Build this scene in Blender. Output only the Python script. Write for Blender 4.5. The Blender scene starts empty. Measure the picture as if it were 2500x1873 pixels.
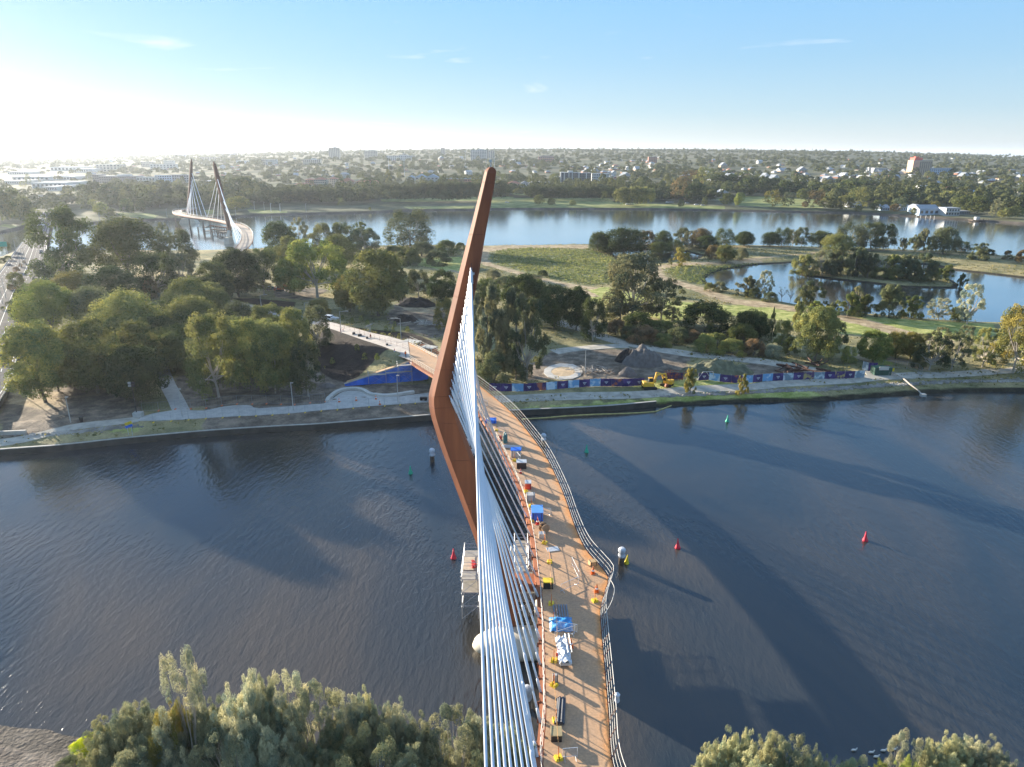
import bpy, math, random
import numpy as np
from mathutils import Vector, Matrix
R = math.radians
sc = bpy.context.scene
col = sc.collection
# ------------------------------------------------------------------ camera
CAM_H = 55.0
PITCH = R(18.0)
FOC = 1733.4                      # focal length in pixels of a 2500 px wide picture
cd = bpy.data.cameras.new('camera'); cam = bpy.data.objects.new('camera', cd); col.objects.link(cam)
cam.location = (0, 0, CAM_H); cam.rotation_euler = (R(90) - PITCH, 0, 0)
cd.sensor_width = 36.0; cd.lens = FOC / 2500 * 36.0
cd.clip_start = 0.5; cd.clip_end = 60000
sc.camera = cam
# ------------------------------------------------------------------ light
SUN_EL = R(11.0); SUN_AZ = R(50)   # azimuth: left of the view direction (+Y)
EXPOSURE = 1.88
HAZE_D = .00006
sc.view_settings.view_transform = 'Standard'; sc.view_settings.look = 'None'
sc.view_settings.gamma = 1; sc.view_settings.exposure = EXPOSURE
sdir = Vector((-math.sin(SUN_AZ) * math.cos(SUN_EL), math.cos(SUN_AZ) * math.cos(SUN_EL), math.sin(SUN_EL)))
sl = bpy.data.lights.new('sun', 'SUN'); sl.energy = 5.0; sl.angle = R(0.53); sl.color = (1.0, 0.89, 0.72)
so = bpy.data.objects.new('sun', sl); col.objects.link(so)
so.rotation_euler = sdir.to_track_quat('Z', 'Y').to_euler()
so.location = (0, 0, 200)
w = bpy.data.worlds.new('World'); sc.world = w; w.use_nodes = True
wn, wl = w.node_tree.nodes, w.node_tree.links
for n in list(wn): wn.remove(n)
def WN(t, **k):
    n = wn.new(t)
    for a, b in k.items(): setattr(n, a, b)
    return n
wo = WN('ShaderNodeOutputWorld'); wb = WN('ShaderNodeBackground'); wb.inputs[1].default_value = 0.085
sky = WN('ShaderNodeTexSky', sky_type='NISHITA', sun_disc=False, sun_elevation=SUN_EL, sun_rotation=-SUN_AZ,
         altitude=50, air_density=1.0, dust_density=0.35, ozone_density=2.0)
tc = WN('ShaderNodeTexCoord')
# thin wisps of high cloud, part of the sky
mp = WN('ShaderNodeMapping'); mp.inputs['Scale'].default_value = (3, 3, 16)
ns = WN('ShaderNodeTexNoise'); ns.inputs['Scale'].default_value = 2.2; ns.inputs['Detail'].default_value = 7
ns.inputs['Distortion'].default_value = 0.6
cr = WN('ShaderNodeValToRGB'); cr.color_ramp.elements[0].position = 0.655; cr.color_ramp.elements[1].position = 0.86
cr.color_ramp.elements[1].color = (0.6, 0.6, 0.6, 1)
mx = WN('ShaderNodeMix', data_type='RGBA'); mx.inputs['B'].default_value = (4.2, 4.2, 4.2, 1)
wl.new(tc.outputs['Generated'], mp.inputs[0]); wl.new(mp.outputs[0], ns.inputs['Vector']); wl.new(ns.outputs[0], cr.inputs[0])
# the Nishita glow mixed with clear blue air: paler towards the horizon, deeper above
sx = WN('ShaderNodeSeparateXYZ'); wl.new(tc.outputs['Generated'], sx.inputs[0])
sr = WN('ShaderNodeValToRGB'); wl.new(sx.outputs[2], sr.inputs[0]); K_ = .95 / .085
sr.color_ramp.elements[0].position = 0.0; sr.color_ramp.elements[0].color = (.185 * K_, .205 * K_, .220 * K_, 1)
sr.color_ramp.elements[1].position = 1.0; sr.color_ramp.elements[1].color = (.12 * K_, .17 * K_, .25 * K_, 1)
for ps_, c_ in ((.05, (.120, .172, .216)), (.11, (.088, .156, .224)), (.19, (.068, .148, .244)), (.30, (.055, .130, .245)), (.5, (.050, .110, .215))):
    e_ = sr.color_ramp.elements.new(ps_); e_.color = (*[v * K_ for v in c_], 1)
ad_ = WN('ShaderNodeMix', data_type='RGBA', blend_type='ADD'); ad_.inputs['Factor'].default_value = .13
wl.new(sr.outputs[0], ad_.inputs['A']); wl.new(sky.outputs[0], ad_.inputs['B'])
wl.new(cr.outputs[0], mx.inputs['Factor']); wl.new(ad_.outputs['Result'], mx.inputs['A']); wl.new(mx.outputs['Result'], wb.inputs[0])
wl.new(wb.outputs[0], wo.inputs[0])
sc.cycles.use_denoising = True
try: sc.cycles.denoiser = 'OPENIMAGEDENOISE'
except Exception: pass
sc.cycles.max_bounces = 6; sc.cycles.diffuse_bounces = 2; sc.cycles.glossy_bounces = 3
sc.cycles.transmission_bounces = 2; sc.cycles.transparent_max_bounces = 4; sc.cycles.volume_bounces = 1
sc.cycles.sample_clamp_indirect = 4.0; sc.cycles.sample_clamp_direct = 4.0
sc.cycles.caustics_reflective = False; sc.cycles.caustics_refractive = False

# ------------------------------------------------------------------ measuring: a pixel of the photograph to a point in the place
cp, sp = math.cos(PITCH), math.sin(PITCH)
def ray(x, y):
    dx = (x - 1250) / FOC; dv = (y - 936.5) / FOC
    return Vector((dx, cp - dv * sp, -(sp + dv * cp)))
def G(x, y, z=0.0):
    r = ray(x, y)
    if -r.z < 1e-3: r.z = -1e-3
    t = (CAM_H - z) / -r.z
    return Vector((r.x * t, r.y * t, z))
def WY(x, y, Y):
    r = ray(x, y); t = Y / r.y
    return Vector((r.x * t, Y, CAM_H + r.z * t))
def depth(p): return p.y * cp + (CAM_H - p.z) * sp
CR = {'S': (0, 0, .8848), 'A': (0, 330, 3.16), 'B': (650, 330, 3.16), 'C': (1200, 330, 3.16), 'D': (1800, 330, 3.16),
      'E': (0, 500, 2.673), 'F': (500, 600, 3.16), 'G': (1150, 550, 3.16), 'H': (1800, 550, 3.16), 'I': (1000, 380, 2.76),
      'J': (1000, 850, 3.314), 'K': (1100, 1200, 4.142), 'L': (1100, 1500, 4.424), 'M': (0, 1500, 3.16),
      'N': (600, 1500, 3.16), 'O': (1650, 1500, 2.602), 'P': (0, 440, 2.956), 'Q': (400, 370, 6.1375), 'T': (820, 780, 7.889),
      'V': (1560, 880, 3.456)}
def U(c, u, v):
    a = CR[c]; return (a[0] + u / a[2], a[1] + v / a[2])
def GU(c, u, v, z=0.0):
    return G(*U(c, u, v), z)

# ------------------------------------------------------------------ scene helpers
def tag(o, label=None, cat=None, group=None, kind=None):
    if label: o['label'] = label
    if cat: o['category'] = cat
    if group: o['group'] = group
    if kind: o['kind'] = kind
    return o
def empty(name, loc=(0, 0, 0), rz=0.0):
    o = bpy.data.objects.new(name, None); col.objects.link(o); o.location = loc; o.rotation_euler = (0, 0, rz)
    o.empty_display_size = 0.2
    return o
def copy_tree(o, parent=None):
    c = o.copy(); col.objects.link(c); c.parent = parent
    for ch in o.children: copy_tree(ch, c)
    return c
class MB:
    def __init__(s): s.v = []; s.f = []; s.m = []
    def add(s, vs, fs, mi=0):
        b = len(s.v); s.v += [tuple(x) for x in vs]
        for f in fs: s.f.append(tuple(b + i for i in f)); s.m.append(mi)
        return s
    def box(s, c, d, rz=0.0, mi=0, taper=1.0, R3=None):
        hx, hy, hz = d[0] / 2, d[1] / 2, d[2] / 2; vs = []
        for z, k in ((-hz, 1.0), (hz, taper)):
            for x, y in ((-hx, -hy), (hx, -hy), (hx, hy), (-hx, hy)):
                p = Vector((x * k, y * k, z))
                p = (R3 @ p) if R3 is not None else Vector((p.x * math.cos(rz) - p.y * math.sin(rz), p.x * math.sin(rz) + p.y * math.cos(rz), p.z))
                vs.append(p + Vector(c))
        return s.add(vs, [(3, 2, 1, 0), (4, 5, 6, 7), (0, 1, 5, 4), (1, 2, 6, 5), (2, 3, 7, 6), (3, 0, 4, 7)], mi)
    def tube(s, pts, r, n=6, mi=0, cap=True):
        pts = [Vector(p) for p in pts]
        rs = r if isinstance(r, (list, tuple)) else [r] * len(pts)
        vs = []; fs = []; prev = None
        for i, p in enumerate(pts):
            d = (pts[min(i + 1, len(pts) - 1)] - pts[max(i - 1, 0)])
            d = d.normalized() if d.length > 1e-9 else Vector((0, 0, 1))
            a = prev - d * prev.dot(d) if prev is not None else (Vector((0, 0, 1)) if abs(d.z) < 0.9 else Vector((1, 0, 0)))
            a = a - d * a.dot(d)
            if a.length < 1e-6: a = d.orthogonal()
            a.normalize(); prev = a; b = d.cross(a)
            for k in range(n):
                t = 2 * math.pi * k / n
                vs.append(p + (a * math.cos(t) + b * math.sin(t)) * rs[i])
        for i in range(len(pts) - 1):
            for k in range(n):
                fs.append((i * n + k, i * n + (k + 1) % n, (i + 1) * n + (k + 1) % n, (i + 1) * n + k))
        if cap: fs.append(tuple(range(n - 1, -1, -1))); fs.append(tuple((len(pts) - 1) * n + k for k in range(n)))
        return s.add(vs, fs, mi)
    def lathe(s, c, prof, n=12, mi=0):
        vs = []; fs = []
        for r, z in prof:
            for k in range(n):
                t = 2 * math.pi * k / n; vs.append((c[0] + r * math.cos(t), c[1] + r * math.sin(t), c[2] + z))
        for i in range(len(prof) - 1):
            for k in range(n): fs.append((i * n + k, i * n + (k + 1) % n, (i + 1) * n + (k + 1) % n, (i + 1) * n + k))
        fs.append(tuple(range(n - 1, -1, -1))); fs.append(tuple((len(prof) - 1) * n + k for k in range(n)))
        return s.add(vs, fs, mi)
    def prism(s, poly, z0, z1, mi=0):
        n = len(poly); vs = [(p[0], p[1], z0) for p in poly] + [(p[0], p[1], z1) for p in poly]
        area = sum(poly[i][0] * poly[(i + 1) % n][1] - poly[(i + 1) % n][0] * poly[i][1] for i in range(n))
        idx = list(range(n)) if area > 0 else list(range(n - 1, -1, -1))
        fs = [tuple(reversed(idx)), tuple(i + n for i in idx)]
        for k in range(n):
            a, b = idx[k], idx[(k + 1) % n]; fs.append((a, b, b + n, a + n))
        return s.add(vs, fs, mi)
    def mesh(s, name, mats, smooth=False):
        me = bpy.data.meshes.new(name); me.from_pydata(s.v, [], s.f)
        for m in (mats if isinstance(mats, (list, tuple)) else [mats]): me.materials.append(m)
        me.polygons.foreach_set('material_index', s.m)
        if smooth: me.polygons.foreach_set('use_smooth', [True] * len(me.polygons))
        me.update(); return me
    def build(s, name, mats, parent=None, smooth=False, loc=None):
        o = bpy.data.objects.new(name, s.mesh(name, mats, smooth)); col.objects.link(o)
        if parent is not None: o.parent = parent
        if loc is not None: o.location = loc
        return o
def catmull(P, n=8):
    P = [Vector(p) for p in P]; out = []
    for i in range(len(P) - 1):
        p0 = P[max(i - 1, 0)]; p1 = P[i]; p2 = P[i + 1]; p3 = P[min(i + 2, len(P) - 1)]
        for k in range(n):
            t = k / n
            out.append(0.5 * ((2 * p1) + (p2 - p0) * t + (2 * p0 - 5 * p1 + 4 * p2 - p3) * t * t + (3 * p1 - p0 - 3 * p2 + p3) * t ** 3))
    out.append(P[-1]); return out
def resample(P, step=None, n=None):
    P = [Vector(p) for p in P]; L = [0.0]
    for a, b in zip(P, P[1:]): L.append(L[-1] + (b - a).length)
    if n is None: n = max(2, int(round(L[-1] / step)) + 1)
    out = []; j = 0
    for k in range(n):
        t = L[-1] * k / (n - 1)
        while j < len(P) - 2 and L[j + 1] < t: j += 1
        d = L[j + 1] - L[j]; out.append(P[j].lerp(P[j + 1], (t - L[j]) / d if d > 1e-9 else 0))
    return out
def normals2(P):
    out = []
    for i in range(len(P)):
        d = P[min(i + 1, len(P) - 1)] - P[max(i - 1, 0)]; d.z = 0; d.normalize(); out.append(Vector((-d.y, d.x, 0)))
    return out

# ------------------------------------------------------------------ materials
_M = {}
def mat(name, rgb, rough=0.7, noise=0.15, scale=3.0, metal=0.0, bump=0.0, spec=None, rgb2=None, emit=None, detail=5, coord='Object', lo=0.35, hi=0.65, stretch=None):
    if name in _M: return _M[name]
    m = bpy.data.materials.new(name); m.use_nodes = True; nt = m.node_tree; N, L = nt.nodes, nt.links
    b = N['Principled BSDF']; b.inputs['Roughness'].default_value = rough; b.inputs['Metallic'].default_value = metal
    if spec is not None: b.inputs['Specular IOR Level'].default_value = spec
    t = N.new('ShaderNodeTexCoord'); n = N.new('ShaderNodeTexNoise'); n.inputs['Scale'].default_value = scale; n.inputs['Detail'].default_value = detail
    if stretch:
        mp_ = N.new('ShaderNodeMapping'); mp_.inputs['Scale'].default_value = stretch; L.new(t.outputs[coord], mp_.inputs[0]); L.new(mp_.outputs[0], n.inputs['Vector'])
    else: L.new(t.outputs[coord], n.inputs['Vector'])
    r = N.new('ShaderNodeValToRGB'); r.color_ramp.elements[0].position = lo; r.color_ramp.elements[1].position = hi
    a = tuple(max(0, c * (1 - noise)) for c in rgb); c2 = rgb2 if rgb2 else tuple(min(1, c * (1 + noise)) for c in rgb)
    r.color_ramp.elements[0].color = (*a, 1); r.color_ramp.elements[1].color = (*c2, 1)
    L.new(n.outputs[0], r.inputs[0]); L.new(r.outputs[0], b.inputs['Base Color'])
    if bump:
        bp = N.new('ShaderNodeBump'); bp.inputs['Strength'].default_value = 1.0; bp.inputs['Distance'].default_value = bump
        L.new(n.outputs[0], bp.inputs['Height']); L.new(bp.outputs[0], b.inputs['Normal'])
    _M[name] = m; return m
# ================================================================== WATER AND LAND
def seg_dist(PX, PY, pts, closed=True):
    """distance of every grid point to a polyline"""
    d = np.full(PX.shape, 1e9); n = len(pts)
    for i in range(n if closed else n - 1):
        ax, ay = pts[i][0], pts[i][1]; bx, by = pts[(i + 1) % n][0], pts[(i + 1) % n][1]
        vx, vy = bx - ax, by - ay; L2 = vx * vx + vy * vy + 1e-12
        t = np.clip(((PX - ax) * vx + (PY - ay) * vy) / L2, 0, 1)
        d = np.minimum(d, np.hypot(PX - ax - t * vx, PY - ay - t * vy))
    return d
def inside(PX, PY, pts):
    r = np.zeros(PX.shape, bool); n = len(pts)
    for i in range(n):
        ax, ay = pts[i][0], pts[i][1]; bx, by = pts[(i + 1) % n][0], pts[(i + 1) % n][1]
        c = (ay > PY) != (by > PY)
        with np.errstate(divide='ignore', invalid='ignore'):
            xi = (bx - ax) * (PY - ay) / (by - ay + 1e-30) + ax
        r ^= c & (PX < xi)
    return r
def sdf(PX, PY, pts):
    d = seg_dist(PX, PY, pts); return np.where(inside(PX, PY, pts), d, -d)
def fbm(X, Y, seed, s, octs=4):
    rs = np.random.RandomState(seed); out = np.zeros(X.shape); amp = 1.0; tot = 0
    for o in range(octs):
        for k in range(4):
            a = rs.uniform(0, 2 * math.pi); f = s * (2 ** o) * rs.uniform(.7, 1.3); ph = rs.uniform(0, 6.28)
            out += amp * np.sin(X * f * math.cos(a) + Y * f * math.sin(a) + ph + 1.3 * np.sin(X * f * .6 * math.sin(a) - Y * f * .6 * math.cos(a) + ph * 2))
        tot += amp * 2.2; amp *= 0.55
    return out / tot
def poly(c, pts, z=2.0):
    return [GU(c, u, v, z) for u, v in pts]
def polyn(pts, z=2.0): return [G(u, v, z) for u, v in pts]

SHORE_NEAR = [(-200, 1134), (0, 1113.5), (150, 1102), (318, 1083.6), (524, 1065), (700, 1053.7), (785, 1049), (1050, 1027), (1160, 1021), (1270, 1015),
              (1466, 1006), (1602, 994), (1656, 991), (1800, 984), (1990, 980), (2211, 965), (2338, 958), (2500, 957), (2900, 950)]
SHORE_FAR = [(3000, 650), (2500, 626), (2433, 625), (2338, 615), (2211, 612), (2085, 607), (1900, 602), (1839, 600), (1600, 600), (1434, 598), (1200, 601), (1061, 600),
             (912, 602), (700, 607), (494, 612), (250, 613), (35, 613), (0, 628), (-300, 660)]
ISLAND = polyn(SHORE_NEAR, 0) + polyn(SHORE_FAR, 0)
LAG1 = polyn([(1495, 616), (1504, 630), (1530, 642), (1577, 646), (1625, 642), (1634, 633), (1688, 635), (1715, 624), (1656, 611), (1561, 609)], .3)
LAG2 = polyn([(1722, 680), (1735, 667), (1767, 657.6), (1850, 646), (1936, 641), (2116, 636), (2275, 646), (2325, 658), (2500, 678), (2900, 700), (2900, 800),
              (2500, 786), (2385, 784), (2249, 776), (2021, 755.7), (1936, 740), (1863, 727), (1800, 708), (1767, 705), (1729, 692)], .3)
ISLET = polyn([(1933, 662), (1950, 671), (2028, 681), (2116, 690), (2211, 701), (2335, 704), (2342, 694), (2325, 682), (2250, 668), (2100, 657), (1980, 650)], .3)
# ramp from the grove up to the bridge
RAMP_L = [G(1002, 880, 6.8), G(950, 860, 6.3), G(905, 842, 5.8), G(816, 809, 4.8), G(720, 781, 3.8), G(640, 764, 3.0), G(545, 743, 2.3)]
RAMP_R = [G(996, 835, 6.8), G(950, 822, 6.4), G(911, 814, 6.0), G(812, 788, 5.0), G(720, 768, 4.0), G(650, 752, 3.0), G(545, 730, 2.3)]
RAMP_C = [(a + b) / 2 for a, b in zip(RAMP_L, RAMP_R)]
BW_A, BW_B, BW_T = G(843, 941, 2.0), G(1062, 929, 2.0), None

X0, X1, Y0, Y1, ST = -400.0, 420.0, 112.0, 470.0, 1.25
gx = np.arange(X0, X1 + ST, ST); gy = np.arange(Y0, Y1 + ST, ST)
PX, PY = np.meshgrid(gx, gy)
sd_is = sdf(PX, PY, ISLAND)
d_near = seg_dist(PX, PY, polyn(SHORE_NEAR, 0), False)
sd_l = np.maximum(sdf(PX, PY, LAG1), np.minimum(sdf(PX, PY, LAG2), -sdf(PX, PY, ISLET)))
land = np.minimum(sd_is, -sd_l)
near_bank = d_near < 14
rough = fbm(PX, PY, 3, .12, 4)
h_near = np.clip(np.interp(land, [-3, -.1, .5, 3, 9, 14], [-1.5, -.5, .75, 1.15, 1.75, 2.0]), -1.5, 2)
h_lag = np.interp(land, [-6, 0, 3, 12], [-1.2, -.02, .7, 1.7])
HT = np.where(near_bank, h_near, h_lag) + np.clip(land / 12, 0, 1) * rough * 0.28
def pl_dist_z(PX, PY, pts):
    d = np.full(PX.shape, 1e9); z = np.zeros(PX.shape)
    for a, b in zip(pts, pts[1:]):
        vx, vy = b.x - a.x, b.y - a.y; t = np.clip(((PX - a.x) * vx + (PY - a.y) * vy) / (vx * vx + vy * vy), 0, 1)
        dd = np.hypot(PX - a.x - t * vx, PY - a.y - t * vy); zz = a.z + (b.z - a.z) * t
        k = dd < d; d = np.where(k, dd, d); z = np.where(k, zz, z)
    return d, z
dR, zR = pl_dist_z(PX, PY, RAMP_C)
emb = zR - 0.15 - 0.42 * np.clip(dR - 4.2, 0, 99)
# nothing of the embankment stands in front of the blue retaining wall
wdx, wdy = BW_B.x - BW_A.x, BW_B.y - BW_A.y
side = ((PX - BW_A.x) * wdy - (PY - BW_A.y) * wdx) / math.hypot(wdx, wdy)   # >0 : camera side
along = ((PX - BW_A.x) * wdx + (PY - BW_A.y) * wdy) / math.hypot(wdx, wdy)
emb = np.where((side > -2.4) & (along > -12), -9, emb)
emb = np.where(PX > RAMP_C[0].x + 0.3, np.minimum(emb, 2.0), emb)
HT = np.maximum(HT, np.where(land > 0, emb, -9))
def HS(x, y):
    """height of the island ground"""
    i = min(max((x - X0) / ST, 0), len(gx) - 1.001); j = min(max((y - Y0) / ST, 0), len(gy) - 1.001)
    a, b = int(i), int(j); u, v = i - a, j - b
    return float((HT[b, a] * (1 - u) + HT[b, a + 1] * u) * (1 - v) + (HT[b + 1, a] * (1 - u) + HT[b + 1, a + 1] * u) * v)
def GH(x, y):
    """pixel to a point on the island ground"""
    p = G(x, y, 2.0)
    for _ in range(3):
        p = G(x, y, max(0.0, HS(p.x, p.y)))
    return p
def GHU(c, u, v): return GH(*U(c, u, v))

def zone(polys):
    r = np.full(PX.shape, -1e3)
    for p in polys: r = np.maximum(r, sdf(PX, PY, p))
    return r
def track(pls):
    r = np.full(PX.shape, -1e3)
    for p, hw in pls: r = np.maximum(r, hw - seg_dist(PX, PY, p, False))
    return r
Z_mulch = zone([poly('F', [(960, 660), (1250, 745), (1490, 850), (1440, 880), (1330, 920), (1180, 985), (1080, 1000), (980, 980), (900, 940), (840, 860), (850, 760), (900, 690)], 3.4),
                poly('F', [(180, 392), (400, 398), (700, 432), (690, 470), (560, 472), (440, 478), (330, 440), (200, 410)]),
                poly('F', [(1000, 580), (1180, 600), (1430, 625), (1600, 640), (1740, 690), (1800, 740), (1780, 850), (1560, 735), (1380, 672), (1180, 625)], 3.2),
                poly('F', [(1470, 390), (1620, 400), (1790, 460), (1700, 475), (1500, 440)])])
Z_dirt = zone([poly('G', [(600, 980), (700, 960), (1150, 950), (1320, 930), (1500, 960), (1700, 1000), (1660, 1080), (1640, 1150), (1340, 1195), (900, 1200), (620, 1180), (400, 1190), (300, 1100), (480, 1040)]),
               poly('F', [(1480, 440), (1830, 470), (1900, 560), (1830, 700), (1700, 700), (1560, 620), (1420, 600), (1400, 540)]),
               poly('F', [(520, 330), (700, 300), (960, 340), (800, 420), (540, 390)]),
               poly('E', [(1180, 1100), (1871, 1130), (1871, 1290), (1650, 1290), (1230, 1310), (1120, 1150)]),
               poly('F', [(0, 1000), (900, 960), (1090, 1010), (1140, 1060), (1740, 1060), (1740, 1190), (1500, 1210), (700, 1280), (0, 1300)]),
               poly('E', [(0, 1180), (300, 1160), (900, 1230), (930, 1380), (500, 1450), (0, 1520)]),
               poly('H', [(0, 1090), (120, 1040), (600, 1090), (720, 1130), (640, 1150), (300, 1160), (0, 1180)]),
               poly('F', [(0, 1300), (1730, 1200), (1740, 1330), (0, 1440)]), ])
Z_sand = np.maximum(track([(poly('G', [(60, 150), (110, 215), (90, 255), (130, 300), (300, 345), (520, 410), (700, 445), (930, 478)]), 2.6),
                (poly('G', [(700, 450), (880, 500), (960, 540)]), 1.6),
                (poly('G', [(2200, 262), (1900, 282), (1560, 300), (1440, 330), (1400, 350), (1450, 395), (1560, 430), (1700, 470), (1850, 520), (2020, 580), (2212, 610)]), 3.6),
                (poly('H', [(0, 265), (300, 235), (560, 215), (700, 190)]), 1.5),
                (poly('H', [(0, 160), (500, 175), (900, 185), (1500, 205), (2212, 260)]), 1.8),
                (poly('F', [(1900, 185), (2212, 300)]), 1.6), (poly('B', [(760, 858), (950, 868)]), 2.2),
                (poly('H', [(0, 575), (250, 600), (430, 640), (560, 660)]), 3.4),
                (poly('H', [(780, 700), (1000, 750), (1300, 830), (1560, 880)]), 4.0),
                (poly('H', [(1210, 1035), (1340, 1060), (1420, 1100)]), 2.4),
                (poly('H', [(900, 980), (1050, 1070), (1150, 1120)]), 1.4)]),
            zone([poly('G', [(0, 165), (420, 148), (900, 152), (900, 178), (430, 170), (150, 195)]),
                  poly('E', [(100, 1180), (330, 1170), (430, 1300), (300, 1330), (60, 1290)]),
                  poly('F', [(1500, 450), (1840, 470), (1800, 520), (1560, 500)])]))
Z_grass = np.maximum(zone([poly('G', [(900, 490), (1060, 470), (1560, 590), (1700, 590), (2212, 625), (2212, 690), (2000, 690), (1660, 700), (1560, 760), (1400, 700), (1100, 640), (920, 590)]),
                poly('H', [(0, 590), (430, 660), (760, 690), (1400, 725), (1990, 745), (1990, 830), (1800, 870), (1500, 900), (1200, 860), (800, 830), (430, 740), (0, 680)]),
                poly('H', [(900, 1000), (1180, 1030), (1240, 1070), (1100, 1080)]),
                poly('G', [(1250, 1200), (2212, 1180), (2212, 1230), (1500, 1250), (1250, 1240)]),
                poly('B', [(1200, 940), (1520, 940), (1490, 1060), (1180, 1000)]),
                poly('E', [(680, 1440), (900, 1435), (880, 1460), (700, 1465)])]),
            track([(polyn([(560, 1046), (772, 1028), (1045, 1004)]), 1.6), (polyn([(1254, 993), (1400, 985), (1560, 972)]), 1.6),
                   (polyn([(1600, 968), (1760, 955), (1990, 958)]), 3.0)]))
Z_low = zone([poly('G', [(130, 230), (200, 190), (420, 168), (900, 182), (1090, 230), (1120, 270), (1150, 330), (1100, 440), (900, 455), (700, 425), (520, 390), (300, 330), (150, 280)]),
              poly('G', [(1480, 340), (1600, 315), (1900, 300), (2212, 275), (1850, 350), (1800, 400), (1810, 450), (1600, 410)])])

def attr(me, name, arr):
    a = me.attributes.new(name, 'FLOAT', 'POINT'); a.data.foreach_set('value', np.ascontiguousarray(arr.ravel(), dtype=np.float32))
def grid_mesh(name, X, Y, Z, keep=None):
    ny, nx = X.shape; co = np.stack([X, Y, Z], -1).reshape(-1, 3).astype(np.float32)
    i = np.arange(ny * nx).reshape(ny, nx)
    q = np.stack([i[:-1, :-1], i[:-1, 1:], i[1:, 1:], i[1:, :-1]], -1)
    if keep is not None: q = q[keep[:-1, :-1] | keep[1:, :-1] | keep[:-1, 1:] | keep[1:, 1:]]
    q = q.reshape(-1, 4); me = bpy.data.meshes.new(name)
    me.vertices.add(len(co)); me.vertices.foreach_set('co', co.ravel())
    me.loops.add(q.size); me.loops.foreach_set('vertex_index', q.ravel().astype(np.int32))
    me.polygons.add(len(q)); me.polygons.foreach_set('loop_start', (np.arange(len(q)) * 4).astype(np.int32))
    me.polygons.foreach_set('use_smooth', np.ones(len(q), bool))
    me.update(); me.validate(); return me

def ground_material(name, zones, base, base2, scale=.05, bump=.25):
    """zones: list of (attribute, colour, colour2, edge wobble in metres)"""
    m = bpy.data.materials.new(name); m.use_nodes = True; N, L = m.node_tree.nodes, m.node_tree.links
    b = N['Principled BSDF']; b.inputs['Roughness'].default_value = .95; b.inputs['Specular IOR Level'].default_value = .15
    t = N.new('ShaderNodeTexCoord')
    def noise(s, d=6, dist=0):
        n = N.new('ShaderNodeTexNoise'); n.inputs['Scale'].default_value = s; n.inputs['Detail'].default_value = d; n.inputs['Distortion'].default_value = dist
        L.new(t.outputs['Object'], n.inputs['Vector']); return n.outputs[0]
    def mixc(f, a, c):
        x = N.new('ShaderNodeMix'); x.data_type = 'RGBA'
        for k, v in (('Factor', f), ('A', a), ('B', c)):
            if isinstance(v, tuple): x.inputs[k].default_value = (*v, 1)
            else: L.new(v, x.inputs[k])
        return x.outputs['Result']
    def ramp(v, a, c):
        r = N.new('ShaderNodeMapRange'); r.inputs[1].default_value = a; r.inputs[2].default_value = c; L.new(v, r.inputs[0]); return r.outputs[0]
    big, mid, fine = noise(scale, 4), noise(scale * 8, 6), noise(2.2, 5)
    c = mixc(ramp(big, .4, .6), base, base2)
    for an, c1, c2, wob in zones:
        a = N.new('ShaderNodeAttribute'); a.attribute_name = an
        ms = N.new('ShaderNodeMath'); ms.operation = 'MULTIPLY_ADD'; L.new(mid, ms.inputs[0]); ms.inputs[1].default_value = wob * 2; ms.inputs[2].default_value = -wob
        ad = N.new('ShaderNodeMath'); ad.operation = 'ADD'; L.new(a.outputs['Fac'], ad.inputs[0]); L.new(ms.outputs[0], ad.inputs[1])
        f = ramp(ad.outputs[0], -.35, .35); cc = mixc(ramp(mid, .35, .65), c1, c2); c = mixc(f, c, cc)
    hv = N.new('ShaderNodeHueSaturation'); L.new(c, hv.inputs['Color']); L.new(ramp2(N, L, mid, fine), hv.inputs['Value']); c = hv.outputs[0]
    L.new(c, b.inputs['Base Color'])
    bp = N.new('ShaderNodeBump'); bp.inputs['Distance'].default_value = bump; L.new(fine, bp.inputs['Height']); L.new(bp.outputs[0], b.inputs['Normal'])
    return m
def ramp2(N, L, a, b_):
    r = N.new('ShaderNodeMath'); r.operation = 'ADD'; L.new(a, r.inputs[0]); L.new(b_, r.inputs[1])
    q = N.new('ShaderNodeMapRange'); q.inputs[1].default_value = .65; q.inputs[2].default_value = 1.35; q.inputs[3].default_value = .62; q.inputs[4].default_value = 1.4
    L.new(r.outputs[0], q.inputs[0]); return q.outputs[0]

me = grid_mesh('island_ground', PX, PY, HT, land > -4)
attr(me, 'z_mulch', Z_mulch); attr(me, 'z_dirt', Z_dirt); attr(me, 'z_sand', Z_sand); attr(me, 'z_grass', Z_grass); attr(me, 'z_low', Z_low)
attr(me, 'z_wet', np.where(near_bank, 1.0, 2.4) - land)
me.materials.append(ground_material('island ground', [
    ('z_low', (.16, .185, .075), (.26, .24, .12), 5), ('z_grass', (.27, .31, .075), (.40, .38, .14), 2.5), ('z_dirt', (.13, .105, .08), (.24, .19, .14), 2),
    ('z_sand', (.34, .25, .15), (.42, .33, .21), 1.2), ('z_mulch', (.022, .017, .015), (.04, .03, .025), .8), ('z_wet', (.035, .03, .02), (.05, .045, .03), .5)],
    (.17, .165, .08), (.34, .28, .14)))
o = bpy.data.objects.new('island_ground', me); col.objects.link(o); tag(o, kind='structure')

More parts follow.
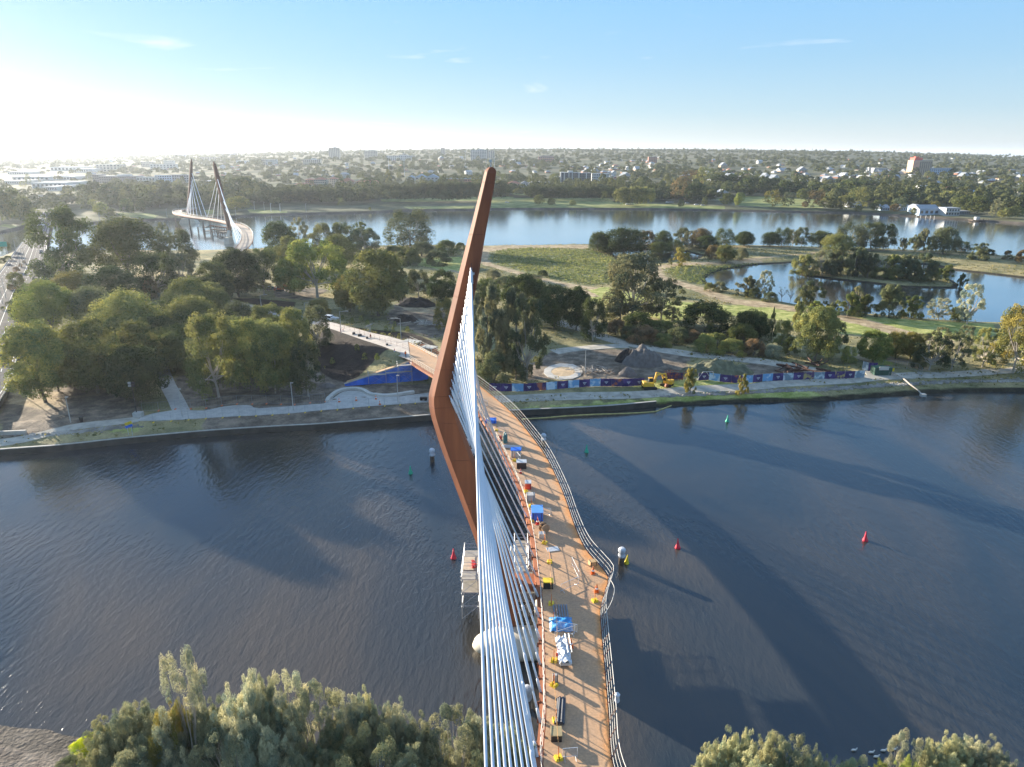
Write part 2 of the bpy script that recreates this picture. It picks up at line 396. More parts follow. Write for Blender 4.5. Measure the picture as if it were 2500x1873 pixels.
# ---- the far mainland, rising to low hills
SHL = [(-2200, 640), (-600, 600), (0, 570), (66, 555), (120, 551), (215, 548), (316, 540), (437, 537), (563, 531), (650, 526), (903, 520), (998, 515), (1156, 513.5),
       (1200, 512), (1580, 512), (1900, 518), (2085, 521.5), (2275, 532.5), (2500, 548), (3100, 590), (4800, 700)]
shl_w = [G(x, y, 0) for x, y in SHL]
shl_a = [math.atan2(p.x, p.y) for p in shl_w]; shl_r = [math.hypot(p.x, p.y) for p in shl_w]
def hz(x, y):
    """height of the mainland"""
    r = np.hypot(x, y); a = np.arctan2(x, y); rs = np.interp(a, shl_a, shl_r); d = r - rs
    near = np.interp(d, [-5, 0, 3, 12, 60, 150], [-1, -.1, 1.3, 2.2, 3.0, 4.0])
    prof = np.interp(a, [-1.1, -.62, -.45, -.25, 0, .25, .42, .62, 1.1], [.1, .15, .45, .8, 1, .95, .8, .35, .1])
    hill = prof * (np.interp(d, [150, 500, 900, 1500, 2600, 4200, 6500], [0, 6, 18, 33, 56, 68, 55]))
    roll = 2.2 * np.sin(x * .006 + 1) * np.sin(y * .0045 + 2) * np.clip((d - 200) / 600, 0, 1)
    far = np.interp(d, [6500, 9000, 12000], [0, 12, 70]) * np.interp(a, [-.7, -.35, -.2, .0, .2, .4, .7], [.5, .9, 1.2, 1.0, .9, .5, .35])
    return near + hill + roll + far
AN = np.linspace(-1.02, 1.02, 420); DN = np.concatenate([[-6, -1, 0, 1, 2.2, 4, 7, 11, 16, 22, 30, 38, 46, 54, 62, 70, 80, 90, 100], np.geomspace(112, 14000, 90)])
AA, DD = np.meshgrid(AN, DN); DD = DD * np.interp(np.abs(AA), [0, .25, .42, .62, 1.02], [1, .8, .5, .3, .3]) ** np.clip((DD - 150) / 1500, 0, 1); RR = np.interp(AA, shl_a, shl_r) + DD
MX, MY = RR * np.sin(AA), RR * np.cos(AA); MZ = hz(MX, MY)
LAWN = [poly('B', [(1050, 548), (1600, 540), (1600, 556), (1150, 566)], 3), poly('B', [(0, 575), (110, 575), (100, 600), (0, 602)], 3),
        poly('B', [(880, 500), (1900, 480), (1930, 505), (900, 520)], 3), poly('C', [(150, 445), (290, 450), (280, 475), (160, 470)], 3),
        poly('C', [(0, 490), (900, 492), (950, 520), (1800, 545), (1800, 560), (900, 555), (0, 552)], 3), poly('C', [(1740, 480), (1760, 505), (1720, 500)], 3),
        poly('D', [(0, 470), (60, 475), (640, 505), (660, 560), (300, 555), (0, 540)], 3), poly('D', [(2020, 525), (2212, 530), (2212, 590), (2080, 575)], 3),
        poly('A', [(900, 598), (1150, 600), (1220, 615), (1180, 632), (930, 618)], 3), poly('A', [(1570, 575), (1650, 575), (1660, 605), (1600, 600)], 3),
        poly('A', [(1900, 570), (2212, 580), (2212, 600), (1930, 590)], 3), poly('A', [(0, 680), (150, 690), (120, 705), (0, 700)], 3)]
me = grid_mesh('mainland_ground', MX, MY, MZ)
PX_, PY_ = PX, PY; Zl = np.full(MX.shape, -1e3)
for p_ in LAWN: Zl = np.maximum(Zl, sdf(MX, MY, p_))
attr(me, 'z_lawn', Zl); attr(me, 'z_wet', 4.0 - DD)
me.materials.append(ground_material('mainland ground', [('z_lawn', (.19, .225, .07), (.27, .27, .11), 3), ('z_wet', (.07, .06, .045), (.12, .10, .08), 1)],
                                    (.09, .10, .05), (.18, .165, .10), scale=.012, bump=.3))
o = bpy.data.objects.new('mainland_ground', me); col.objects.link(o); tag(o, kind='structure')
def GF(x, y):
    """pixel to a point on the mainland"""
    r = ray(x, y); t = 300.0
    for k in range(3000):
        p = Vector((r.x * t, r.y * t, CAM_H + r.z * t))
        if p.z <= float(hz(np.float64(p.x), np.float64(p.y))) and math.hypot(p.x, p.y) > float(np.interp(math.atan2(p.x, p.y), shl_a, shl_r)): return p
        t *= 1.002
        if t > 9000: break
    return Vector((p.x, p.y, float(hz(np.float64(p.x), np.float64(p.y)))))

# ---- the near bank under the camera
NB = [(-140, 62), (-75, 61), (-47, 57.3), (-41, 55.8), (-35, 54.6), (-30, 53.5), (-22, 52.5), (-8, 51), (0, 46), (8, 43), (16, 45), (24, 49), (45, 48), (70, 50), (140, 52)]
X2, Y2 = np.meshgrid(np.arange(-140, 141, 1.0), np.arange(-60, 66, 1.0))
sdn = sdf(X2, Y2, NB + [(140, -80), (-140, -80)])
Z2 = np.interp(sdn, [-6, 0, 5, 14, 40], [-1.5, -.02, .5, 1.6, 3]) + fbm(X2, Y2, 9, .2, 3) * .12 * np.clip(sdn / 5, 0, 1)
me = grid_mesh('river_bank', X2, Y2, Z2, sdn > -4)
attr(me, 'z_wet', 3.0 - sdn); attr(me, 'z_beach', 16.0 - sdn)
me.materials.append(ground_material('near bank', [('z_beach', (.12, .10, .085), (.17, .145, .12), 3), ('z_wet', (.08, .07, .06), (.11, .095, .08), .6)], (.08, .08, .04), (.15, .12, .07)))
o = bpy.data.objects.new('river_bank', me); col.objects.link(o); tag(o, kind='structure')
def HN(x, y):
    q = sdf(np.array([[x]]), np.array([[y]]), NB + [(140, -80), (-140, -80)])[0, 0]
    return float(np.interp(q, [-6, 0, 5, 14, 40], [-1.5, -.02, .5, 1.6, 3]))

# ---- water: one sheet, turbid brown with a rippled skin
wm = bpy.data.materials.new('river water'); wm.use_nodes = True; N, L = wm.node_tree.nodes, wm.node_tree.links
b = N['Principled BSDF']; b.inputs['IOR'].default_value = 1.58; b.inputs['Roughness'].default_value = .06; b.inputs['Specular IOR Level'].default_value = .5
t = N.new('ShaderNodeTexCoord')
def wnoise(scale, det, sx=1, sy=1, rot=0, dist=0.0):
    m_ = N.new('ShaderNodeMapping'); m_.inputs['Scale'].default_value = (sx, sy, 1); m_.inputs['Rotation'].default_value = (0, 0, rot)
    n = N.new('ShaderNodeTexNoise'); n.inputs['Scale'].default_value = scale; n.inputs['Detail'].default_value = det; n.inputs['Distortion'].default_value = dist
    L.new(t.outputs['Object'], m_.inputs[0]); L.new(m_.outputs[0], n.inputs['Vector']); return n.outputs[0]
def mr(v, a, c, d, e):
    r = N.new('ShaderNodeMapRange'); r.inputs[1].default_value = a; r.inputs[2].default_value = c; r.inputs[3].default_value = d; r.inputs[4].default_value = e
    L.new(v, r.inputs[0]); return r.outputs[0]
silt = wnoise(.022, 4, 1, .35, R(25), 1.2)          # plumes of silt drifting in the river
r = N.new('ShaderNodeValToRGB'); r.color_ramp.elements[0].position = .40; r.color_ramp.elements[1].position = .66
r.color_ramp.elements[0].color = (.020, .029, .036, 1); r.color_ramp.elements[1].color = (.088, .068, .046, 1)
L.new(silt, r.inputs[0]); L.new(r.outputs[0], b.inputs['Base Color'])
w1 = wnoise(1.25, 4, 1.0, .34, R(-28), .35); w2 = wnoise(3.2, 3, 1.0, .5, R(-40), .3)
gust = mr(wnoise(.011, 3, 1, .5, R(60), .6), .38, .62, .45, 1.15)
s1 = N.new('ShaderNodeMath'); s1.operation = 'MULTIPLY_ADD'; L.new(w2, s1.inputs[0]); s1.inputs[1].default_value = .38; L.new(w1, s1.inputs[2])
s2 = N.new('ShaderNodeMath'); s2.operation = 'MULTIPLY'; L.new(s1.outputs[0], s2.inputs[0]); L.new(gust, s2.inputs[1])
bp = N.new('ShaderNodeBump'); bp.inputs['Strength'].default_value = 1.0; bp.inputs['Distance'].default_value = .125
# sheltered far river is calmer than the open reach below the bridge
xyz = N.new('ShaderNodeSeparateXYZ'); L.new(t.outputs['Object'], xyz.inputs[0])
calm = mr(xyz.outputs[1], 130, 240, 1.0, .60)
L.new(mr(xyz.outputs[1], 170, 260, 0.0, 1.0), b.inputs['Coat Weight']); b.inputs['Coat Roughness'].default_value = .12; b.inputs['Coat IOR'].default_value = 1.6
s3 = N.new('ShaderNodeMath'); s3.operation = 'MULTIPLY'; L.new(s2.outputs[0], s3.inputs[0]); L.new(calm, s3.inputs[1])
L.new(s3.outputs[0], bp.inputs['Height']); L.new(bp.outputs[0], b.inputs['Normal'])
me = bpy.data.meshes.new('water'); me.from_pydata([(-3500, -400, 0), (3500, -400, 0), (3500, 3000, 0), (-3500, 3000, 0)], [], [(0, 1, 2, 3)])
me.materials.append(wm); o = bpy.data.objects.new('water', me); col.objects.link(o); tag(o, kind='structure')

# ---- made surfaces draped on the ground
M_conc = mat('pale concrete paving', (.46, .44, .40), .95, .12, .8, spec=.15)
M_gravel = mat('pale limestone gravel', (.42, .38, .31), .95, .2, .6, bump=.03)
M_asph = mat('worn asphalt', (.105, .10, .098), 1.0, .15, .25, spec=.05)
M_paint = mat('white road paint', (.5, .5, .48), .8, .08, 2)
M_kerb = mat('kerb concrete', (.40, .39, .36), .85, .12, 1.5)
def drape(name, L_, R_, m, lift=.10, nc=5, z=None, step=2.0, thick=.12):
    n = max(2, int(sum((b_ - a_).length for a_, b_ in zip(L_, L_[1:])) / step))
    A_, B_ = resample(L_, n=n), resample(R_, n=n); vs = []; fs = []
    for a_, b_ in zip(A_, B_):
        for k in range(nc):
            p = a_.lerp(b_, k / (nc - 1)); zz = (HS(p.x, p.y) + lift) if z is None else p.z + z
            vs.append((p.x, p.y, zz))
    for i in range(n - 1):
        for k in range(nc - 1): fs.append((i * nc + k, i * nc + k + 1, (i + 1) * nc + k + 1, (i + 1) * nc + k))
    q = MB().add(vs, fs)
    o_ = q.build(name, m); md = o_.modifiers.new('s', 'SOLIDIFY'); md.thickness = thick; md.offset = -1 if fs and (Vector(vs[1]) - Vector(vs[0])).cross(Vector(vs[nc]) - Vector(vs[0])).z > 0 else 1
    return tag(o_, kind='structure')
def ribbon(name, C_, hw, m, lift=.10, smooth=True, **k):
    P_ = catmull(C_, 6) if smooth else [Vector(p) for p in C_]; nn = normals2(P_)
    hws = hw if callable(hw) else (lambda t: hw)
    return drape(name, [p + q * hws(i / len(P_)) for i, (p, q) in enumerate(zip(P_, nn))], [p - q * hws(i / len(P_)) for i, (p, q) in enumerate(zip(P_, nn))], m, lift, **k)
def PU(s, z=2.0):
    out = []
    for it in s.split():
        c = it[0]; u, v = it[1:].split(','); out.append(GU(c, float(u), float(v), z))
    return out
# riverside concrete path in front of the blue wall
lo = PU('E890,1402 E1000,1400 E1200,1388 E1500,1368 E1871,1350 F690,1276 F1100,1242 F1500,1212 F1760,1192')
up = PU('E905,1384 E1000,1356 E1160,1336 E1330,1340 E1480,1308 E1645,1300 E1655,1325 F550,1238 F800,1222 F940,1214 F970,1180 F1030,1130 F1110,1105 F1200,1112 F1280,1145 F1350,1168 F1500,1165 F1760,1132')
def drape_poly(name, lo_, up_, m, n=90, **k): return drape(name, resample(lo_, n=n), resample(up_, n=n), m, **k)
def strip_by_x(name, lo_, up_, m, step=1.2, **k):
    xs = np.arange(max(lo_[0].x, up_[0].x), min(lo_[-1].x, up_[-1].x), step)
    f = lambda P_, x: Vector((x, float(np.interp(x, [p.x for p in P_], [p.y for p in P_])), 0))
    return drape(name, [f(lo_, x) for x in xs], [f(up_, x) for x in xs], m, step=step, **k)
strip_by_x('riverside_path', lo, up, M_conc)
ribbon('side_path', PU('E1185,1345 E1150,1270 E1100,1180 E1075,1120 E1060,1080 E1050,1040'), 1.7, M_conc, lift=.12)
ribbon('sandy_path', PU('E905,1392 E700,1418 E500,1440 E330,1475 E150,1512 E0,1532 E-200,1560'), 1.5, M_gravel, lift=.09)
ribbon('shore_path', PU('G160,1328 G400,1322 G700,1312 G1000,1302 G1300,1290 G1500,1272 G1750,1250 G2212,1232 H300,1218 H600,1202 H900,1182 H1080,1166 H1300,1155 H1700,1142 H2000,1122 H2212,1112 H2500,1100'), 1.9, M_gravel, lift=.12)
ribbon('gravel_road', PU('G640,730 G760,775 G860,795 G960,832 G1080,872 G1240,912 G1500,955 G1700,985 G2000,1015 H130,1040 H300,1062 H480,1092 H600,1116'), 2.6, M_gravel, lift=.14)
ribbon('gravel_track', PU('G1200,920 G1050,930 G900,945 G760,960 G640,978'), 2.4, M_gravel, lift=.10)
ribbon('gate_path', PU('H1060,1160 H1040,1140 H1060,1110 H1090,1085'), 1.7, M_gravel, lift=.13)
# round paved turning place with its sandy middle
cC = GU('G', 710, 1125, 2); ring = []
for k in range(41):
    t_ = 2 * math.pi * k / 40; q = GU('G', 710 + 152 * math.cos(t_), 1125 + 66 * math.sin(t_), 2); ring.append(q)
inn = [cC.lerp(q, .62) for q in ring]
drape('round_path', inn, ring, M_conc, lift=.13, nc=3)
M_sandfill = mat('sand fill', (.45, .33, .20), .95, .12, 1.0)
mb = MB(); hc = HS(cC.x, cC.y)
mb.add([(cC.x, cC.y, hc + .16)] + [(p.x, p.y, HS(p.x, p.y) + .10) for p in inn[:-1]], [(0, 1 + k, 1 + (k + 1) % 40) for k in range(40)])
tag(mb.build('sand_bed', M_sandfill), kind='structure')
# ramp up to the bridge
M_ramp = mat('ramp concrete', (.42, .37, .32), .8, .14, .5)
drape('approach_path', RAMP_L, RAMP_R, M_ramp, z=.06, nc=4)
# ---- the road on the left, its kerbs and painted lines
RL = [Vector((p.x, p.y, 3.6)) for p in PU('P-420,1500 P-250,1060 P-120,800 P0,655 P95,525 P130,480 P250,320 P266,240 P268,195 P240,150 P205,110', 3.6)]
RR_ = [Vector((p.x, p.y, 3.6)) for p in PU('P-60,1720 P0,1600 P80,1460 P150,1200 P195,1050 P262,850 P318,700 P338,560 P345,400 P385,240 P395,200 P365,155 P320,120', 3.6)]
nR = 120; A_ = resample(RL, n=nR); B_ = resample(RR_, n=nR)
# pair by distance from the camera
ys = np.linspace(RR_[0].y, min(RL[-1].y, RR_[-1].y), nR)
def atY(P_, y): return Vector((float(np.interp(y, [p.y for p in P_], [p.x for p in P_])), y, 3.6))
RLs, RRs = catmull(RL, 6), catmull(RR_, 6)
A_ = [atY(RLs, y) for y in ys]; B_ = [atY(RRs, y) for y in ys]
mb = MB(); vs = []; fs = []
for a_, b_ in zip(A_, B_): vs += [a_, b_]
for i in range(nR - 1): fs.append((2 * i, 2 * i + 1, 2 * i + 3, 2 * i + 2))
mb.add(vs, fs); o = mb.build('road', M_asph); md = o.modifiers.new('s', 'SOLIDIFY'); md.thickness = 1.1; md.offset = -1; tag(o, kind='structure')
ROADZ = 3.6
def road_line(f, w_=.16, dash=None, name='road_marking', m=None, h=.004, t=.0):
    P_ = resample([a_.lerp(b_, f(k / nR) if callable(f) else f) for k, (a_, b_) in enumerate(zip(A_, B_))], step=1.5); nn = normals2(P_); q = MB()
    for i in range(len(P_) - 1):
        if dash and (i % dash[1]) >= dash[0]: continue
        z_ = Vector((0, 0, h)); q.add([P_[i] + nn[i] * w_ + z_, P_[i] - nn[i] * w_ + z_, P_[i + 1] - nn[i + 1] * w_ + z_, P_[i + 1] + nn[i + 1] * w_ + z_], [(3, 2, 1, 0)])
    o_ = q.build(name, m or M_paint); return tag(o_, kind='structure')
for f, d in ((.93, None), (.80, (2, 6)), (.67, (2, 6)), (.55, None), (.40, None), (.27, (2, 6)), (.15, (2, 6)), (.05, None)): road_line(f, .09, d)
for f in (.985, .015):
    P_ = resample([a_.lerp(b_, f) for a_, b_ in zip(A_, B_)], step=4); q = MB()
    for a_, b_ in zip(P_, P_[1:]): q.tube([a_ + Vector((0, 0, .06)), b_ + Vector((0, 0, .06))], .16, 4, cap=False)
    tag(q.build('kerb', M_kerb), kind='structure')
# ================================================================== THE BRIDGE IN FRONT
M_rust = mat('weathering steel', (.30, .092, .035), .75, .22, .35, detail=8, rgb2=(.37, .125, .05), bump=.01)
M_rustd = mat('dark weathering steel', (.20, .065, .03), .8, .2, .8, detail=8)
M_cable = mat('white cable sheath', (.60, .66, .73), .45, .03, 1.0)
M_galv = mat('galvanised steel', (.55, .56, .57), .5, .12, 2.5, metal=.35)
M_railw = mat('pale handrail', (.48, .46, .42), .6, .08, 2.0, metal=.1)
M_pier = mat('cream pier concrete', (.62, .56, .45), .85, .10, .5)
M_deck = bpy.data.materials.new('rust stained deck'); M_deck.use_nodes = True
N, L = M_deck.node_tree.nodes, M_deck.node_tree.links; b = N['Principled BSDF']; b.inputs['Roughness'].default_value = .8
t = N.new('ShaderNodeTexCoord'); n1 = N.new('ShaderNodeTexNoise'); n1.inputs['Scale'].default_value = .5; n1.inputs['Detail'].default_value = 7
n2 = N.new('ShaderNodeTexNoise'); n2.inputs['Scale'].default_value = 5; n2.inputs['Detail'].default_value = 6
L.new(t.outputs['Object'], n1.inputs[0]); L.new(t.outputs['Object'], n2.inputs[0])
at = N.new('ShaderNodeAttribute'); at.attribute_name = 'edge'
ad = N.new('ShaderNodeMath'); ad.operation = 'MULTIPLY_ADD'; L.new(n1.outputs[0], ad.inputs[0]); ad.inputs[1].default_value = .9; L.new(at.outputs['Fac'], ad.inputs[2])
r = N.new('ShaderNodeValToRGB'); r.color_ramp.elements[0].position = .35; r.color_ramp.elements[1].position = 1.25 / 1.0 if False else 1.0
r.color_ramp.elements[0].color = (.43, .27, .16, 1); r.color_ramp.elements[1].color = (.60, .26, .08, 1)
e = r.color_ramp.elements.new(.62); e.color = (.50, .30, .165, 1)
L.new(ad.outputs[0], r.inputs[0]); hv = N.new('ShaderNodeHueSaturation'); L.new(r.outputs[0], hv.inputs['Color'])
q = N.new('ShaderNodeMapRange'); q.inputs[1].default_value = .35; q.inputs[2].default_value = .65; q.inputs[3].default_value = .86; q.inputs[4].default_value = 1.12
L.new(n2.outputs[0], q.inputs[0]); L.new(q.outputs[0], hv.inputs['Value']); L.new(hv.outputs[0], b.inputs['Base Color'])

def dz(y):   # deck level for a row of the photograph
    return float(np.interp(y, [834, 880, 916, 1000, 1100, 1873], [6.8, 6.8, 7.2, 7.9, 8.3, 8.3]))
Lpx = [(1327, 1873), (1334, 1748), (1331.7, 1635), (1330, 1545), (1327, 1500), (1324.5, 1453), (1318.5, 1405), (1315, 1375), (1310, 1335), (1295.6, 1265), (1276, 1200), (1250, 1142), (1223, 1088),
       (1193, 1037), (1169, 1005), (1135, 970), (1098, 940), (1060, 916), (1025, 895), (1002, 880)]
Rpx = [(1495.6, 1873), (1485, 1748), (1476, 1640), (1467.5, 1545), (1464.5, 1490), (1474, 1450), (1484.5, 1411), (1467, 1386), (1427, 1338), (1400, 1278), (1374, 1203), (1334, 1118), (1293, 1060),
       (1253, 1012), (1211, 974), (1163, 936), (1115, 900), (1069.6, 869), (1030, 851), (996, 835)]
DL = [Vector((-2.5, -8, 8.3)), Vector((.7, 10, 8.3)), Vector((2.3, 26, 8.3)), Vector((2.95, 38, 8.3))] + [G(x, y, dz(y)) for x, y in Lpx]
DR = [Vector((4.5, -10, 8.3)), Vector((7.8, 10, 8.3)), Vector((8.9, 26, 8.3)), Vector((9.0, 38, 8.3))] + [G(x, y, {869: 7.0, 851: 6.9, 835: 6.8, 900: 7.5, 936: 7.8}.get(y, dz(y))) for x, y in Rpx]
DLc, DRc = catmull(DL, 8), catmull(DR, 8)
bridge = empty('cable_stayed_footbridge', (3, 70, 0))
tag(bridge, 'curved rust coloured footbridge hung from one tall bent mast across the near river', 'footbridge')
def par(o, p=bridge):
    """parent keeping the world position"""
    o.parent = p; o.matrix_parent_inverse = Matrix.Translation(-Vector(p.location)) if p is bridge else Matrix.Identity(4)
    return o
nD = 150; A1, B1 = resample(DLc, n=nD), resample(DRc, n=nD); vs = []; ed = []; fs = []; nc = 9
for a_, b_ in zip(A1, B1):
    for k in range(nc):
        u = k / (nc - 1); p = a_.lerp(b_, u); vs.append(p); ed.append(float(np.interp(u, [0, .12, .25, .7, .86, 1], [.12, 0, 0, 0, .18, .55])))
for i in range(nD - 1):
    for k in range(nc - 1): fs.append((i * nc + k, i * nc + k + 1, (i + 1) * nc + k + 1, (i + 1) * nc + k))
o = MB().add(vs, fs).build('deck', M_deck); attr(o.data, 'edge', np.array(ed)); par(o)
# steel girder box under the deck
mb = MB(); vs = []; fs = []
for a_, b_ in zip(A1, B1):
    d_ = b_ - a_; vs += [a_ + Vector((0, 0, -.03)) - d_.normalized() * .12, b_ + Vector((0, 0, -.03)) + d_.normalized() * .12, a_.lerp(b_, .88) + Vector((0, 0, -1.1)), a_.lerp(b_, .12) + Vector((0, 0, -1.1))]
for i in range(nD - 1):
    for k in range(4): fs.append((i * 4 + k, i * 4 + (k + 1) % 4, (i + 1) * 4 + (k + 1) % 4, (i + 1) * 4 + k))
par(mb.add(vs, fs).build('girder', M_rustd))
# outer flange on the cable side, brackets and both railings
LN = resample(DLc, step=1.0); nl = normals2(LN)          # +n points to the left of travel = outwards (travel is away from the camera)
out_l = [p + q * .62 for p, q in zip(LN, nl)]
vs = []; fs = []
for p, q in zip(LN, out_l): vs += [p + Vector((0, 0, -.05)), q + Vector((0, 0, -.12)), q + Vector((0, 0, -.55)), p + Vector((0, 0, -.6))]
for i in range(len(LN) - 1):
    for k in range(4): fs.append((i * 4 + k, i * 4 + (k + 1) % 4, (i + 1) * 4 + (k + 1) % 4, (i + 1) * 4 + k))
par(MB().add(vs, fs).build('edge_flange', M_rust))
def railing(P_, nn, s, lean, hgt, rails, step, post_m, rail_m, thick, name, maxpost=90):
    idx0 = [i for i, p in enumerate(P_) if p.y > 40]
    for h in rails:
        k = h / hgt; q = MB().tube([p + n_ * s * (.05 + lean * k) + Vector((0, 0, h)) for p, n_ in zip(P_, nn)], thick * (1.6 if h == rails[-1] else 1), 5)
        par(q.build('handrail' if h == rails[-1] else 'rail', rail_m))
    PP = resample(P_, step=step); n2_ = normals2(PP); cnt = 0; base = None
    for p, n_ in zip(PP, n2_):
        if p.y < 41 or cnt >= maxpost: continue
        cnt += 1
        if base is None:
            q = MB(); q.box((0, 0, .03), (.18, .18, .06)); q.tube([(0, 0, 0), (lean * .4, 0, hgt * .5), (lean, 0, hgt)], .028, 4)
            base = q.build('post', post_m); o_ = base
        else: o_ = base.copy(); col.objects.link(o_)
        o_.location = p + n_ * s * .05; o_.rotation_euler = (0, 0, math.atan2(n_.y * s, n_.x * s)); par(o_)
RN = resample(DRc, step=1.0); nr = normals2(RN)
railing(LN, nl, 1, .22, 1.35, (.45, .9, 1.35), 1.75, M_rustd, M_railw, .018, 'railing')
railing(RN, nr, -1, .55, 1.45, (.2, .6, 1.0, 1.45), 2.0, M_rustd, M_railw, .020, 'railing')
# outward bulge of the viewing bay railing on the right
bay = catmull([G(1482, 1420, 8.3) + Vector((.3, 0, .4)), G(1491, 1445, 8.3) + Vector((.4, 0, .4)), G(1486, 1475, 8.3) + Vector((.3, 0, .3)), G(1472, 1502, 8.3) + Vector((.2, 0, .2))], 5)
par(MB().tube(bay, .035, 5).build('rail', M_railw))
# ---- mast
YM = 71.0
LEFT = [(U('I', 505, 110)), (U('I', 470, 250)), (U('I', 400, 530)), (U('I', 330, 800)), (U('I', 240, 1170)), (U('I', 160, 1480)), (U('J', 158, 360)), (U('J', 154, 420)), (U('J', 160, 500)), (U('J', 180, 580)), (U('J', 250, 800)), (U('J', 330, 1020)), (U('J', 430, 1290)), (U('J', 530, 1560)), (1185, 1400), (1206, 1480), (1222, 1560)]
RIGHT = [(1211, 424), (1203, 474), (1185, 572), (1166.5, 681), (1142, 804), (1119, 916), (1112, 958), (1109, 977), (1113, 1001), (1120, 1030), (1144, 1093), (1170, 1158), (1202, 1239), (1232, 1320), (1255, 1400), (1262, 1480), (1266, 1560)]
secs = []
for (xl, yl), (xr, yr) in zip(LEFT, RIGHT):
    a_, b_ = WY(xl, yl, YM), WY(xr, yr, YM); secs.append((a_, b_))
def msec(a_, b_, sc_=1.0):
    d_ = b_ - a_; wd = d_.length * .5; y0 = -min(1.3, wd * .55) * sc_
    return [a_ + Vector((0, .1, 0)), a_.lerp(b_, .24) + Vector((0, y0, 0)), a_.lerp(b_, .93) + Vector((0, y0 * .8, 0)), b_ + Vector((0, 0, 0)), b_ + Vector((0, -y0 * 1.0, 0)), a_ + Vector((0, -y0 * 1.0, 0))]
fine = []
sa, sb = catmull([s[0] for s in secs], 5), catmull([s[1] for s in secs], 5)
# rounded top
t0a, t0b = sa[0], sb[0]; c0 = (t0a + t0b) / 2; up_ = Vector(((t0a - sa[6]).normalized().x, 0, (t0a - sa[6]).normalized().z)); rad = (t0b - t0a).length / 2
rows = []
for k in range(6):
    an = math.pi / 2 * (1 - k / 6.0); cc = c0 + up_ * rad * math.sin(an); hw = (t0b - t0a) / 2 * max(.06, math.cos(an)); rows.append(msec(cc - hw, cc + hw, .8))
rows += [msec(a_, b_) for a_, b_ in zip(sa, sb)]
mb = MB(); vs = [p for r_ in rows for p in r_]; fs = []
for i in range(len(rows) - 1):
    for k in range(6): fs.append((i * 6 + k, (i + 1) * 6 + k, (i + 1) * 6 + (k + 1) % 6, i * 6 + (k + 1) % 6))
fs += [(0, 1, 2, 3, 4, 5), tuple((len(rows) - 1) * 6 + k for k in range(5, -1, -1))]
M_mast = mat('mast weathering steel', (.215, .060, .024), .7, .25, .8, detail=9, rgb2=(.34, .105, .039), bump=.006, stretch=(1.2, 1.2, .12), lo=.3, hi=.7)
mast = par(mb.add(vs, fs).build('mast', M_mast))
# plate seams on the mast
q = MB()
for i in range(9, len(rows) - 3, 7):
    r_ = rows[i]; q.tube([r_[0] + Vector((-.01, -.02, 0)), r_[1] + Vector((0, -.02, 0)), r_[2] + Vector((0, -.02, 0)), r_[3] + Vector((.02, 0, 0))], .022, 4)
par(q.build('seam', M_rustd))
# small masts and lamp on the tip
tip = c0 + up_ * rad
q = MB(); q.tube([tip + Vector((-.1, 0, -.1)), tip + Vector((-.1, 0, .5))], .07, 5); q.tube([tip + Vector((.25, 0, 0)), tip + Vector((.25, 0, .9))], .03, 4); q.box(tip + Vector((-.1, 0, .55)), (.3, .3, .22))
par(q.build('tip_lamp', M_galv))
# ---- stay cables
def mastpt(y):    # anchor line on the front of the mast at picture row y
    x = float(np.interp(y, [655, 720, 771, 818, 887, 965], [1150, 1139.5, 1130, 1120, 1109, 1098])); return WY(x, y, YM - 1.25)
def onleft(Y):
    return next((a_.lerp(b_, (Y - a_.y) / (b_.y - a_.y)) for a_, b_ in zip(DLc, DLc[1:]) if a_.y <= Y <= b_.y), DLc[-1])
M_sock = mat('cable socket', (.58, .62, .67), .4, .05, 3)
M_fin = mat('anchor fin', (.16, .05, .025), .8, .1, 1)
def cable(a_, b_, rad_, sock_low=3.2, top_sock=1.4):
    d_ = (b_ - a_); Lc = d_.length; u = d_ / Lc; sag = Lc * .0022
    P_ = [a_ + d_ * t_ - Vector((0, 0, sag * 4 * t_ * (1 - t_))) for t_ in np.linspace(0, 1, 13)]
    c_ = par(MB().tube(P_, rad_, 8).build('stay_cable', M_cable, smooth=True))
    q = MB(); s0 = b_ - u * (sock_low + 2.6); e0 = b_ - u * 2.6
    q.tube([s0, s0 + u * .25, s0 + u * .5, e0 - u * .4, e0], [rad_ * 1.03, rad_ * 1.5, rad_ * 1.5, rad_ * 1.3, rad_ * 1.0], 8)
    s_lo = MB().tube([b_ - u * 1.2, b_ - u * 1.0, b_], [rad_, rad_ * 1.4, rad_ * 1.4], 8).build('deck_anchor', M_sock, smooth=True); s_lo.parent = c_
    so_ = q.build('socket', M_sock, smooth=True); so_.parent = c_
    q = MB(); q.tube([a_, a_ + u * .5, a_ + u * .6, a_ + u * (.6 + top_sock), a_ + u * (.8 + top_sock)], [.05, .06, rad_ * 1.7, rad_ * 1.6, rad_], 8)
    so_ = q.build('socket', M_sock, smooth=True); so_.parent = c_
    q = MB(); f = a_ - Vector((0, -.5, 0)); q.add([f + Vector((.03, 0, .45)), f + Vector((.03, 0, -.7)), a_ + u * .55 + Vector((.03, -.05, -.12)), a_ + Vector((.03, -.15, .25)),
             f + Vector((-.03, 0, .45)), f + Vector((-.03, 0, -.7)), a_ + u * .55 + Vector((-.03, -.05, -.12)), a_ + Vector((-.03, -.15, .25))],
            [(0, 1, 2, 3), (7, 6, 5, 4), (0, 4, 5, 1), (1, 5, 6, 2), (2, 6, 7, 3), (3, 7, 4, 0)]); so_ = q.build('anchor_fin', M_fin); so_.parent = c_
NN = 17
for k in range(NN):
    f = k / (NN - 1); y = 655 + (965 - 655) * (1 - (1 - f) ** 1.0); Yd = 9 + (67.5 - 9) * f
    e = onleft(Yd); n_ = Vector((-1, -.02, 0)); cable(mastpt(y), e + n_ * .5 + Vector((0, 0, -.05)), .100)
NF = 16
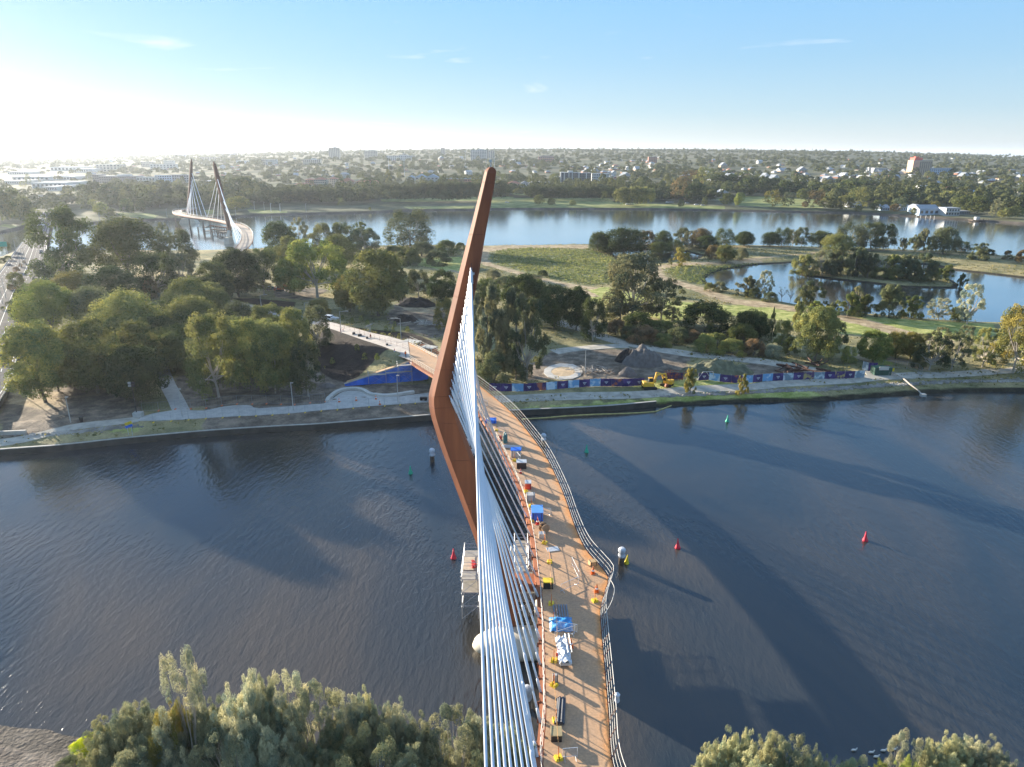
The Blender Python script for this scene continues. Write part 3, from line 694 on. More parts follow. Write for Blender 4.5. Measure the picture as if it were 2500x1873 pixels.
Ys = [71.5 + (150 - 71.5) * (j / (NF - 1)) ** 1.05 for j in range(NF)]
for j, Yd in enumerate(Ys):
    y = 975 - (975 - 668) * (j / (NF - 1)); a_ = mastpt(y) + Vector((.35, .25, 0))
    i = min(range(len(LN)), key=lambda i: abs(LN[i].y - Yd)); e = LN[i] + nl[i] * .5 + Vector((0, 0, -.05)); cable(a_, e, .078, 3.0)
for Yd in np.arange(44, 150, 2.62):     # brackets under the flange, one each
    i = min(range(len(LN)), key=lambda i: abs(LN[i].y - Yd)); p, n_ = LN[i], nl[i]; q = MB()
    q.box((.42, 0, -.30), (.75, .10, .5)); q.tube([(.55, 0, -.1), (.62, 0, .35)], .05, 5)
    o = q.build('bracket', M_rustd); o.location = p; o.rotation_euler = (0, 0, math.atan2(n_.y, n_.x)); par(o)
# ---- pier in the water under mast and deck
pc = G(1252, 1588, 1.2); q = MB(); prof = [(.2, 1.0, -.8), (.80, 1.0, 0), (1.0, 1.0, .7), (.96, 1, 1.3), (.80, 1, 1.9), (.35, 1, 2.3), (.05, 1, 2.35)]
vs = []; fs = []; ne = 40
for s_, _, z_ in prof:
    for k in range(ne):
        t_ = 2 * math.pi * k / ne; vs.append((pc.x + .9 + s_ * 5.6 * math.copysign(abs(math.cos(t_)) ** .8, math.cos(t_)), pc.y + 1.6 + s_ * 2.5 * math.sin(t_), z_))
for i in range(len(prof) - 1):
    for k in range(ne): fs.append((i * ne + k, i * ne + (k + 1) % ne, (i + 1) * ne + (k + 1) % ne, (i + 1) * ne + k))
fs.append(tuple((len(prof) - 1) * ne + k for k in range(ne)))
par(q.add(vs, fs).build('pier', M_pier, smooth=True))
for dx in (3.2, 5.6):
    par(MB().tube([(pc.x + dx, pc.y + 2.5, 2.2), (pc.x + dx + .3, pc.y + 3.2, 7.4)], [.9, .7], 12).build('pier_column', M_pier, smooth=True))
# cross beam from the mast to the deck
x1, x2 = U('K', 690, 905), U('K', 900, 905); a_, b_ = G(*x1, 7.6), G(*x2, 7.6)
par(MB().box((a_ + b_) / 2 + Vector((-.6, 0, -.2)), ((b_ - a_).length + 1.6, 2.2, 1.0)).build('cross_beam', M_rust))
# ---- scaffolding round the mast foot
M_tube = mat('scaffold tube', (.42, .43, .44), .5, .15, 3, metal=.5)
M_plank = mat('scaffold planks', (.36, .33, .28), .85, .15, 1.5)
def scaffold(name, label, org, nx, ny, nz, sx, sy, sz, rz=0, decks=None, group=None, t_=1.0):
    root = empty(name, org, rz); tag(root, label, 'scaffold', group); f = MB()
    for i in range(nx + 1):
        for j in range(ny + 1): f.tube([(i * sx, j * sy, 0), (i * sx, j * sy, nz * sz + 1.1)], .04 * t_, 4)
    for k in range(1, nz + 1):
        for dz_ in (0, .55, 1.05):
            if dz_ and k < nz: continue
            for j in range(ny + 1): f.tube([(-.2, j * sy, k * sz + dz_), (nx * sx + .2, j * sy, k * sz + dz_)], .035 * t_, 4)
            for i in range(nx + 1): f.tube([(i * sx, -.2, k * sz + dz_), (i * sx, ny * sy + .2, k * sz + dz_)], .035 * t_, 4)
        for i in range(nx): f.tube([(i * sx, 0, (k - 1) * sz), ((i + 1) * sx, 0, k * sz)], .03 * t_, 4); f.tube([(i * sx, ny * sy, k * sz), ((i + 1) * sx, ny * sy, (k - 1) * sz)], .03 * t_, 4)
    f.build('frame', M_tube, root)
    for k in (decks or [nz]):
        p = MB()
        for j in range(int(ny * sy / .3)): p.box((nx * sx / 2, .15 + j * .3, k * sz + .06), (nx * sx, .27, .05))
        p.build('plank_deck', M_plank, root)
    return root
sA = G(*U('K', 118, 835), 5.5)
s_ = scaffold('scaffold_tower', 'grey scaffold platform wrapped round the foot of the tall mast, left of the cables', (sA.x, sA.y - 1.5, .1), 4, 3, 3, 2.0, 2.2, 1.85, decks=[2, 3])
sB = G(*U('K', 600, 700), 6.5)
s_ = scaffold('scaffold_tower', 'scaffold bay between the fan of cables and the curved deck edge', (sB.x + .6, sB.y - 2.5, .2), 3, 3, 3, 1.7, 2.4, 2.1, decks=[1, 3])
# red drums and plywood on the platform
ply = MB().box((0, 0, .03), (2.6, 3.0, .05)).build('plywood_sheet', mat('pale plywood', (.52, .42, .30), .8, .1, 2)); pp = G(*U('K', 235, 730), 5.75); ply.location = pp
tag(ply, 'pale plywood sheet lying on the scaffold platform left of the mast', 'plywood sheet')
M_red = mat('red plastic', (.62, .05, .04), .45, .08, 2); M_yel = mat('yellow plastic', (.78, .55, .03), .5, .1, 2); M_org = mat('orange plastic', (.80, .17, .03), .5, .08, 2)
for i, (u, v) in enumerate([(225, 728), (232, 750), (240, 738), (228, 772), (250, 762)]):
    p = GU('K', u, v, 5.85); o = MB().lathe((0, 0, 0), [(.16, 0), (.2, .05), (.2, .1), (.12, .14), (.12, .32), (.2, .36), (.2, .42)], 10).build('hose_reel', M_red, loc=p)
    tag(o, 'small red reel among the cluster on the plywood sheet beside the mast', 'hose reel', 'red reels on the plywood')

# ================================================================== THE SECOND BRIDGE, FAR ACROSS THE ISLAND
def QP(u, v, z=8.0): return GU('Q', u, v, z)
fb = empty('far_footbridge', tuple(QP(1005, 1290, 0)))
tag(fb, 'far curving footbridge with two dark leaning masts and white cables, across the distant channel', 'footbridge')
def fpar(o): o.parent = fb; o.matrix_parent_inverse = Matrix.Translation(-Vector(fb.location)); return o
M_fdeck = mat('pale bridge deck', (.36, .29, .23), .85, .1, .3)
cl = [QP(u, v, z) for u, v, z in ((440, 862, 4.5), (330, 872, 7.5), (240, 880, 8), (195, 905, 8), (215, 935, 8), (340, 965, 8), (480, 988, 8), (640, 1008, 8), (800, 1035, 8), (950, 1065, 8), (1090, 1105, 8), (1185, 1155, 8), (1240, 1220, 8), (1252, 1290, 8), (1232, 1360, 7.6), (1180, 1430, 7), (1110, 1490, 6), (1040, 1540, 4.5))]
C_ = catmull(cl, 6); C_ = resample(C_, step=2.5); cn = normals2(C_)
vs = []; fs = []
for p, n_ in zip(C_, cn): vs += [p - n_ * 3.2, p + n_ * 3.2, p + n_ * 2.2 + Vector((0, 0, -1.2)), p - n_ * 2.2 + Vector((0, 0, -1.2))]
for i in range(len(C_) - 1):
    for k in range(4): fs.append((i * 4 + k, i * 4 + (k + 1) % 4, (i + 1) * 4 + (k + 1) % 4, (i + 1) * 4 + k))
fpar(MB().add(vs, fs, 0).build('deck', M_fdeck))
for s in (-1, 1):
    for h, rr in ((1.3, .10), (.7, .06), (-.1, .22)): fpar(MB().tube([p + n_ * s * 3.2 + Vector((0, 0, h)) for p, n_ in zip(C_, cn)], rr, 5).build('handrail' if h > 1 else 'rail' if h > 0 else 'edge_beam', M_railw if h > 0 else M_rust))
    bp_ = None
    for p, n_ in list(zip(C_, cn))[::2]:
        if bp_ is None: bp_ = MB().tube([(0, 0, 0), (0, 0, 1.3)], .06, 4).build('post', M_galv); o = bp_
        else: o = bp_.copy(); col.objects.link(o)
        o.location = p + n_ * s * 3.2; fpar(o)
M_fmast = mat('dark mast steel', (.15, .07, .045), .8, .12, .3)
def fmast(px, wds, Y):
    P_ = [WY(*U('Q', u, v), Y) for u, v in px]; q = MB(); vs = []; fs = []
    for p, w_ in zip(P_, wds):
        for a_, b_ in ((-1, 0), (-.4, -.6), (.6, -.6), (1, 0), (.6, .6), (-.6, .6)): vs.append(p + Vector((a_ * w_ / 2, b_ * w_ / 2, 0)))
    for i in range(len(P_) - 1):
        for k in range(6): fs.append((i * 6 + k, (i + 1) * 6 + k, (i + 1) * 6 + (k + 1) % 6, i * 6 + (k + 1) % 6))
    fs += [(0, 1, 2, 3, 4, 5), tuple((len(P_) - 1) * 6 + k for k in range(5, -1, -1))]
    fpar(q.add(vs, fs).build('mast', M_fmast)); return Y
Y1_ = QP(352, 1045, 0).y; Y2_ = QP(1005, 1310, 0).y
fmast([(413, 112), (411, 160), (405, 330), (394, 520), (386, 620), (374, 740), (360, 900), (352, 1050)], [.5, 2.2, 2.9, 3.0, 3.0, 2.8, 2.4, 2.2], Y1_)
fmast([(746, 148), (760, 200), (805, 400), (850, 590), (885, 760), (930, 930), (970, 1110), (1003, 1310)], [.6, 2.4, 3.4, 3.5, 3.3, 3.1, 2.9, 2.4], Y2_)
def fcab(t_, e_, Y):
    a_ = WY(*U('Q', *t_), Y); e3 = QP(*e_, 8.2); fpar(MB().tube([a_, (a_ + e3) / 2 + Vector((0, 0, -.3)), e3], .20, 5).build('stay_cable', M_cable))
for t_, e_ in zip([(421, 325), (410, 378), (408, 435), (405, 492), (402, 550), (400, 590), (396, 610), (392, 620)], [(640, 978), (565, 965), (500, 958), (447, 952), (402, 946), (372, 936), (350, 918), (332, 900)]): fcab(t_, e_, Y1_)
for t_, e_ in zip([(788, 432), (806, 512), (826, 592), (848, 690), (882, 770)], [(652, 985), (730, 1000), (806, 1014), (862, 1025), (912, 1035)]): fcab(t_, e_, Y2_)
for t_, e_ in zip([(803, 410), (830, 500), (862, 620), (890, 740), (915, 850)], [(1105, 1385), (1116, 1350), (1130, 1310), (1138, 1265), (1135, 1205)]): fcab(t_, e_, Y2_)
for (u0, u1, v) in ((225, 480, 1078), (902, 985, 1385)):
    a_, b_ = QP(u0, v, 0), QP(u1, v, 0); c_ = (a_ + b_) / 2; w_ = (b_ - a_).length
    fpar(MB().box((c_.x, c_.y + 4, 1.8), (w_, 8, 4.0), taper=.72).build('pier', M_pier))
    fpar(MB().tube([(c_.x, c_.y + 4, 3.6), (c_.x, c_.y + 6, 7.5)], 1.2, 8).build('pier_column', M_pier))
# temporary timber jetty below it and single mooring piles
M_wood = mat('weathered timber', (.16, .12, .09), .9, .2, 1.0)
jt = empty('timber_jetty', tuple(QP(780, 1180, 0))); tag(jt, 'low timber work jetty on piles below the far bridge, beside its second mast', 'jetty')
a_, b_ = QP(600, 1140, 2.2), QP(990, 1175, 2.2)
def jpar(o): o.parent = jt; o.matrix_parent_inverse = Matrix.Translation(-Vector(jt.location)); return o
for (u0, v0, u1, v1, m_) in ((585, 1195, 700, 1188, M_wood), (600, 1135, 720, 1125, M_wood), (700, 1110, 1000, 1150, M_rustd), (720, 1165, 1010, 1190, M_wood), (830, 1200, 1000, 1215, M_wood)):
    p0, p1 = QP(u0, v0, 2.4), QP(u1, v1, 2.4); c_ = (p0 + p1) / 2; jpar(MB().box((0, 0, 0), ((p1 - p0).length, 2.0, .7), rz=math.atan2(p1.y - p0.y, p1.x - p0.x)).build('beam', m_, loc=c_))
for u, v in ((595, 1190), (618, 1255), (705, 1215), (735, 1270), (800, 1220), (822, 1215), (850, 1215), (880, 1220), (915, 1240), (950, 1240), (600, 1140), (700, 1120), (760, 1180)):
    p = QP(u, v, 0); jpar(MB().lathe((0, 0, 0), [(.42, -.5), (.42, 4.2), (.25, 4.4)], 8).build('pile', M_wood, loc=p))
for u, v in ((178, 1058), (410, 1215), (522, 1235), (390, 1100), (1325, 1310)):
    p = QP(u, v, 0); tag(MB().lathe((0, 0, 0), [(.45, -.5), (.45, 4.6), (.3, 5.0)], 8).build('mooring_pile', M_wood, loc=p), 'single dark pile standing in the water near the far bridge', 'pile', 'piles in the channel by the far bridge')
# ================================================================== TREES
def leaf_material(name, transl=.30):
    m = bpy.data.materials.new(name); m.use_nodes = True; N, L = m.node_tree.nodes, m.node_tree.links
    for n in list(N): N.remove(n)
    o_ = N.new('ShaderNodeOutputMaterial'); oi = N.new('ShaderNodeObjectInfo'); at = N.new('ShaderNodeAttribute'); at.attribute_name = 'hue'
    r = N.new('ShaderNodeValToRGB'); e = r.color_ramp.elements; e[0].position = 0; e[1].position = 1
    e[0].color = (.62, .74, .66, 1); e[1].color = (1.55, 1.35, .95, 1); L.new(at.outputs['Fac'], r.inputs[0])
    mx_ = N.new('ShaderNodeMix'); mx_.data_type = 'RGBA'; mx_.blend_type = 'MULTIPLY'; mx_.inputs['Factor'].default_value = 1
    L.new(r.outputs[0], mx_.inputs['A']); L.new(oi.outputs['Color'], mx_.inputs['B'])
    hs = N.new('ShaderNodeHueSaturation'); L.new(mx_.outputs['Result'], hs.inputs['Color'])
    q = N.new('ShaderNodeMapRange'); q.inputs[3].default_value = .8; q.inputs[4].default_value = 1.22; L.new(oi.outputs['Random'], q.inputs[0]); L.new(q.outputs[0], hs.inputs['Value'])
    d = N.new('ShaderNodeBsdfDiffuse'); tr = N.new('ShaderNodeBsdfTranslucent'); ms = N.new('ShaderNodeMixShader'); ms.inputs[0].default_value = transl
    L.new(hs.outputs[0], d.inputs[0]); L.new(hs.outputs[0], tr.inputs[0]); L.new(d.outputs[0], ms.inputs[1]); L.new(tr.outputs[0], ms.inputs[2]); L.new(ms.outputs[0], o_.inputs[0])
    return m
M_leaf = leaf_material('leaves')
M_bark = mat('grey bark', (.17, .145, .115), .95, .3, 3, bump=.03); M_barkp = mat('pale gum bark', (.42, .37, .31), .85, .25, 2.5)
def cards(C, Nn, S, asp, Up=None, rs=None):
    """leaf clusters: small rhombs at C facing Nn; returns vertex array (n*4,3)"""
    n = len(C); r = rs.normal(size=(n, 3)) if Up is None else Up + rs.normal(size=(n, 3)) * .35
    Nn = Nn / (np.linalg.norm(Nn, axis=1, keepdims=True) + 1e-9)
    a = r - (r * Nn).sum(1, keepdims=True) * Nn; a /= np.linalg.norm(a, axis=1, keepdims=True) + 1e-9; b = np.cross(Nn, a)
    s = S[:, None]; w_ = s * asp; j = lambda: 1 + rs.uniform(-.25, .25, (n, 1))
    bend = Nn * s * .25
    V = np.stack([C - a * s * j(), C + b * w_ * j() - bend, C + a * s * j(), C - b * w_ * j() - bend], 1)
    return V.reshape(-1, 3)
def quad_mesh(name, V, hue, mats):
    me = bpy.data.meshes.new(name); n = len(V) // 4
    me.vertices.add(len(V)); me.vertices.foreach_set('co', V.astype(np.float32).ravel())
    me.loops.add(len(V)); me.loops.foreach_set('vertex_index', np.arange(len(V), dtype=np.int32))
    me.polygons.add(n); me.polygons.foreach_set('loop_start', (np.arange(n) * 4).astype(np.int32)); me.update()
    for m in mats: me.materials.append(m)
    a = me.attributes.new('hue', 'FLOAT', 'POINT'); a.data.foreach_set('value', np.repeat(hue, 4).astype(np.float32)); return me
def lobes_for(kind, rs):
    """clump centres and radii in a unit tree: height 1, crown width 1"""
    P = []
    if kind == 'gum':
        for _ in range(66):
            t = rs.uniform(.0, 1); z = .12 + .82 * t; R_ = .43 * math.sin(min(.97, .22 + t * .72) * math.pi) ** .5; a = rs.uniform(0, 6.28); q = rs.uniform(.35, 1) ** .5
            P.append((R_ * q * math.cos(a), R_ * q * math.sin(a), z, rs.uniform(.08, .14), 1.0))
    elif kind == 'open':
        for _ in range(64):
            t = rs.uniform(0, 1); z = .16 + .80 * t; R_ = .44 * math.sin(min(.97, .2 + t * .75) * math.pi) ** .5; a = rs.uniform(0, 6.28); q = rs.uniform(.3, 1) ** .5
            P.append((R_ * q * math.cos(a), R_ * q * math.sin(a), z, rs.uniform(.05, .09), 1.0))
    elif kind in ('dense', 'fig'):
        z0 = .05 if kind == 'dense' else .12
        zc = (z0 + .90) / 2; zr = .90 - zc
        for _ in range(105):
            d = rs.normal(size=3); d /= np.linalg.norm(d); d[2] = d[2] if d[2] > -.75 else -d[2]
            k = rs.uniform(.80, 1.02); R_ = .385 * (1.0 if d[2] < 0 else .96)
            P.append((R_ * d[0] * k, R_ * d[1] * k, zc + zr * d[2] * k, rs.uniform(.055, .115), 1.0))
        for _ in range(14):
            a = rs.uniform(0, 6.28); q = rs.uniform(0, .25); P.append((q * math.cos(a), q * math.sin(a), rs.uniform(z0 + .1, .70), .17, 1))
    elif kind == 'caz':
        for _ in range(44):
            a = rs.uniform(0, 6.28); q = rs.uniform(0, 1) ** .6; z = .07 + .85 * rs.uniform(0, 1); R_ = .43 * (1 - max(0, z - .5) * 1.1)
            P.append((R_ * q * math.cos(a), R_ * q * math.sin(a), z, rs.uniform(.07, .12), 1.15))
    elif kind == 'plume':
        for _ in range(20):
            a = rs.uniform(0, 6.28); q = rs.uniform(0, 1) ** .7 * .30; zt = .97 - .45 * (q / .3) ** 1.5 * rs.uniform(.5, 1); bx, by = q * math.cos(a), q * math.sin(a)
            for j in range(7):
                t = j / 6; P.append((bx + rs.normal() * .035, by + rs.normal() * .035, zt - t * rs.uniform(.28, .40), .028 + .05 * t ** .7, 1.25))
    elif kind == 'bush':
        for _ in range(34):
            a = rs.uniform(0, 6.28); e = rs.uniform(0, 1); R_ = .42 * math.cos(e * 1.45) ** .7; P.append((R_ * math.cos(a) * rs.uniform(.7, 1), R_ * math.sin(a) * rs.uniform(.7, 1), .08 + .72 * math.sin(e * 1.5), rs.uniform(.10, .17), 1.0))
    elif kind == 'cone':
        for _ in range(30):
            t = rs.uniform(0, 1); z = .12 + .83 * t; R_ = .36 * (1 - t) ** .7 + .03; a = rs.uniform(0, 6.28); q = rs.uniform(.4, 1)
            P.append((R_ * q * math.cos(a), R_ * q * math.sin(a), z, rs.uniform(.05, .1) * (1.2 - .6 * t), 1.4))
    elif kind == 'bare':
        for _ in range(16):
            a = rs.uniform(0, 6.28); q = rs.uniform(.3, 1); z = rs.uniform(.45, .95); P.append((.34 * q * math.cos(a), .34 * q * math.sin(a), z, .05, 1.2))
    return P
def crown_mesh(kind, seed, n, size, blade=.62, thin=1.0, zst=1.0):
    rs = np.random.RandomState(seed); P = [(*p[:4], p[4] * zst) for p in lobes_for(kind, rs)]; w = np.array([p[3] ** 2 for p in P]); w /= w.sum(); cnt = (w * n).astype(int) + 3
    Cs, Ns, Ss, Hs = [], [], [], []
    for p, k in zip(P, cnt):
        c = np.array(p[:3]); d = rs.normal(size=(k, 3)); d /= np.linalg.norm(d, axis=1, keepdims=True)
        d[:, 2] = np.where(d[:, 2] < -.7, -d[:, 2] * .6, d[:, 2])
        sub = rs.normal(size=(9, 3)); sub /= np.linalg.norm(sub, axis=1, keepdims=True); near_ = (d @ sub.T).max(1)   # tufts on each clump
        rr = p[3] * (0.62 + .48 * np.clip(near_, 0, 1) ** 4 * rs.uniform(.75, 1.1, k)) * (1 - .35 * rs.uniform(0, 1, k) ** 3)
        q = d * rr[:, None]; q[:, 2] *= p[4]; Cs.append(c + q); Ns.append(d * .9 + rs.normal(size=(k, 3)) * .55 + np.array([0, 0, .25]))
        Ss.append(size * rs.uniform(.6, 1.35, k)); Hs.append(np.clip(rs.uniform(.0, 1.0) + rs.normal(size=k) * .12 + (q[:, 2] / p[3]) * .12, 0, 1))
    C, Nn, S, H = map(np.concatenate, (Cs, Ns, Ss, Hs))
    up = None
    if kind in ('caz', 'cone', 'plume'): up = np.tile(np.array([0, 0, 1.0]), (len(C), 1)) + (C - np.array([0, 0, .4])) * 1.2
    V = cards(C, Nn, S * thin, blade, up, rs)
    return quad_mesh(kind + '_crown', V, H, [M_leaf]), P
def trunk_mesh(kind, P, seed, thick=.028):
    rs = np.random.RandomState(seed + 77); q = MB(); zf = {'gum': .30, 'open': .26, 'dense': .2, 'fig': .2, 'caz': .8, 'plume': .7, 'bush': .2, 'cone': .9, 'bare': .4}[kind]
    lean = rs.uniform(-.05, .05, 2); top = Vector((lean[0], lean[1], zf)); base = Vector((0, 0, -.03))
    q.tube([base, Vector((lean[0] * .2, lean[1] * .2, zf * .35)), Vector((lean[0] * .6, lean[1] * .6, zf * .7)), top], [thick * 1.25, thick, thick * .85, thick * .65], 7)
    sel = sorted(P, key=lambda p: -p[3])[:{'gum': 14, 'open': 20, 'dense': 8, 'fig': 8, 'caz': 10, 'plume': 16, 'bush': 3, 'cone': 3, 'bare': 16}[kind]]
    for p in sel:
        e = Vector(p[:3]); s0 = base.lerp(top, rs.uniform(.6, 1) if kind not in ('caz', 'plume') else max(.15, min(.95, e.z / zf * .6))); mid = s0.lerp(e, .5) + Vector((rs.uniform(-.03, .03), rs.uniform(-.03, .03), .02 - .05 * (kind in ('gum', 'open'))))
        q.tube([s0, mid, e], [thick * .55, thick * .32, thick * .10], 5, cap=False)
        if kind in ('bare', 'open', 'gum'):
            for _ in range(2): q.tube([mid, mid.lerp(e, .6) + Vector(rs.uniform(-.07, .07, 3)) + Vector((0, 0, .03))], [thick * .22, thick * .05], 4, cap=False)
    return q.mesh(kind + '_trunk', M_barkp if kind in ('gum', 'open', 'bare') else M_bark)
PROTO = {}
def protos(key, kind, n, size, seeds, **k):
    L_ = []
    for s in seeds:
        me, P = crown_mesh(kind, s, n, size, **k); L_.append((me, trunk_mesh(kind, P, s, .016 if kind in ('caz', 'bare', 'cone', 'plume') else .019)))
    PROTO[key] = L_
protos('gum', 'gum', 16000, .0135, (1, 2, 3)); protos('open', 'open', 14000, .012, (4, 5, 6)); protos('dense', 'dense', 25000, .0120, (7, 8, 9, 10))
protos('caz', 'caz', 17000, .018, (11, 12, 13), blade=.38); protos('bush', 'bush', 8000, .019, (14, 15, 16)); protos('cone', 'cone', 5000, .02, (17, 18), blade=.3)
protos('bare', 'bare', 1500, .012, (19, 20), blade=.3)
for k_, kk_, n_, s_, sd_ in (('gum_w', 'gum', 15000, .0125, (41, 42)), ('dense_w', 'dense', 22000, .0120, (43, 44, 45)), ('bush_w', 'bush', 12000, .017, (46, 47)), ('open_w', 'open', 15000, .0115, (48,)), ('caz_w', 'caz', 18000, .016, (49,))): protos(k_, kk_, n_, s_, sd_, zst=1.7, **({'blade': .36} if kk_ == 'caz' else {}))
protos('nearcaz', 'plume', 62000, .0125, (21, 22, 23, 24), blade=.13); protos('nearbush', 'bush', 30000, .008, (25, 26))
protos('fdense', 'dense', 1500, .034, (31, 32, 33)); protos('ffig', 'fig', 2400, .028, (34, 35)); protos('fcone', 'cone', 700, .045, (36,)); protos('fopen', 'gum', 1300, .03, (37, 38))
protos('nearopen', 'open', 34000, .0075, (51, 52), blade=.35)
# palm
def palm_mesh(seed):
    rs = np.random.RandomState(seed); q = MB(); q.tube([(0, 0, 0), (0, 0, .74)], [.04, .03], 6); t_ = q.mesh('palm_trunk', M_bark); q = MB(); vs = []
    Cs = []
    for k in range(34):
        a = rs.uniform(0, 6.28); el = rs.uniform(-.7, 1.2); pr = None
        for j in range(1, 7):
            s = j / 6; x = .42 * s * math.cos(el * (1 - s * .5)); z = .74 + .42 * s * math.sin(el) - .28 * s * s; Cs.append((x * math.cos(a), x * math.sin(a), z))
    C = np.array(Cs); V = cards(C, rs.normal(size=C.shape) + np.array([0, 0, 1]), np.full(len(C), .07), .25, C - np.array([0, 0, .7]), rs)
    return quad_mesh('palm_crown', V, rs.uniform(.3, .7, len(C)), [M_leaf]), t_
PROTO['palm'] = [palm_mesh(5)]
TINT_K = 1.5
TINT = {'ol': (.128, .136, .062), 'lt': (.172, .180, .076), 'br': (.152, .178, .062), 'dk': (.055, .072, .036), 'md': (.088, .104, .045), 'gy': (.130, .135, .095), 'gg': (.085, .098, .062),
        'yg': (.30, .34, .03), 'pk': (.17, .12, .085), 'sv': (.26, .27, .23), 'bn': (.11, .085, .05), 'am': (.16, .145, .055), 'fg': (.036, .048, .024), 'ngg': (.175, .188, .145), 'ngy': (.235, .245, .205), 'nol': (.18, .186, .125), 'nlt': (.27, .28, .20)}
TINT = {k: tuple(c * TINT_K for c in v) for k, v in TINT.items()}
NAMES = {'gum': 'gum_tree', 'open': 'gum_tree', 'dense': 'paperbark_tree', 'caz': 'sheoak_tree', 'bush': 'shrub', 'cone': 'young_conifer', 'bare': 'bare_tree', 'nearcaz': 'sheoak_tree', 'nearopen': 'sheoak_tree', 'nearbush': 'shrub',
         'fdense': 'broadleaf_tree', 'ffig': 'fig_tree', 'fcone': 'conifer_tree', 'fopen': 'gum_tree', 'palm': 'palm_tree'}
trnd = random.Random(4)
def tree(kind, p, h, wd, tint, label, group=None, rz=None, single=False, lean=None):
    key = kind + '_w' if wd > 1.25 * h and kind + '_w' in PROTO else kind; me, tm = trnd.choice(PROTO[key]); rz = trnd.uniform(0, 6.28) if rz is None else rz; nm = NAMES[kind]
    cat = 'shrub' if nm == 'shrub' else 'tree'
    c = bpy.data.objects.new('crown' if not single else nm, me); col.objects.link(c); t3 = TINT[tint]; j = trnd.uniform(.88, 1.12); c.color = (t3[0] * j, t3[1] * j, t3[2] * j, 1)
    if single:
        c.location = p; c.rotation_euler = (0, 0, rz); c.scale = (wd, wd, h); tag(c, label, cat, group); return c
    root = empty(nm, p, rz); tag(root, label, cat, group)
    if lean: root.rotation_euler = (lean[0], lean[1], rz)
    c.parent = root; c.scale = (wd, wd, h)
    t_ = bpy.data.objects.new('trunk', tm); col.objects.link(t_); t_.parent = root; k = min(wd, h * 1.2); t_.scale = (wd, wd, h)
    return root
GRP = {'grove': ('olive green crown packed inside the dense grove between the road and the mulch bed', 'trees of the left grove'),
       'row': ('dark rounded tree in the row along the far rim of the wetland', 'trees along the wetland rim'),
       'islet': ('bushy tree packed on the small islet in the lagoon', 'trees on the lagoon islet'),
       'bank': ('low green shrub in the belt along the gravel road', 'shrubs beside the gravel road'),
       'lag': ('green shrubby tree on the near edge of the lagoon', 'shrubs on the lagoon edge'),
       'scrub': ('grey green scrub bush on the open ground behind the tall mast', 'scrub behind the mast')}
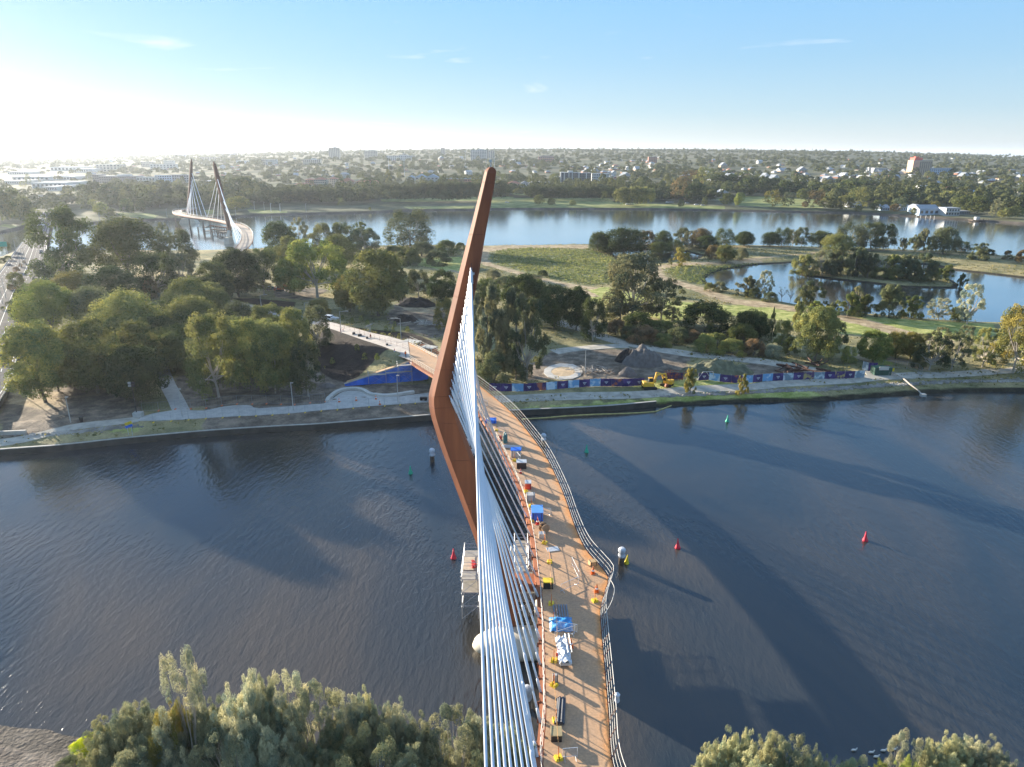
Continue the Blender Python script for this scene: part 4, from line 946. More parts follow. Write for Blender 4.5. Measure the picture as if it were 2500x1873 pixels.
TREES = """
E 440 520 62 400 gum dk|tall dark gum with a rugged open crown beside the road bridge
E 850 470 112 430 dense md|very broad dark tree rising behind the grove, left of the far bridge
E 1170 460 188 240 gum gg|grey green gum at the water side of the grove, below the far bridge piers
E 735 330 135 120 dense ol|@grove
E 1090 330 132 120 open gg|thin pale crown against the water, left of the far bridge jetty
E 500 640 450 300 dense am|amber green crown on the road side of the grove, under the tall dark gum
E 740 650 420 340 dense dk|@grove
E 1040 600 338 270 gum dk|@grove
E 1190 560 330 190 open gy|pale gum with a white trunk in the middle of the left grove
E 1410 640 378 260 dense md|@grove
E 1560 600 290 310 dense dk|dark dense tree below the landing of the far bridge
E 1725 590 308 240 gum dk|dark gum beside the machine park at the end of the approach path
E 330 830 528 380 dense br|bright green billowing tree at the edge of the road, in front of the amber crown
E 620 800 556 290 dense gg|@grove
E 190 790 558 190 dense dk|dark crown hanging over the road beside the queue of cars
E 285 640 488 170 dense ol|@grove
E 120 580 452 110 gum ol|small tree growing in the road median
E 860 930 590 450 dense lt|wide yellow green crown in the centre of the grove
E 1250 760 498 340 dense lt|yellow green crown behind the centre of the grove, nearest the dark soil bed
E 1270 900 618 340 dense ol|@grove
E 990 620 484 110 bush bn|small brownish crown poking out of the grove
E 300 1290 780 430 dense lt|broad light crown at the front left corner of the grove, beside the road
E 640 1230 752 400 dense ol|tall olive tree at the front of the grove, left of its narrow path
E 930 1160 768 290 dense ol|@grove
E 920 1290 925 400 dense dk|dark low hanging tree beside the black light tower
E 1430 1255 755 340 gum ol|front tree with a bare trunk in a mulch ring, right of the narrow path
E 1640 1215 748 330 dense lt|yellow tipped tree above the concrete path, third trunk from the narrow path
E 1800 1230 800 280 gum ol|olive tree at the right front of the grove
E 1780 900 658 260 dense ol|@grove
E 1560 850 648 250 dense gg|@grove
E 1130 1090 835 230 dense md|@grove
F 560 1140 640 320 dense ol|gum with a leaning trunk above the curved seat wall
F 800 1165 760 250 gum gg|slender leaning tree nearest the dark mulch slope
F 700 900 480 260 dense lt|@grove
F 860 800 500 240 gum gg|grey tree whose crown overhangs the approach path
F 450 760 470 240 dense ol|@grove
F 870 400 -12 470 gum br|large bright green tree with spreading boughs behind the approach path
F 690 380 90 270 dense br|bright green lower bough tree left of the large spreading one
F 1340 545 32 460 dense ol|largest olive tree between the approach path and the tall mast
F 1120 510 228 240 dense am|yellow green tree in front of the largest olive tree
F 1650 400 198 180 gum gg|grey green tree beside the far soil heap
F 1830 445 192 230 dense dk|dark round tree directly left of the tall mast
F 880 520 420 180 bush am|small yellowish bush beside the parked white utility truck
F 1850 660 425 150 gum am|pale crown peeping out from behind the left side of the mast
B 120 1010 672 270 dense dk|big dark tree at the right end of the far bridge
B 185 1060 780 210 dense ol|olive tree in front of the big dark one at the bridge landing
B 255 880 655 160 open gy|thin grey tree beside the water right of the far bridge
B 430 920 700 190 gum ol|@scrub
B 600 920 692 200 gum md|@scrub
B 735 880 683 130 open md|flat topped sparse tree standing above the others against the far river
B 770 940 735 240 gum gg|@scrub
B 560 1030 788 310 dense ol|@scrub
B 1110 868 612 370 gum gg|lone spreading gum silhouetted against the far river, left of the mast
B 760 970 890 170 bush ol|@scrub
B 1000 950 862 210 bush md|@scrub
B 1200 935 832 210 bush gg|@scrub
B 1390 930 818 170 bush md|@scrub
B 1500 885 832 80 bush ol|@scrub
B 1100 1000 880 200 bush ol|@scrub
B 1330 1000 900 230 bush gg|@scrub
G 130 1165 505 290 caz gy|tall grey green tree rising just right of the mast cables
G 345 1190 540 310 caz gy|tall grey tree with several pale stems behind the purple hoarding
G 430 1215 615 330 open gg|grey open tree with slim trunks beside the round paved area
G 175 1230 975 270 bush gg|low leafy clump behind the left end of the purple hoarding
G 400 765 385 340 dense dk|dark tree behind the tall grey trees, right of the mast
G 640 800 462 270 dense dk|dark tree left of the pair above the gravel road fork
G 810 815 480 240 dense dk|dark tree right above the gravel road fork
G 120 640 415 240 dense md|dark crown partly behind the cables on the right of the mast
G 500 680 420 200 dense md|@scrub
G 940 892 590 200 gum dk|small dark tree at the fork of the gravel road
G 1240 742 268 480 gum gy|large pale grey tree with many stems in the middle of the meadow
G 1465 732 428 330 open gg|grey spreading tree touching the large pale one on its right
G 1150 745 535 210 caz gg|@bank
G 1550 748 640 140 open gy|@bank
G 1120 850 735 150 bush pk|pinkish round shrub below the large pale tree
G 1290 830 690 260 bush dk|@bank
G 1450 850 740 260 bush md|@bank
G 1330 908 790 240 bush pk|@bank
G 1600 905 800 200 bush gg|@bank
G 1220 880 780 150 bush gg|@bank
G 1480 930 840 160 bush ol|@bank
G 1800 822 618 410 bush dk|broad dark hedge like shrub in front of the bright meadow
G 1880 832 668 190 gum ol|olive tree in front of the broad dark hedge
G 2130 835 668 280 bush dk|dark mass of shrub right of the broad hedge, behind a tiny conifer
G 2080 930 778 240 bush md|@bank
G 1810 978 850 200 bush lt|@bank
G 2010 1000 888 220 bush lt|@bank
G 1700 900 820 180 bush pk|@bank
G 1900 930 840 180 bush md|@bank
G 2180 1000 890 150 bush pk|@bank
G 1620 312 185 125 caz am|lone yellowish tree between the small pond and the sandy track
G 1535 312 248 50 cone ol|tiny sapling beside the sandy track at the pond
G 1180 225 20 400 dense dk|enormous dark domed fig beside the small pond
G 985 205 60 170 dense dk|@row
G 1080 218 130 200 dense md|@row
G 1350 195 48 140 gum bn|small brown tree just right of the enormous domed fig
G 1480 190 58 150 dense dk|@row
G 1620 172 38 130 gum gg|@row
G 1680 185 60 110 open gy|@row
G 1770 182 38 180 dense bn|@row
G 1815 200 90 180 dense dk|@row
G 1950 165 40 160 gum dk|@row
G 2110 158 55 150 dense dk|@row
G 1450 212 118 180 dense md|@row
G 1570 205 110 140 gum ol|@row
G 1860 262 163 130 bush bn|round brown bush by the pond, left one of two
G 1962 292 152 150 dense ol|olive bushy tree by the pond, right one of two
G 2085 268 182 110 bush gy|@row
G 1690 1298 1108 120 caz am|feathery young tree on the river bank beside the yellow excavators
G 2086 1322 1172 90 caz am|smaller feathery young tree on the river bank, in front of the hoarding
G 550 395 350 90 bush dk|low dark bush alone on the green flat
G 480 430 380 150 bush gy|@scrub
G 300 470 400 260 bush gg|@scrub
G 170 420 350 130 bush gy|@scrub
G 1200 500 380 140 bush gg|@scrub
G 1840 505 448 90 bush ol|low green bush at the left tip of the lagoon
G 1920 510 440 120 bush gy|bare grey thicket beside the left tip of the lagoon
H 50 160 58 150 dense dk|@row
H 250 162 60 150 dense dk|@row
H 340 162 35 150 gum dk|@row
H 425 158 40 90 gum gy|@row
H 492 162 25 105 gum gg|tall narrow grey tree on the rim, left of the gap in the row
H 640 168 50 200 dense md|@row
H 765 218 75 240 dense ol|olive round tree on the rim, in front of two tall flat topped ones
H 870 185 0 240 gum gg|tall flat topped tree, left of the pair above the islet
H 1025 195 -5 200 gum gg|tall flat topped tree, right of the pair above the islet
H 1125 190 5 170 gum dk|@row
H 1210 192 55 70 bare gy|@row
H 1270 192 100 80 caz gy|@row
H 1370 192 72 110 caz gg|@row
H 1440 196 32 110 caz gy|@row
H 1490 192 90 80 caz gg|@row
H 1585 222 28 220 dense gg|big round mushroom shaped tree on the rim path at right
H 1730 206 133 150 gum dk|@row
H 1860 270 145 140 caz gg|@row
H 1945 232 188 80 bush dk|@row
H 2080 266 195 75 bush bn|@row
H 2200 292 188 110 bush bn|@row
H 500 388 248 170 caz ol|@islet
H 650 398 235 200 open gy|@islet
H 790 402 188 220 caz gg|tallest bushy tree on the lagoon islet, near its left end
H 905 402 188 190 caz gg|@islet
H 1000 408 240 160 caz gg|@islet
H 935 404 268 70 bare gy|bare grey tree at the front of the islet, leftmost of three
H 1050 395 282 80 bare gy|bare grey tree at the front of the islet, middle one of three
H 1130 408 268 95 bare sv|white bare forked tree at the front of the islet
H 1190 402 235 180 caz md|@islet
H 1300 416 232 190 caz gg|@islet
H 1420 428 240 200 caz gg|@islet
H 1500 435 338 110 caz ol|@islet
H 1600 432 312 120 caz md|@islet
H 560 392 270 130 bush ol|@islet
H 720 405 290 150 bush gg|@islet
H 1100 410 330 150 bush md|@islet
H 1240 418 330 150 bush md|@islet
H 1360 425 330 150 bush gg|@islet
H 1732 478 370 75 caz md|lone small tree at the right hand tip of the islet
H 70 548 395 170 caz gy|@lag
H 205 568 368 130 open sv|pale half bare tree on the left near shore of the lagoon
H 340 592 478 95 bare gy|@lag
H 405 602 490 80 bare gy|@lag
H 555 640 438 220 caz gg|@lag
H 605 660 578 95 bush br|small bright green bush on the lagoon shore
H 670 660 590 80 caz ol|@lag
H 740 680 600 70 caz gg|@lag
H 850 704 520 180 caz md|@lag
H 990 708 545 170 caz md|@lag
H 915 640 458 90 open gy|@lag
H 1165 716 472 210 caz gg|tallest green clump on the near lagoon shore
H 1340 718 552 170 caz md|@lag
H 1550 728 570 180 open sv|@lag
H 1670 732 632 90 caz md|@lag
H 1770 765 478 190 open sv|tall silvery gum leaning over the lagoon at right
H 1720 745 620 110 bush md|@lag
H 120 560 490 130 bush ol|@lag
H 250 590 520 120 bush gg|@lag
H 2125 1142 670 340 gum am|lone gum with an orange lit trunk on the river bank at the right edge
H 595 1042 635 350 dense ol|large round topped gum standing alone by the gravel road
H 470 780 598 100 caz ol|narrow light tree behind the large round topped gum
H 745 1012 768 170 open gg|thin tree right of the large round topped gum
H 340 962 750 140 gum ol|@bank
H 262 892 635 90 cone dk|dark pointed conifer in the shrub belt
H 60 882 665 190 bush dk|@bank
H 165 885 672 180 dense dk|@bank
H 50 905 780 170 bush gg|@bank
H 120 1008 893 170 bush pk|pinkish shrub beside the gravel road, left of a silver one
H 272 1018 922 150 bush sv|silvery white shrub beside the gravel road
H 400 1000 860 110 bush md|@bank
H 850 1062 948 130 gum lt|small light tree between the gravel road and the gate
H 1045 1058 818 240 dense br|yellow topped tree beside the site gate, leftmost of three joined crowns
H 1220 1032 828 200 dense am|yellow topped middle crown of three joined beside the gate
H 1332 1032 825 190 dense am|yellow topped right crown of three joined beside the gate
H 1432 1022 900 110 bush dk|dark bush ending the group of three joined crowns
H 1480 1118 850 270 open gg|grey bushy tree on the right bank, left one of two
H 1650 1112 850 250 open gg|grey bushy tree on the right bank, right one of two
H 1560 950 800 140 open gy|@bank
H 1750 955 788 140 open gy|@bank
H 1890 1095 820 200 open ol|open olive tree left of the lone gum at the right edge
H 1400 1100 1000 130 bush gg|@bank
H 1990 1060 940 150 bush gg|@bank
"""
for ln in TREES.strip().split('\n'):
    a_, lb = ln.split('|'); c, u, vb, vt, wd, kd, tn = a_.split(); u, vb, vt, wd = map(float, (u, vb, vt, wd)); x, y = U(c, u, vb)
    p = GH(x, y); top = WY(*U(c, u, vt), p.y); h = max(1.5, top.z - p.z); s = CR[c][2]; W_ = wd / s * depth(p) / FOC
    g = None
    if lb[0] == '@': lb, g = GRP[lb[1:]]
    bz = HS(p.x, p.y)
    tree(kd, (p.x, p.y, bz - .05), h * 1.10, W_ * (1.22 if kd == 'dense' else 1.15), tn, lb, g)
# understorey that closes the canopy of the grove
GROVE = poly('E', [(150, 1120), (330, 640), (600, 560), (900, 480), (1500, 520), (1500, 640), (1250, 900), (1560, 900), (1800, 960), (1850, 1130), (1300, 1180), (1050, 1000), (900, 1200), (400, 1240)])
gr = random.Random(8); k = 0
while k < 56:
    x, y = gr.uniform(-110, -20), gr.uniform(140, 330)
    if not inside(np.array([[x]]), np.array([[y]]), GROVE)[0, 0]: continue
    k += 1; tree('dense', (x, y, HS(x, y) - .05), gr.uniform(8, 12.5), gr.uniform(10, 15), gr.choice(('ol', 'md', 'dk', 'ol', 'lt')), *GRP['grove'])
# young plants staked in the mulch
for u, v in ((1255, 615), (1140, 600), (1205, 580), (1065, 575), (1400, 660), (1465, 625), (1455, 670), (1565, 665), (1500, 720), (1235, 880), (1330, 885), (515, 470), (1175, 810), (985, 915)):
    p = GHU('F', u, v); tree('bush', p, 2.0, 1.5, 'lt' if u != 1330 else 'br', 'young green sapling planted in the dark mulch', 'saplings in the mulch beds', single=True)
# median shrubs by the road
for u, v, w_, h_, tn in ((150, 625, 34, 26, 'pk'), (120, 665, 60, 40, 'pk'), (85, 790, 60, 40, 'bn'), (175, 600, 30, 24, 'bn'), (60, 900, 45, 26, 'gy'), (25, 935, 40, 26, 'gy'), (150, 830, 80, 50, 'ol'), (40, 470 + 40, 90, 66, 'md'), (60, 575, 60, 30, 'md'), (20, 600, 70, 40, 'md')):
    p = GU('P', u, v, 3.7); dd = depth(p) / FOC / 2.956; tree('bush', p, h_ * dd, w_ * dd, tn, 'low clipped shrub in the planted strip between the carriageways', 'shrubs in the road median', single=True)

# ---------- big feathery trees on the near bank, seen from above
NEAR = [(427, 1592, 70, 47.5, 'gy'), (582, 1632, 110, 48, 'gy'), (642, 1643, 85, 49, 'gg'), (693, 1646, 70, 50, 'gy'), (412, 1702, 80, 48, 'am'), (245, 1748, 80, 49.5, 'ol'), (310, 1705, 100, 49, 'gg'), (500, 1690, 110, 48.5, 'gg'),
        (771, 1684, 80, 49, 'gg'), (853, 1678, 95, 49, 'gy'), (888, 1675, 70, 49.5, 'lt'), (958, 1697, 85, 48.5, 'gy'), (1027, 1744, 90, 47, 'gg'), (1113, 1740, 85, 47, 'gg'), (1165, 1732, 75, 47, 'gy'), (800, 1760, 120, 47, 'ol'),
        (1230, 1760, 100, 46, 'gg'), (1180, 1830, 110, 44.5, 'ol'), (560, 1760, 130, 46.5, 'gg'), (660, 1740, 120, 47, 'gy'), (330, 1800, 130, 46, 'gg'), (440, 1790, 120, 46.5, 'gy'), (740, 1810, 130, 45, 'gg'), (900, 1800, 130, 45, 'ol'), (1010, 1820, 120, 44.5, 'gg'),
        (1790, 1775, 80, 45.5, 'lt'), (1823, 1770, 70, 45.5, 'lt'), (1893, 1778, 80, 46, 'lt'), (1935, 1798, 70, 46, 'gg'), (1740, 1812, 80, 45, 'lt'), (1985, 1822, 70, 45, 'gg'), (2025, 1842, 60, 45, 'lt'), (1850, 1825, 110, 43.5, 'lt'),
        (2225, 1790, 50, 47, 'gy'), (2285, 1803, 60, 46.5, 'lt'), (2328, 1778, 80, 47, 'lt'), (2380, 1795, 70, 47, 'gy'), (2435, 1800, 80, 47, 'gy'), (2110, 1862, 60, 45, 'lt'), (2170, 1862, 70, 45, 'br'), (2225, 1848, 70, 45, 'br'), (2330, 1850, 110, 45, 'lt'), (2440, 1860, 90, 45, 'gg')]
for i, (x, yt, w_, Y, tn) in enumerate(NEAR):
    top = WY(x, yt, Y); gz = HN(top.x, Y); Y2_ = Y; h = top.z - gz
    wm_ = w_ * depth(top) / FOC * 1.75
    lab, g = ('feathery grey green sheoak in the thicket on the near bank, below the left side of the cables', 'sheoaks on the near bank, left') if x < 1500 else ('pale sunlit sheoak on the near bank, right of the bridge', 'sheoaks on the near bank, right')
    if i == 0: lab, g = 'tallest thin sheoak standing above the near bank thicket', None
    if x < 1500 and yt > 1700: wm_ *= 1.15
    tn = {'gg': 'ngg', 'gy': 'ngy', 'ol': 'nol', 'lt': 'nlt'}.get(tn, tn); tree('nearopen' if i % 5 == 3 or i == 0 else 'nearcaz', (top.x, Y, gz - .05), max(4, h), max(3.0, min(wm_ * 1.3, 8.5)), tn, lab, g)
for x, y, w_, h_ in ((222, 1812, 3.0, 4.0), (200, 1840, 2.8, 3.0), (254, 1845, 2.6, 3.0)):
    p = WY(x, y, 53.4); tree('nearbush', (p.x, 53.4, HN(p.x, 53.4) - .05), max(2.0, p.z - HN(p.x, 53.4) + 1.0) , w_, 'yg', 'bright yellow flowering bush at the bottom left beside the beach', 'yellow bushes by the beach')
p = WY(185, 1835, 50.5); tree('nearbush', (p.x - 1, 50.5, HN(p.x, 50.5)), 2.4, 3.6, 'gg', 'low grey bush between the beach and the yellow bushes')
p = WY(2068, 1848, 47); tree('bare', (p.x, 47, HN(p.x, 47)), p.z, 2.2, 'gy', 'small bare sapling at the water edge on the near bank, right of the bridge')
# ================================================================== MAINLAND TREES
def ftree(c, u, vb, vt, wd, kind, tint, label, group=None):
    p = GF(*U(c, u, vb)); top = WY(*U(c, u, vt), p.y); h = max(3, top.z - p.z); W_ = wd / CR[c][2] * depth(p) / FOC
    return tree(kind, (p.x, p.y, p.z - .1), h * 1.08, W_ * 1.12, tint, label, group, single=True)
AV1 = ('broad dark fig in the avenue along the far river park, left of the gap', 'figs in the far left avenue')
AV2 = ('broad dark fig in the avenue along the far river park, behind the mast', 'figs in the far middle avenue')
AV3 = ('broad dark fig in the far river park, right of the mast', 'figs in the far right avenue')
PK = ('mixed tree standing in the park on the far river bank', 'trees in the far river park')
WD = ('dark tree in the wood behind the far riverside lawns at right', 'trees of the far right wood')
LW = ('hazy tree in the wood left of the far bridge', 'trees of the far left wood')
for u in (10, 95, 180, 260, 345, 430, 505, 580, 650): ftree('B', u, 532, 428 - (u > 150) * 4 - trnd.uniform(0, 10), 120, 'ffig', 'fg', *AV1)
ftree('B', 765, 518, 412, 140, 'ffig', 'fg', *AV1)
for u in (930, 1010, 1080, 1150, 1215, 1280, 1350, 1425, 1500, 1570, 1640): ftree('B', u, 514, 392 - (u > 1150) * 20 - trnd.uniform(0, 8), 120, 'ffig', 'fg', *AV2)
for u in (1725, 1810): ftree('B', u, 506, 358, 170, 'ffig', 'fg', *AV2)
for u, vt, w_ in ((325, 388, 170), (420, 400, 140), (510, 396, 160), (640, 402, 130), (720, 405, 130), (790, 400, 130), (860, 402, 120), (925, 400, 120)): ftree('C', u, 503, vt, w_, 'ffig', 'fg', *AV3)
for c, u, vb, vt, w_, k, tn, lb in (('C', 368, 542, 458, 100, 'fdense', 'md', 'small round tree on the far lawn, right of the mast'), ('C', 462, 546, 484, 72, 'fdense', 'md', 'tiny round tree second from the mast on the far lawn'), ('C', 626, 545, 500, 62, 'fdense', 'ol', 'umbrella shaped small tree on the far lawn'),
        ('C', 868, 542, 428, 70, 'palm', 'md', 'date palm standing on the far river lawn'), ('C', 1010, 545, 402, 180, 'fdense', 'ol', 'large olive fig with a wide skirt on the far river lawn, left of a pair'), ('C', 1110, 545, 392, 180, 'fdense', 'ol', 'middle large olive fig on the far river lawn'), ('C', 1190, 542, 400, 160, 'fdense', 'ol', 'large olive fig on the far river lawn, right of a pair'),
        ('C', 1330, 505, 418, 140, 'fdense', 'dk', PK[0]), ('C', 1440, 520, 335, 150, 'fopen', 'bn', 'tall brownish tree at the edge of the far wood'), ('C', 1565, 525, 372, 190, 'fdense', 'dk', 'very dark broad tree beside the far car park'), ('C', 1660, 515, 398, 170, 'fdense', 'dk', PK[0]),
        ('C', 1460, 560, 493, 52, 'fdense', 'ol', PK[0]), ('C', 1642, 545, 478, 52, 'fdense', 'md', PK[0]), ('C', 1815, 545, 448, 130, 'fdense', 'md', PK[0]), ('C', 1920, 522, 443, 72, 'fdense', 'br', PK[0]), ('C', 2000, 470, 414, 50, 'fdense', 'md', PK[0]),
        ('B', 578, 570, 478, 60, 'palm', 'md', 'date palm on the far bank in front of the left fig avenue'), ('B', 1605, 490, 430, 60, 'palm', 'md', 'palm half hidden behind the upper mast'), ('B', 710, 520, 430, 45, 'fcone', 'ol', PK[0]), ('B', 800, 580, 555, 26, 'fdense', 'ol', PK[0]),
        ('B', 75, 545, 430, 120, 'ffig', 'fg', AV1[0]), ('B', 940, 400, 275, 110, 'fcone', 'ol', 'pale tall conifer beside the red roofed apartments'), ('B', 1190, 395, 340, 100, 'fopen', 'gy', 'bare grey tree in front of the blue gabled apartments'),
        ('D', 262, 556, 432, 135, 'fopen', 'am', 'sunny open tree on the bright far playing field'), ('D', 390, 556, 448, 115, 'fopen', 'gg', PK[0]), ('D', 500, 505, 412, 105, 'fdense', 'md', PK[0]), ('D', 600, 565, 430, 150, 'fopen', 'bn', PK[0]), ('D', 520, 560, 510, 60, 'fdense', 'pk', PK[0]),
        ('D', 700, 575, 470, 140, 'fdense', 'ol', WD[0]), ('D', 815, 582, 468, 170, 'fdense', 'ol', WD[0]), ('D', 925, 560, 412, 170, 'fopen', 'ol', WD[0]), ('D', 930, 590, 545, 70, 'fdense', 'ol', WD[0]), ('D', 1070, 590, 500, 110, 'fdense', 'md', WD[0]), ('D', 1140, 570, 498, 100, 'fdense', 'md', WD[0]),
        ('D', 1245, 580, 488, 110, 'fopen', 'gg', WD[0]), ('D', 1215, 590, 530, 90, 'fdense', 'bn', 'rounded brownish tree in front of the low white boat sheds'), ('D', 1340, 555, 515, 90, 'fdense', 'am', WD[0]), ('D', 1362, 612, 558, 62, 'fdense', 'ol', 'small round tree left of the pale blue boathouse'), ('D', 1522, 580, 512, 92, 'fdense', 'am', 'yellowish tree right behind the pale blue boathouse'),
        ('D', 1620, 560, 438, 150, 'fopen', 'ol', WD[0]), ('D', 1730, 600, 468, 170, 'fdense', 'md', WD[0]), ('D', 1850, 612, 472, 190, 'fdense', 'md', WD[0]), ('D', 1985, 640, 495, 85, 'fopen', 'gy', WD[0]), ('D', 2060, 645, 558, 120, 'fdense', 'ol', WD[0]), ('D', 2140, 645, 545, 130, 'fdense', 'ol', WD[0]),
        ('D', 850, 490, 348, 250, 'fdense', 'dk', WD[0]), ('D', 1000, 455, 343, 220, 'fdense', 'dk', WD[0]), ('D', 1130, 450, 372, 190, 'fdense', 'dk', WD[0]), ('D', 740, 470, 380, 150, 'fdense', 'md', WD[0]), ('D', 1300, 535, 428, 230, 'fdense', 'dk', WD[0]), ('D', 1440, 530, 440, 180, 'fdense', 'dk', WD[0]),
        ('D', 200, 470, 340, 130, 'fdense', 'dk', WD[0]), ('D', 60, 470, 335, 170, 'fdense', 'dk', WD[0]), ('D', 360, 480, 345, 160, 'fdense', 'dk', WD[0]), ('D', 470, 460, 350, 140, 'fdense', 'dk', WD[0]), ('D', 590, 470, 360, 140, 'fdense', 'md', WD[0]), ('D', 0, 555, 445, 60, 'fdense', 'br', PK[0]),
        ('C', 1540, 420, 280, 200, 'fopen', 'bn', WD[0]), ('C', 1650, 430, 260, 200, 'fopen', 'ol', WD[0]), ('C', 1760, 440, 300, 180, 'fdense', 'dk', WD[0]), ('C', 1850, 440, 300, 170, 'fdense', 'dk', WD[0]), ('C', 1960, 440, 290, 180, 'fopen', 'md', WD[0]), ('C', 2080, 440, 320, 180, 'fdense', 'dk', WD[0]), ('C', 2180, 440, 330, 170, 'fdense', 'dk', WD[0]),
        ('A', 30, 690, 395, 170, 'fdense', 'md', LW[0]), ('A', 120, 685, 408, 180, 'fdense', 'md', LW[0]), ('A', 200, 675, 470, 150, 'fdense', 'md', LW[0]), ('A', 245, 685, 500, 90, 'fdense', 'md', LW[0]), ('A', 60, 640, 500, 180, 'fdense', 'md', LW[0]), ('A', 170, 640, 520, 140, 'fdense', 'dk', LW[0]),
        ('A', 650, 525, 378, 150, 'fdense', 'dk', LW[0]), ('A', 740, 535, 350, 170, 'fdense', 'dk', LW[0]), ('A', 850, 545, 370, 180, 'fdense', 'dk', LW[0]), ('A', 960, 535, 380, 170, 'fdense', 'dk', LW[0]), ('A', 1060, 530, 388, 150, 'fdense', 'md', LW[0]), ('A', 1180, 545, 400, 140, 'fopen', 'ol', LW[0]), ('A', 1275, 545, 410, 130, 'fdense', 'dk', LW[0]),
        ('A', 1400, 530, 380, 130, 'fdense', 'dk', LW[0]), ('A', 720, 590, 494, 80, 'fdense', 'lt', 'light green tree left of the bright green one on the far bank'), ('A', 790, 628, 518, 115, 'fdense', 'br', 'bright green tree on the far bank left of the far bridge'), ('A', 982, 612, 488, 125, 'fdense', 'dk', 'dark round tree on the lit lawn left of the far bridge'),
        ('A', 1090, 598, 494, 80, 'fdense', 'dk', LW[0]), ('A', 862, 628, 563, 80, 'fdense', 'md', LW[0]), ('A', 1570, 525, 420, 150, 'fdense', 'dk', AV1[0]), ('A', 1660, 532, 425, 140, 'fdense', 'dk', AV1[0]), ('A', 1750, 530, 420, 130, 'ffig', 'fg', AV1[0]), ('A', 1842, 592, 474, 210, 'ffig', 'ol', 'wide round olive tree right behind the second far mast'),
        ('A', 1880, 490, 318, 270, 'fdense', 'dk', 'very large dark tree above the far fig avenue'), ('A', 1900, 528, 430, 130, 'ffig', 'fg', AV1[0]), ('A', 2010, 530, 430, 140, 'ffig', 'fg', AV1[0]), ('A', 2130, 530, 430, 140, 'ffig', 'fg', AV1[0])):
    g = {AV1[0]: AV1[1], AV2[0]: AV2[1], AV3[0]: AV3[1], PK[0]: PK[1], WD[0]: WD[1], LW[0]: LW[1]}.get(lb); ftree(c, u, vb, vt, w_, k, tn, lb, g)
# ================================================================== BUILDINGS
M_win = mat('dark window glass', (.03, .04, .05), .15, .1, 1.0, spec=.8)
WALLS = {'cream': (.42, .38, .31), 'white': (.52, .52, .50), 'brick': (.30, .14, .09), 'pink': (.62, .34, .24), 'blue': (.42, .52, .62), 'grey': (.30, .31, .33), 'dark': (.09, .10, .11), 'tan': (.40, .31, .22), 'red': (.66, .12, .09)}
ROOFS = {'white': (.40, .41, .42), 'grey': (.30, .31, .33), 'tile': (.42, .17, .10), 'blue': (.33, .42, .52), 'silver': (.30, .32, .34), 'brown': (.20, .13, .10)}
def MW(k): return mat(k + ' wall', WALLS[k], .85, .06, .2)
def MR(k): return mat(k + ' roof', ROOFS[k], .7, .10, .3)
WIN = {}
def winmesh(w_, h_):
    k = (round(w_, 1), round(h_, 1))
    if k not in WIN: WIN[k] = MB().box((0, 0, 0), (k[0], .16, k[1])).mesh('window', M_win)
    return WIN[k]
def roofmesh(w_, d_, z, kind, m, ov=.5, pitch=.42):
    q = MB(); a, b = w_ / 2 + ov, d_ / 2 + ov; e = .16
    if kind == 'flat':
        q.box((0, 0, z + .25), (w_ + .5, d_ + .5, .5))
    elif kind == 'hip':
        if a >= b: r_, h = a - b, b * pitch; q.add([(-a, -b, z), (a, -b, z), (a, b, z), (-a, b, z), (-r_, 0, z + h), (r_, 0, z + h)], [(0, 1, 5, 4), (2, 3, 4, 5), (1, 2, 5), (3, 0, 4), (3, 2, 1, 0)])
        else: r_, h = b - a, a * pitch; q.add([(-a, -b, z), (a, -b, z), (a, b, z), (-a, b, z), (0, -r_, z + h), (0, r_, z + h)], [(1, 2, 5, 4), (3, 0, 4, 5), (0, 1, 4), (2, 3, 5), (3, 2, 1, 0)])
    elif kind == 'gable':   # ridge runs front to back
        h = a * pitch * 1.2; q.add([(-a, -b, z), (a, -b, z), (a, b, z), (-a, b, z), (0, -b, z + h), (0, b, z + h)], [(1, 2, 5, 4), (3, 0, 4, 5), (0, 1, 4), (2, 3, 5), (3, 2, 1, 0)])
    elif kind == 'ridge':
        h = b * pitch; q.add([(-a, -b, z), (a, -b, z), (a, b, z), (-a, b, z), (-a, 0, z + h), (a, 0, z + h)], [(0, 1, 5, 4), (2, 3, 4, 5), (1, 2, 5), (3, 0, 4), (3, 2, 1, 0)])
    return q.mesh('roof', m)
def building(name, label, c, u0, u1, vt, vb, storeys, cols_, wall, roof, rkind='flat', depth_m=12, rz=0.0, cat='building', group=None, extras=None, winw=.55, winh=.5, side=3):
    um = (u0 + u1) / 2; p = GF(*U(c, um, vb)); a_, b_ = WY(*U(c, u0, vb), p.y), WY(*U(c, u1, vb), p.y); w_ = (b_ - a_).length
    h = max(2.6, WY(*U(c, um, vt), p.y).z - p.z); face = math.atan2(-p.x, p.y)
    root = empty(name, (p.x, p.y + depth_m * .5, p.z - .6), -face * 0.0 + rz); tag(root, label, cat, group)
    hh = h if rkind == 'flat' else h * .78
    MB().box((0, 0, hh / 2 + .3), (w_, depth_m, hh + .6)).build('wall', MW(wall), root)
    o = bpy.data.objects.new('roof', roofmesh(w_, depth_m, hh + .6, rkind, MR(roof))); col.objects.link(o); o.parent = root
    sh = hh / storeys; cw = w_ / cols_; me = winmesh(cw * winw, sh * winh); nw = 0
    for s in range(storeys):
        for k in range(cols_):
            if nw > 90: break
            q = bpy.data.objects.new('window', me); col.objects.link(q); q.parent = root; q.location = (-w_ / 2 + (k + .5) * cw, -depth_m / 2 - .05, .6 + sh * (s + .52)); nw += 1
    if extras: extras(root, w_, depth_m, hh + .6)
    return root
def plant(root, w_, d_, z):
    MB().box((w_ * .1, 0, z + 1.6), (w_ * .3, d_ * .5, 2.4)).build('lift_room', MW('white'), root)
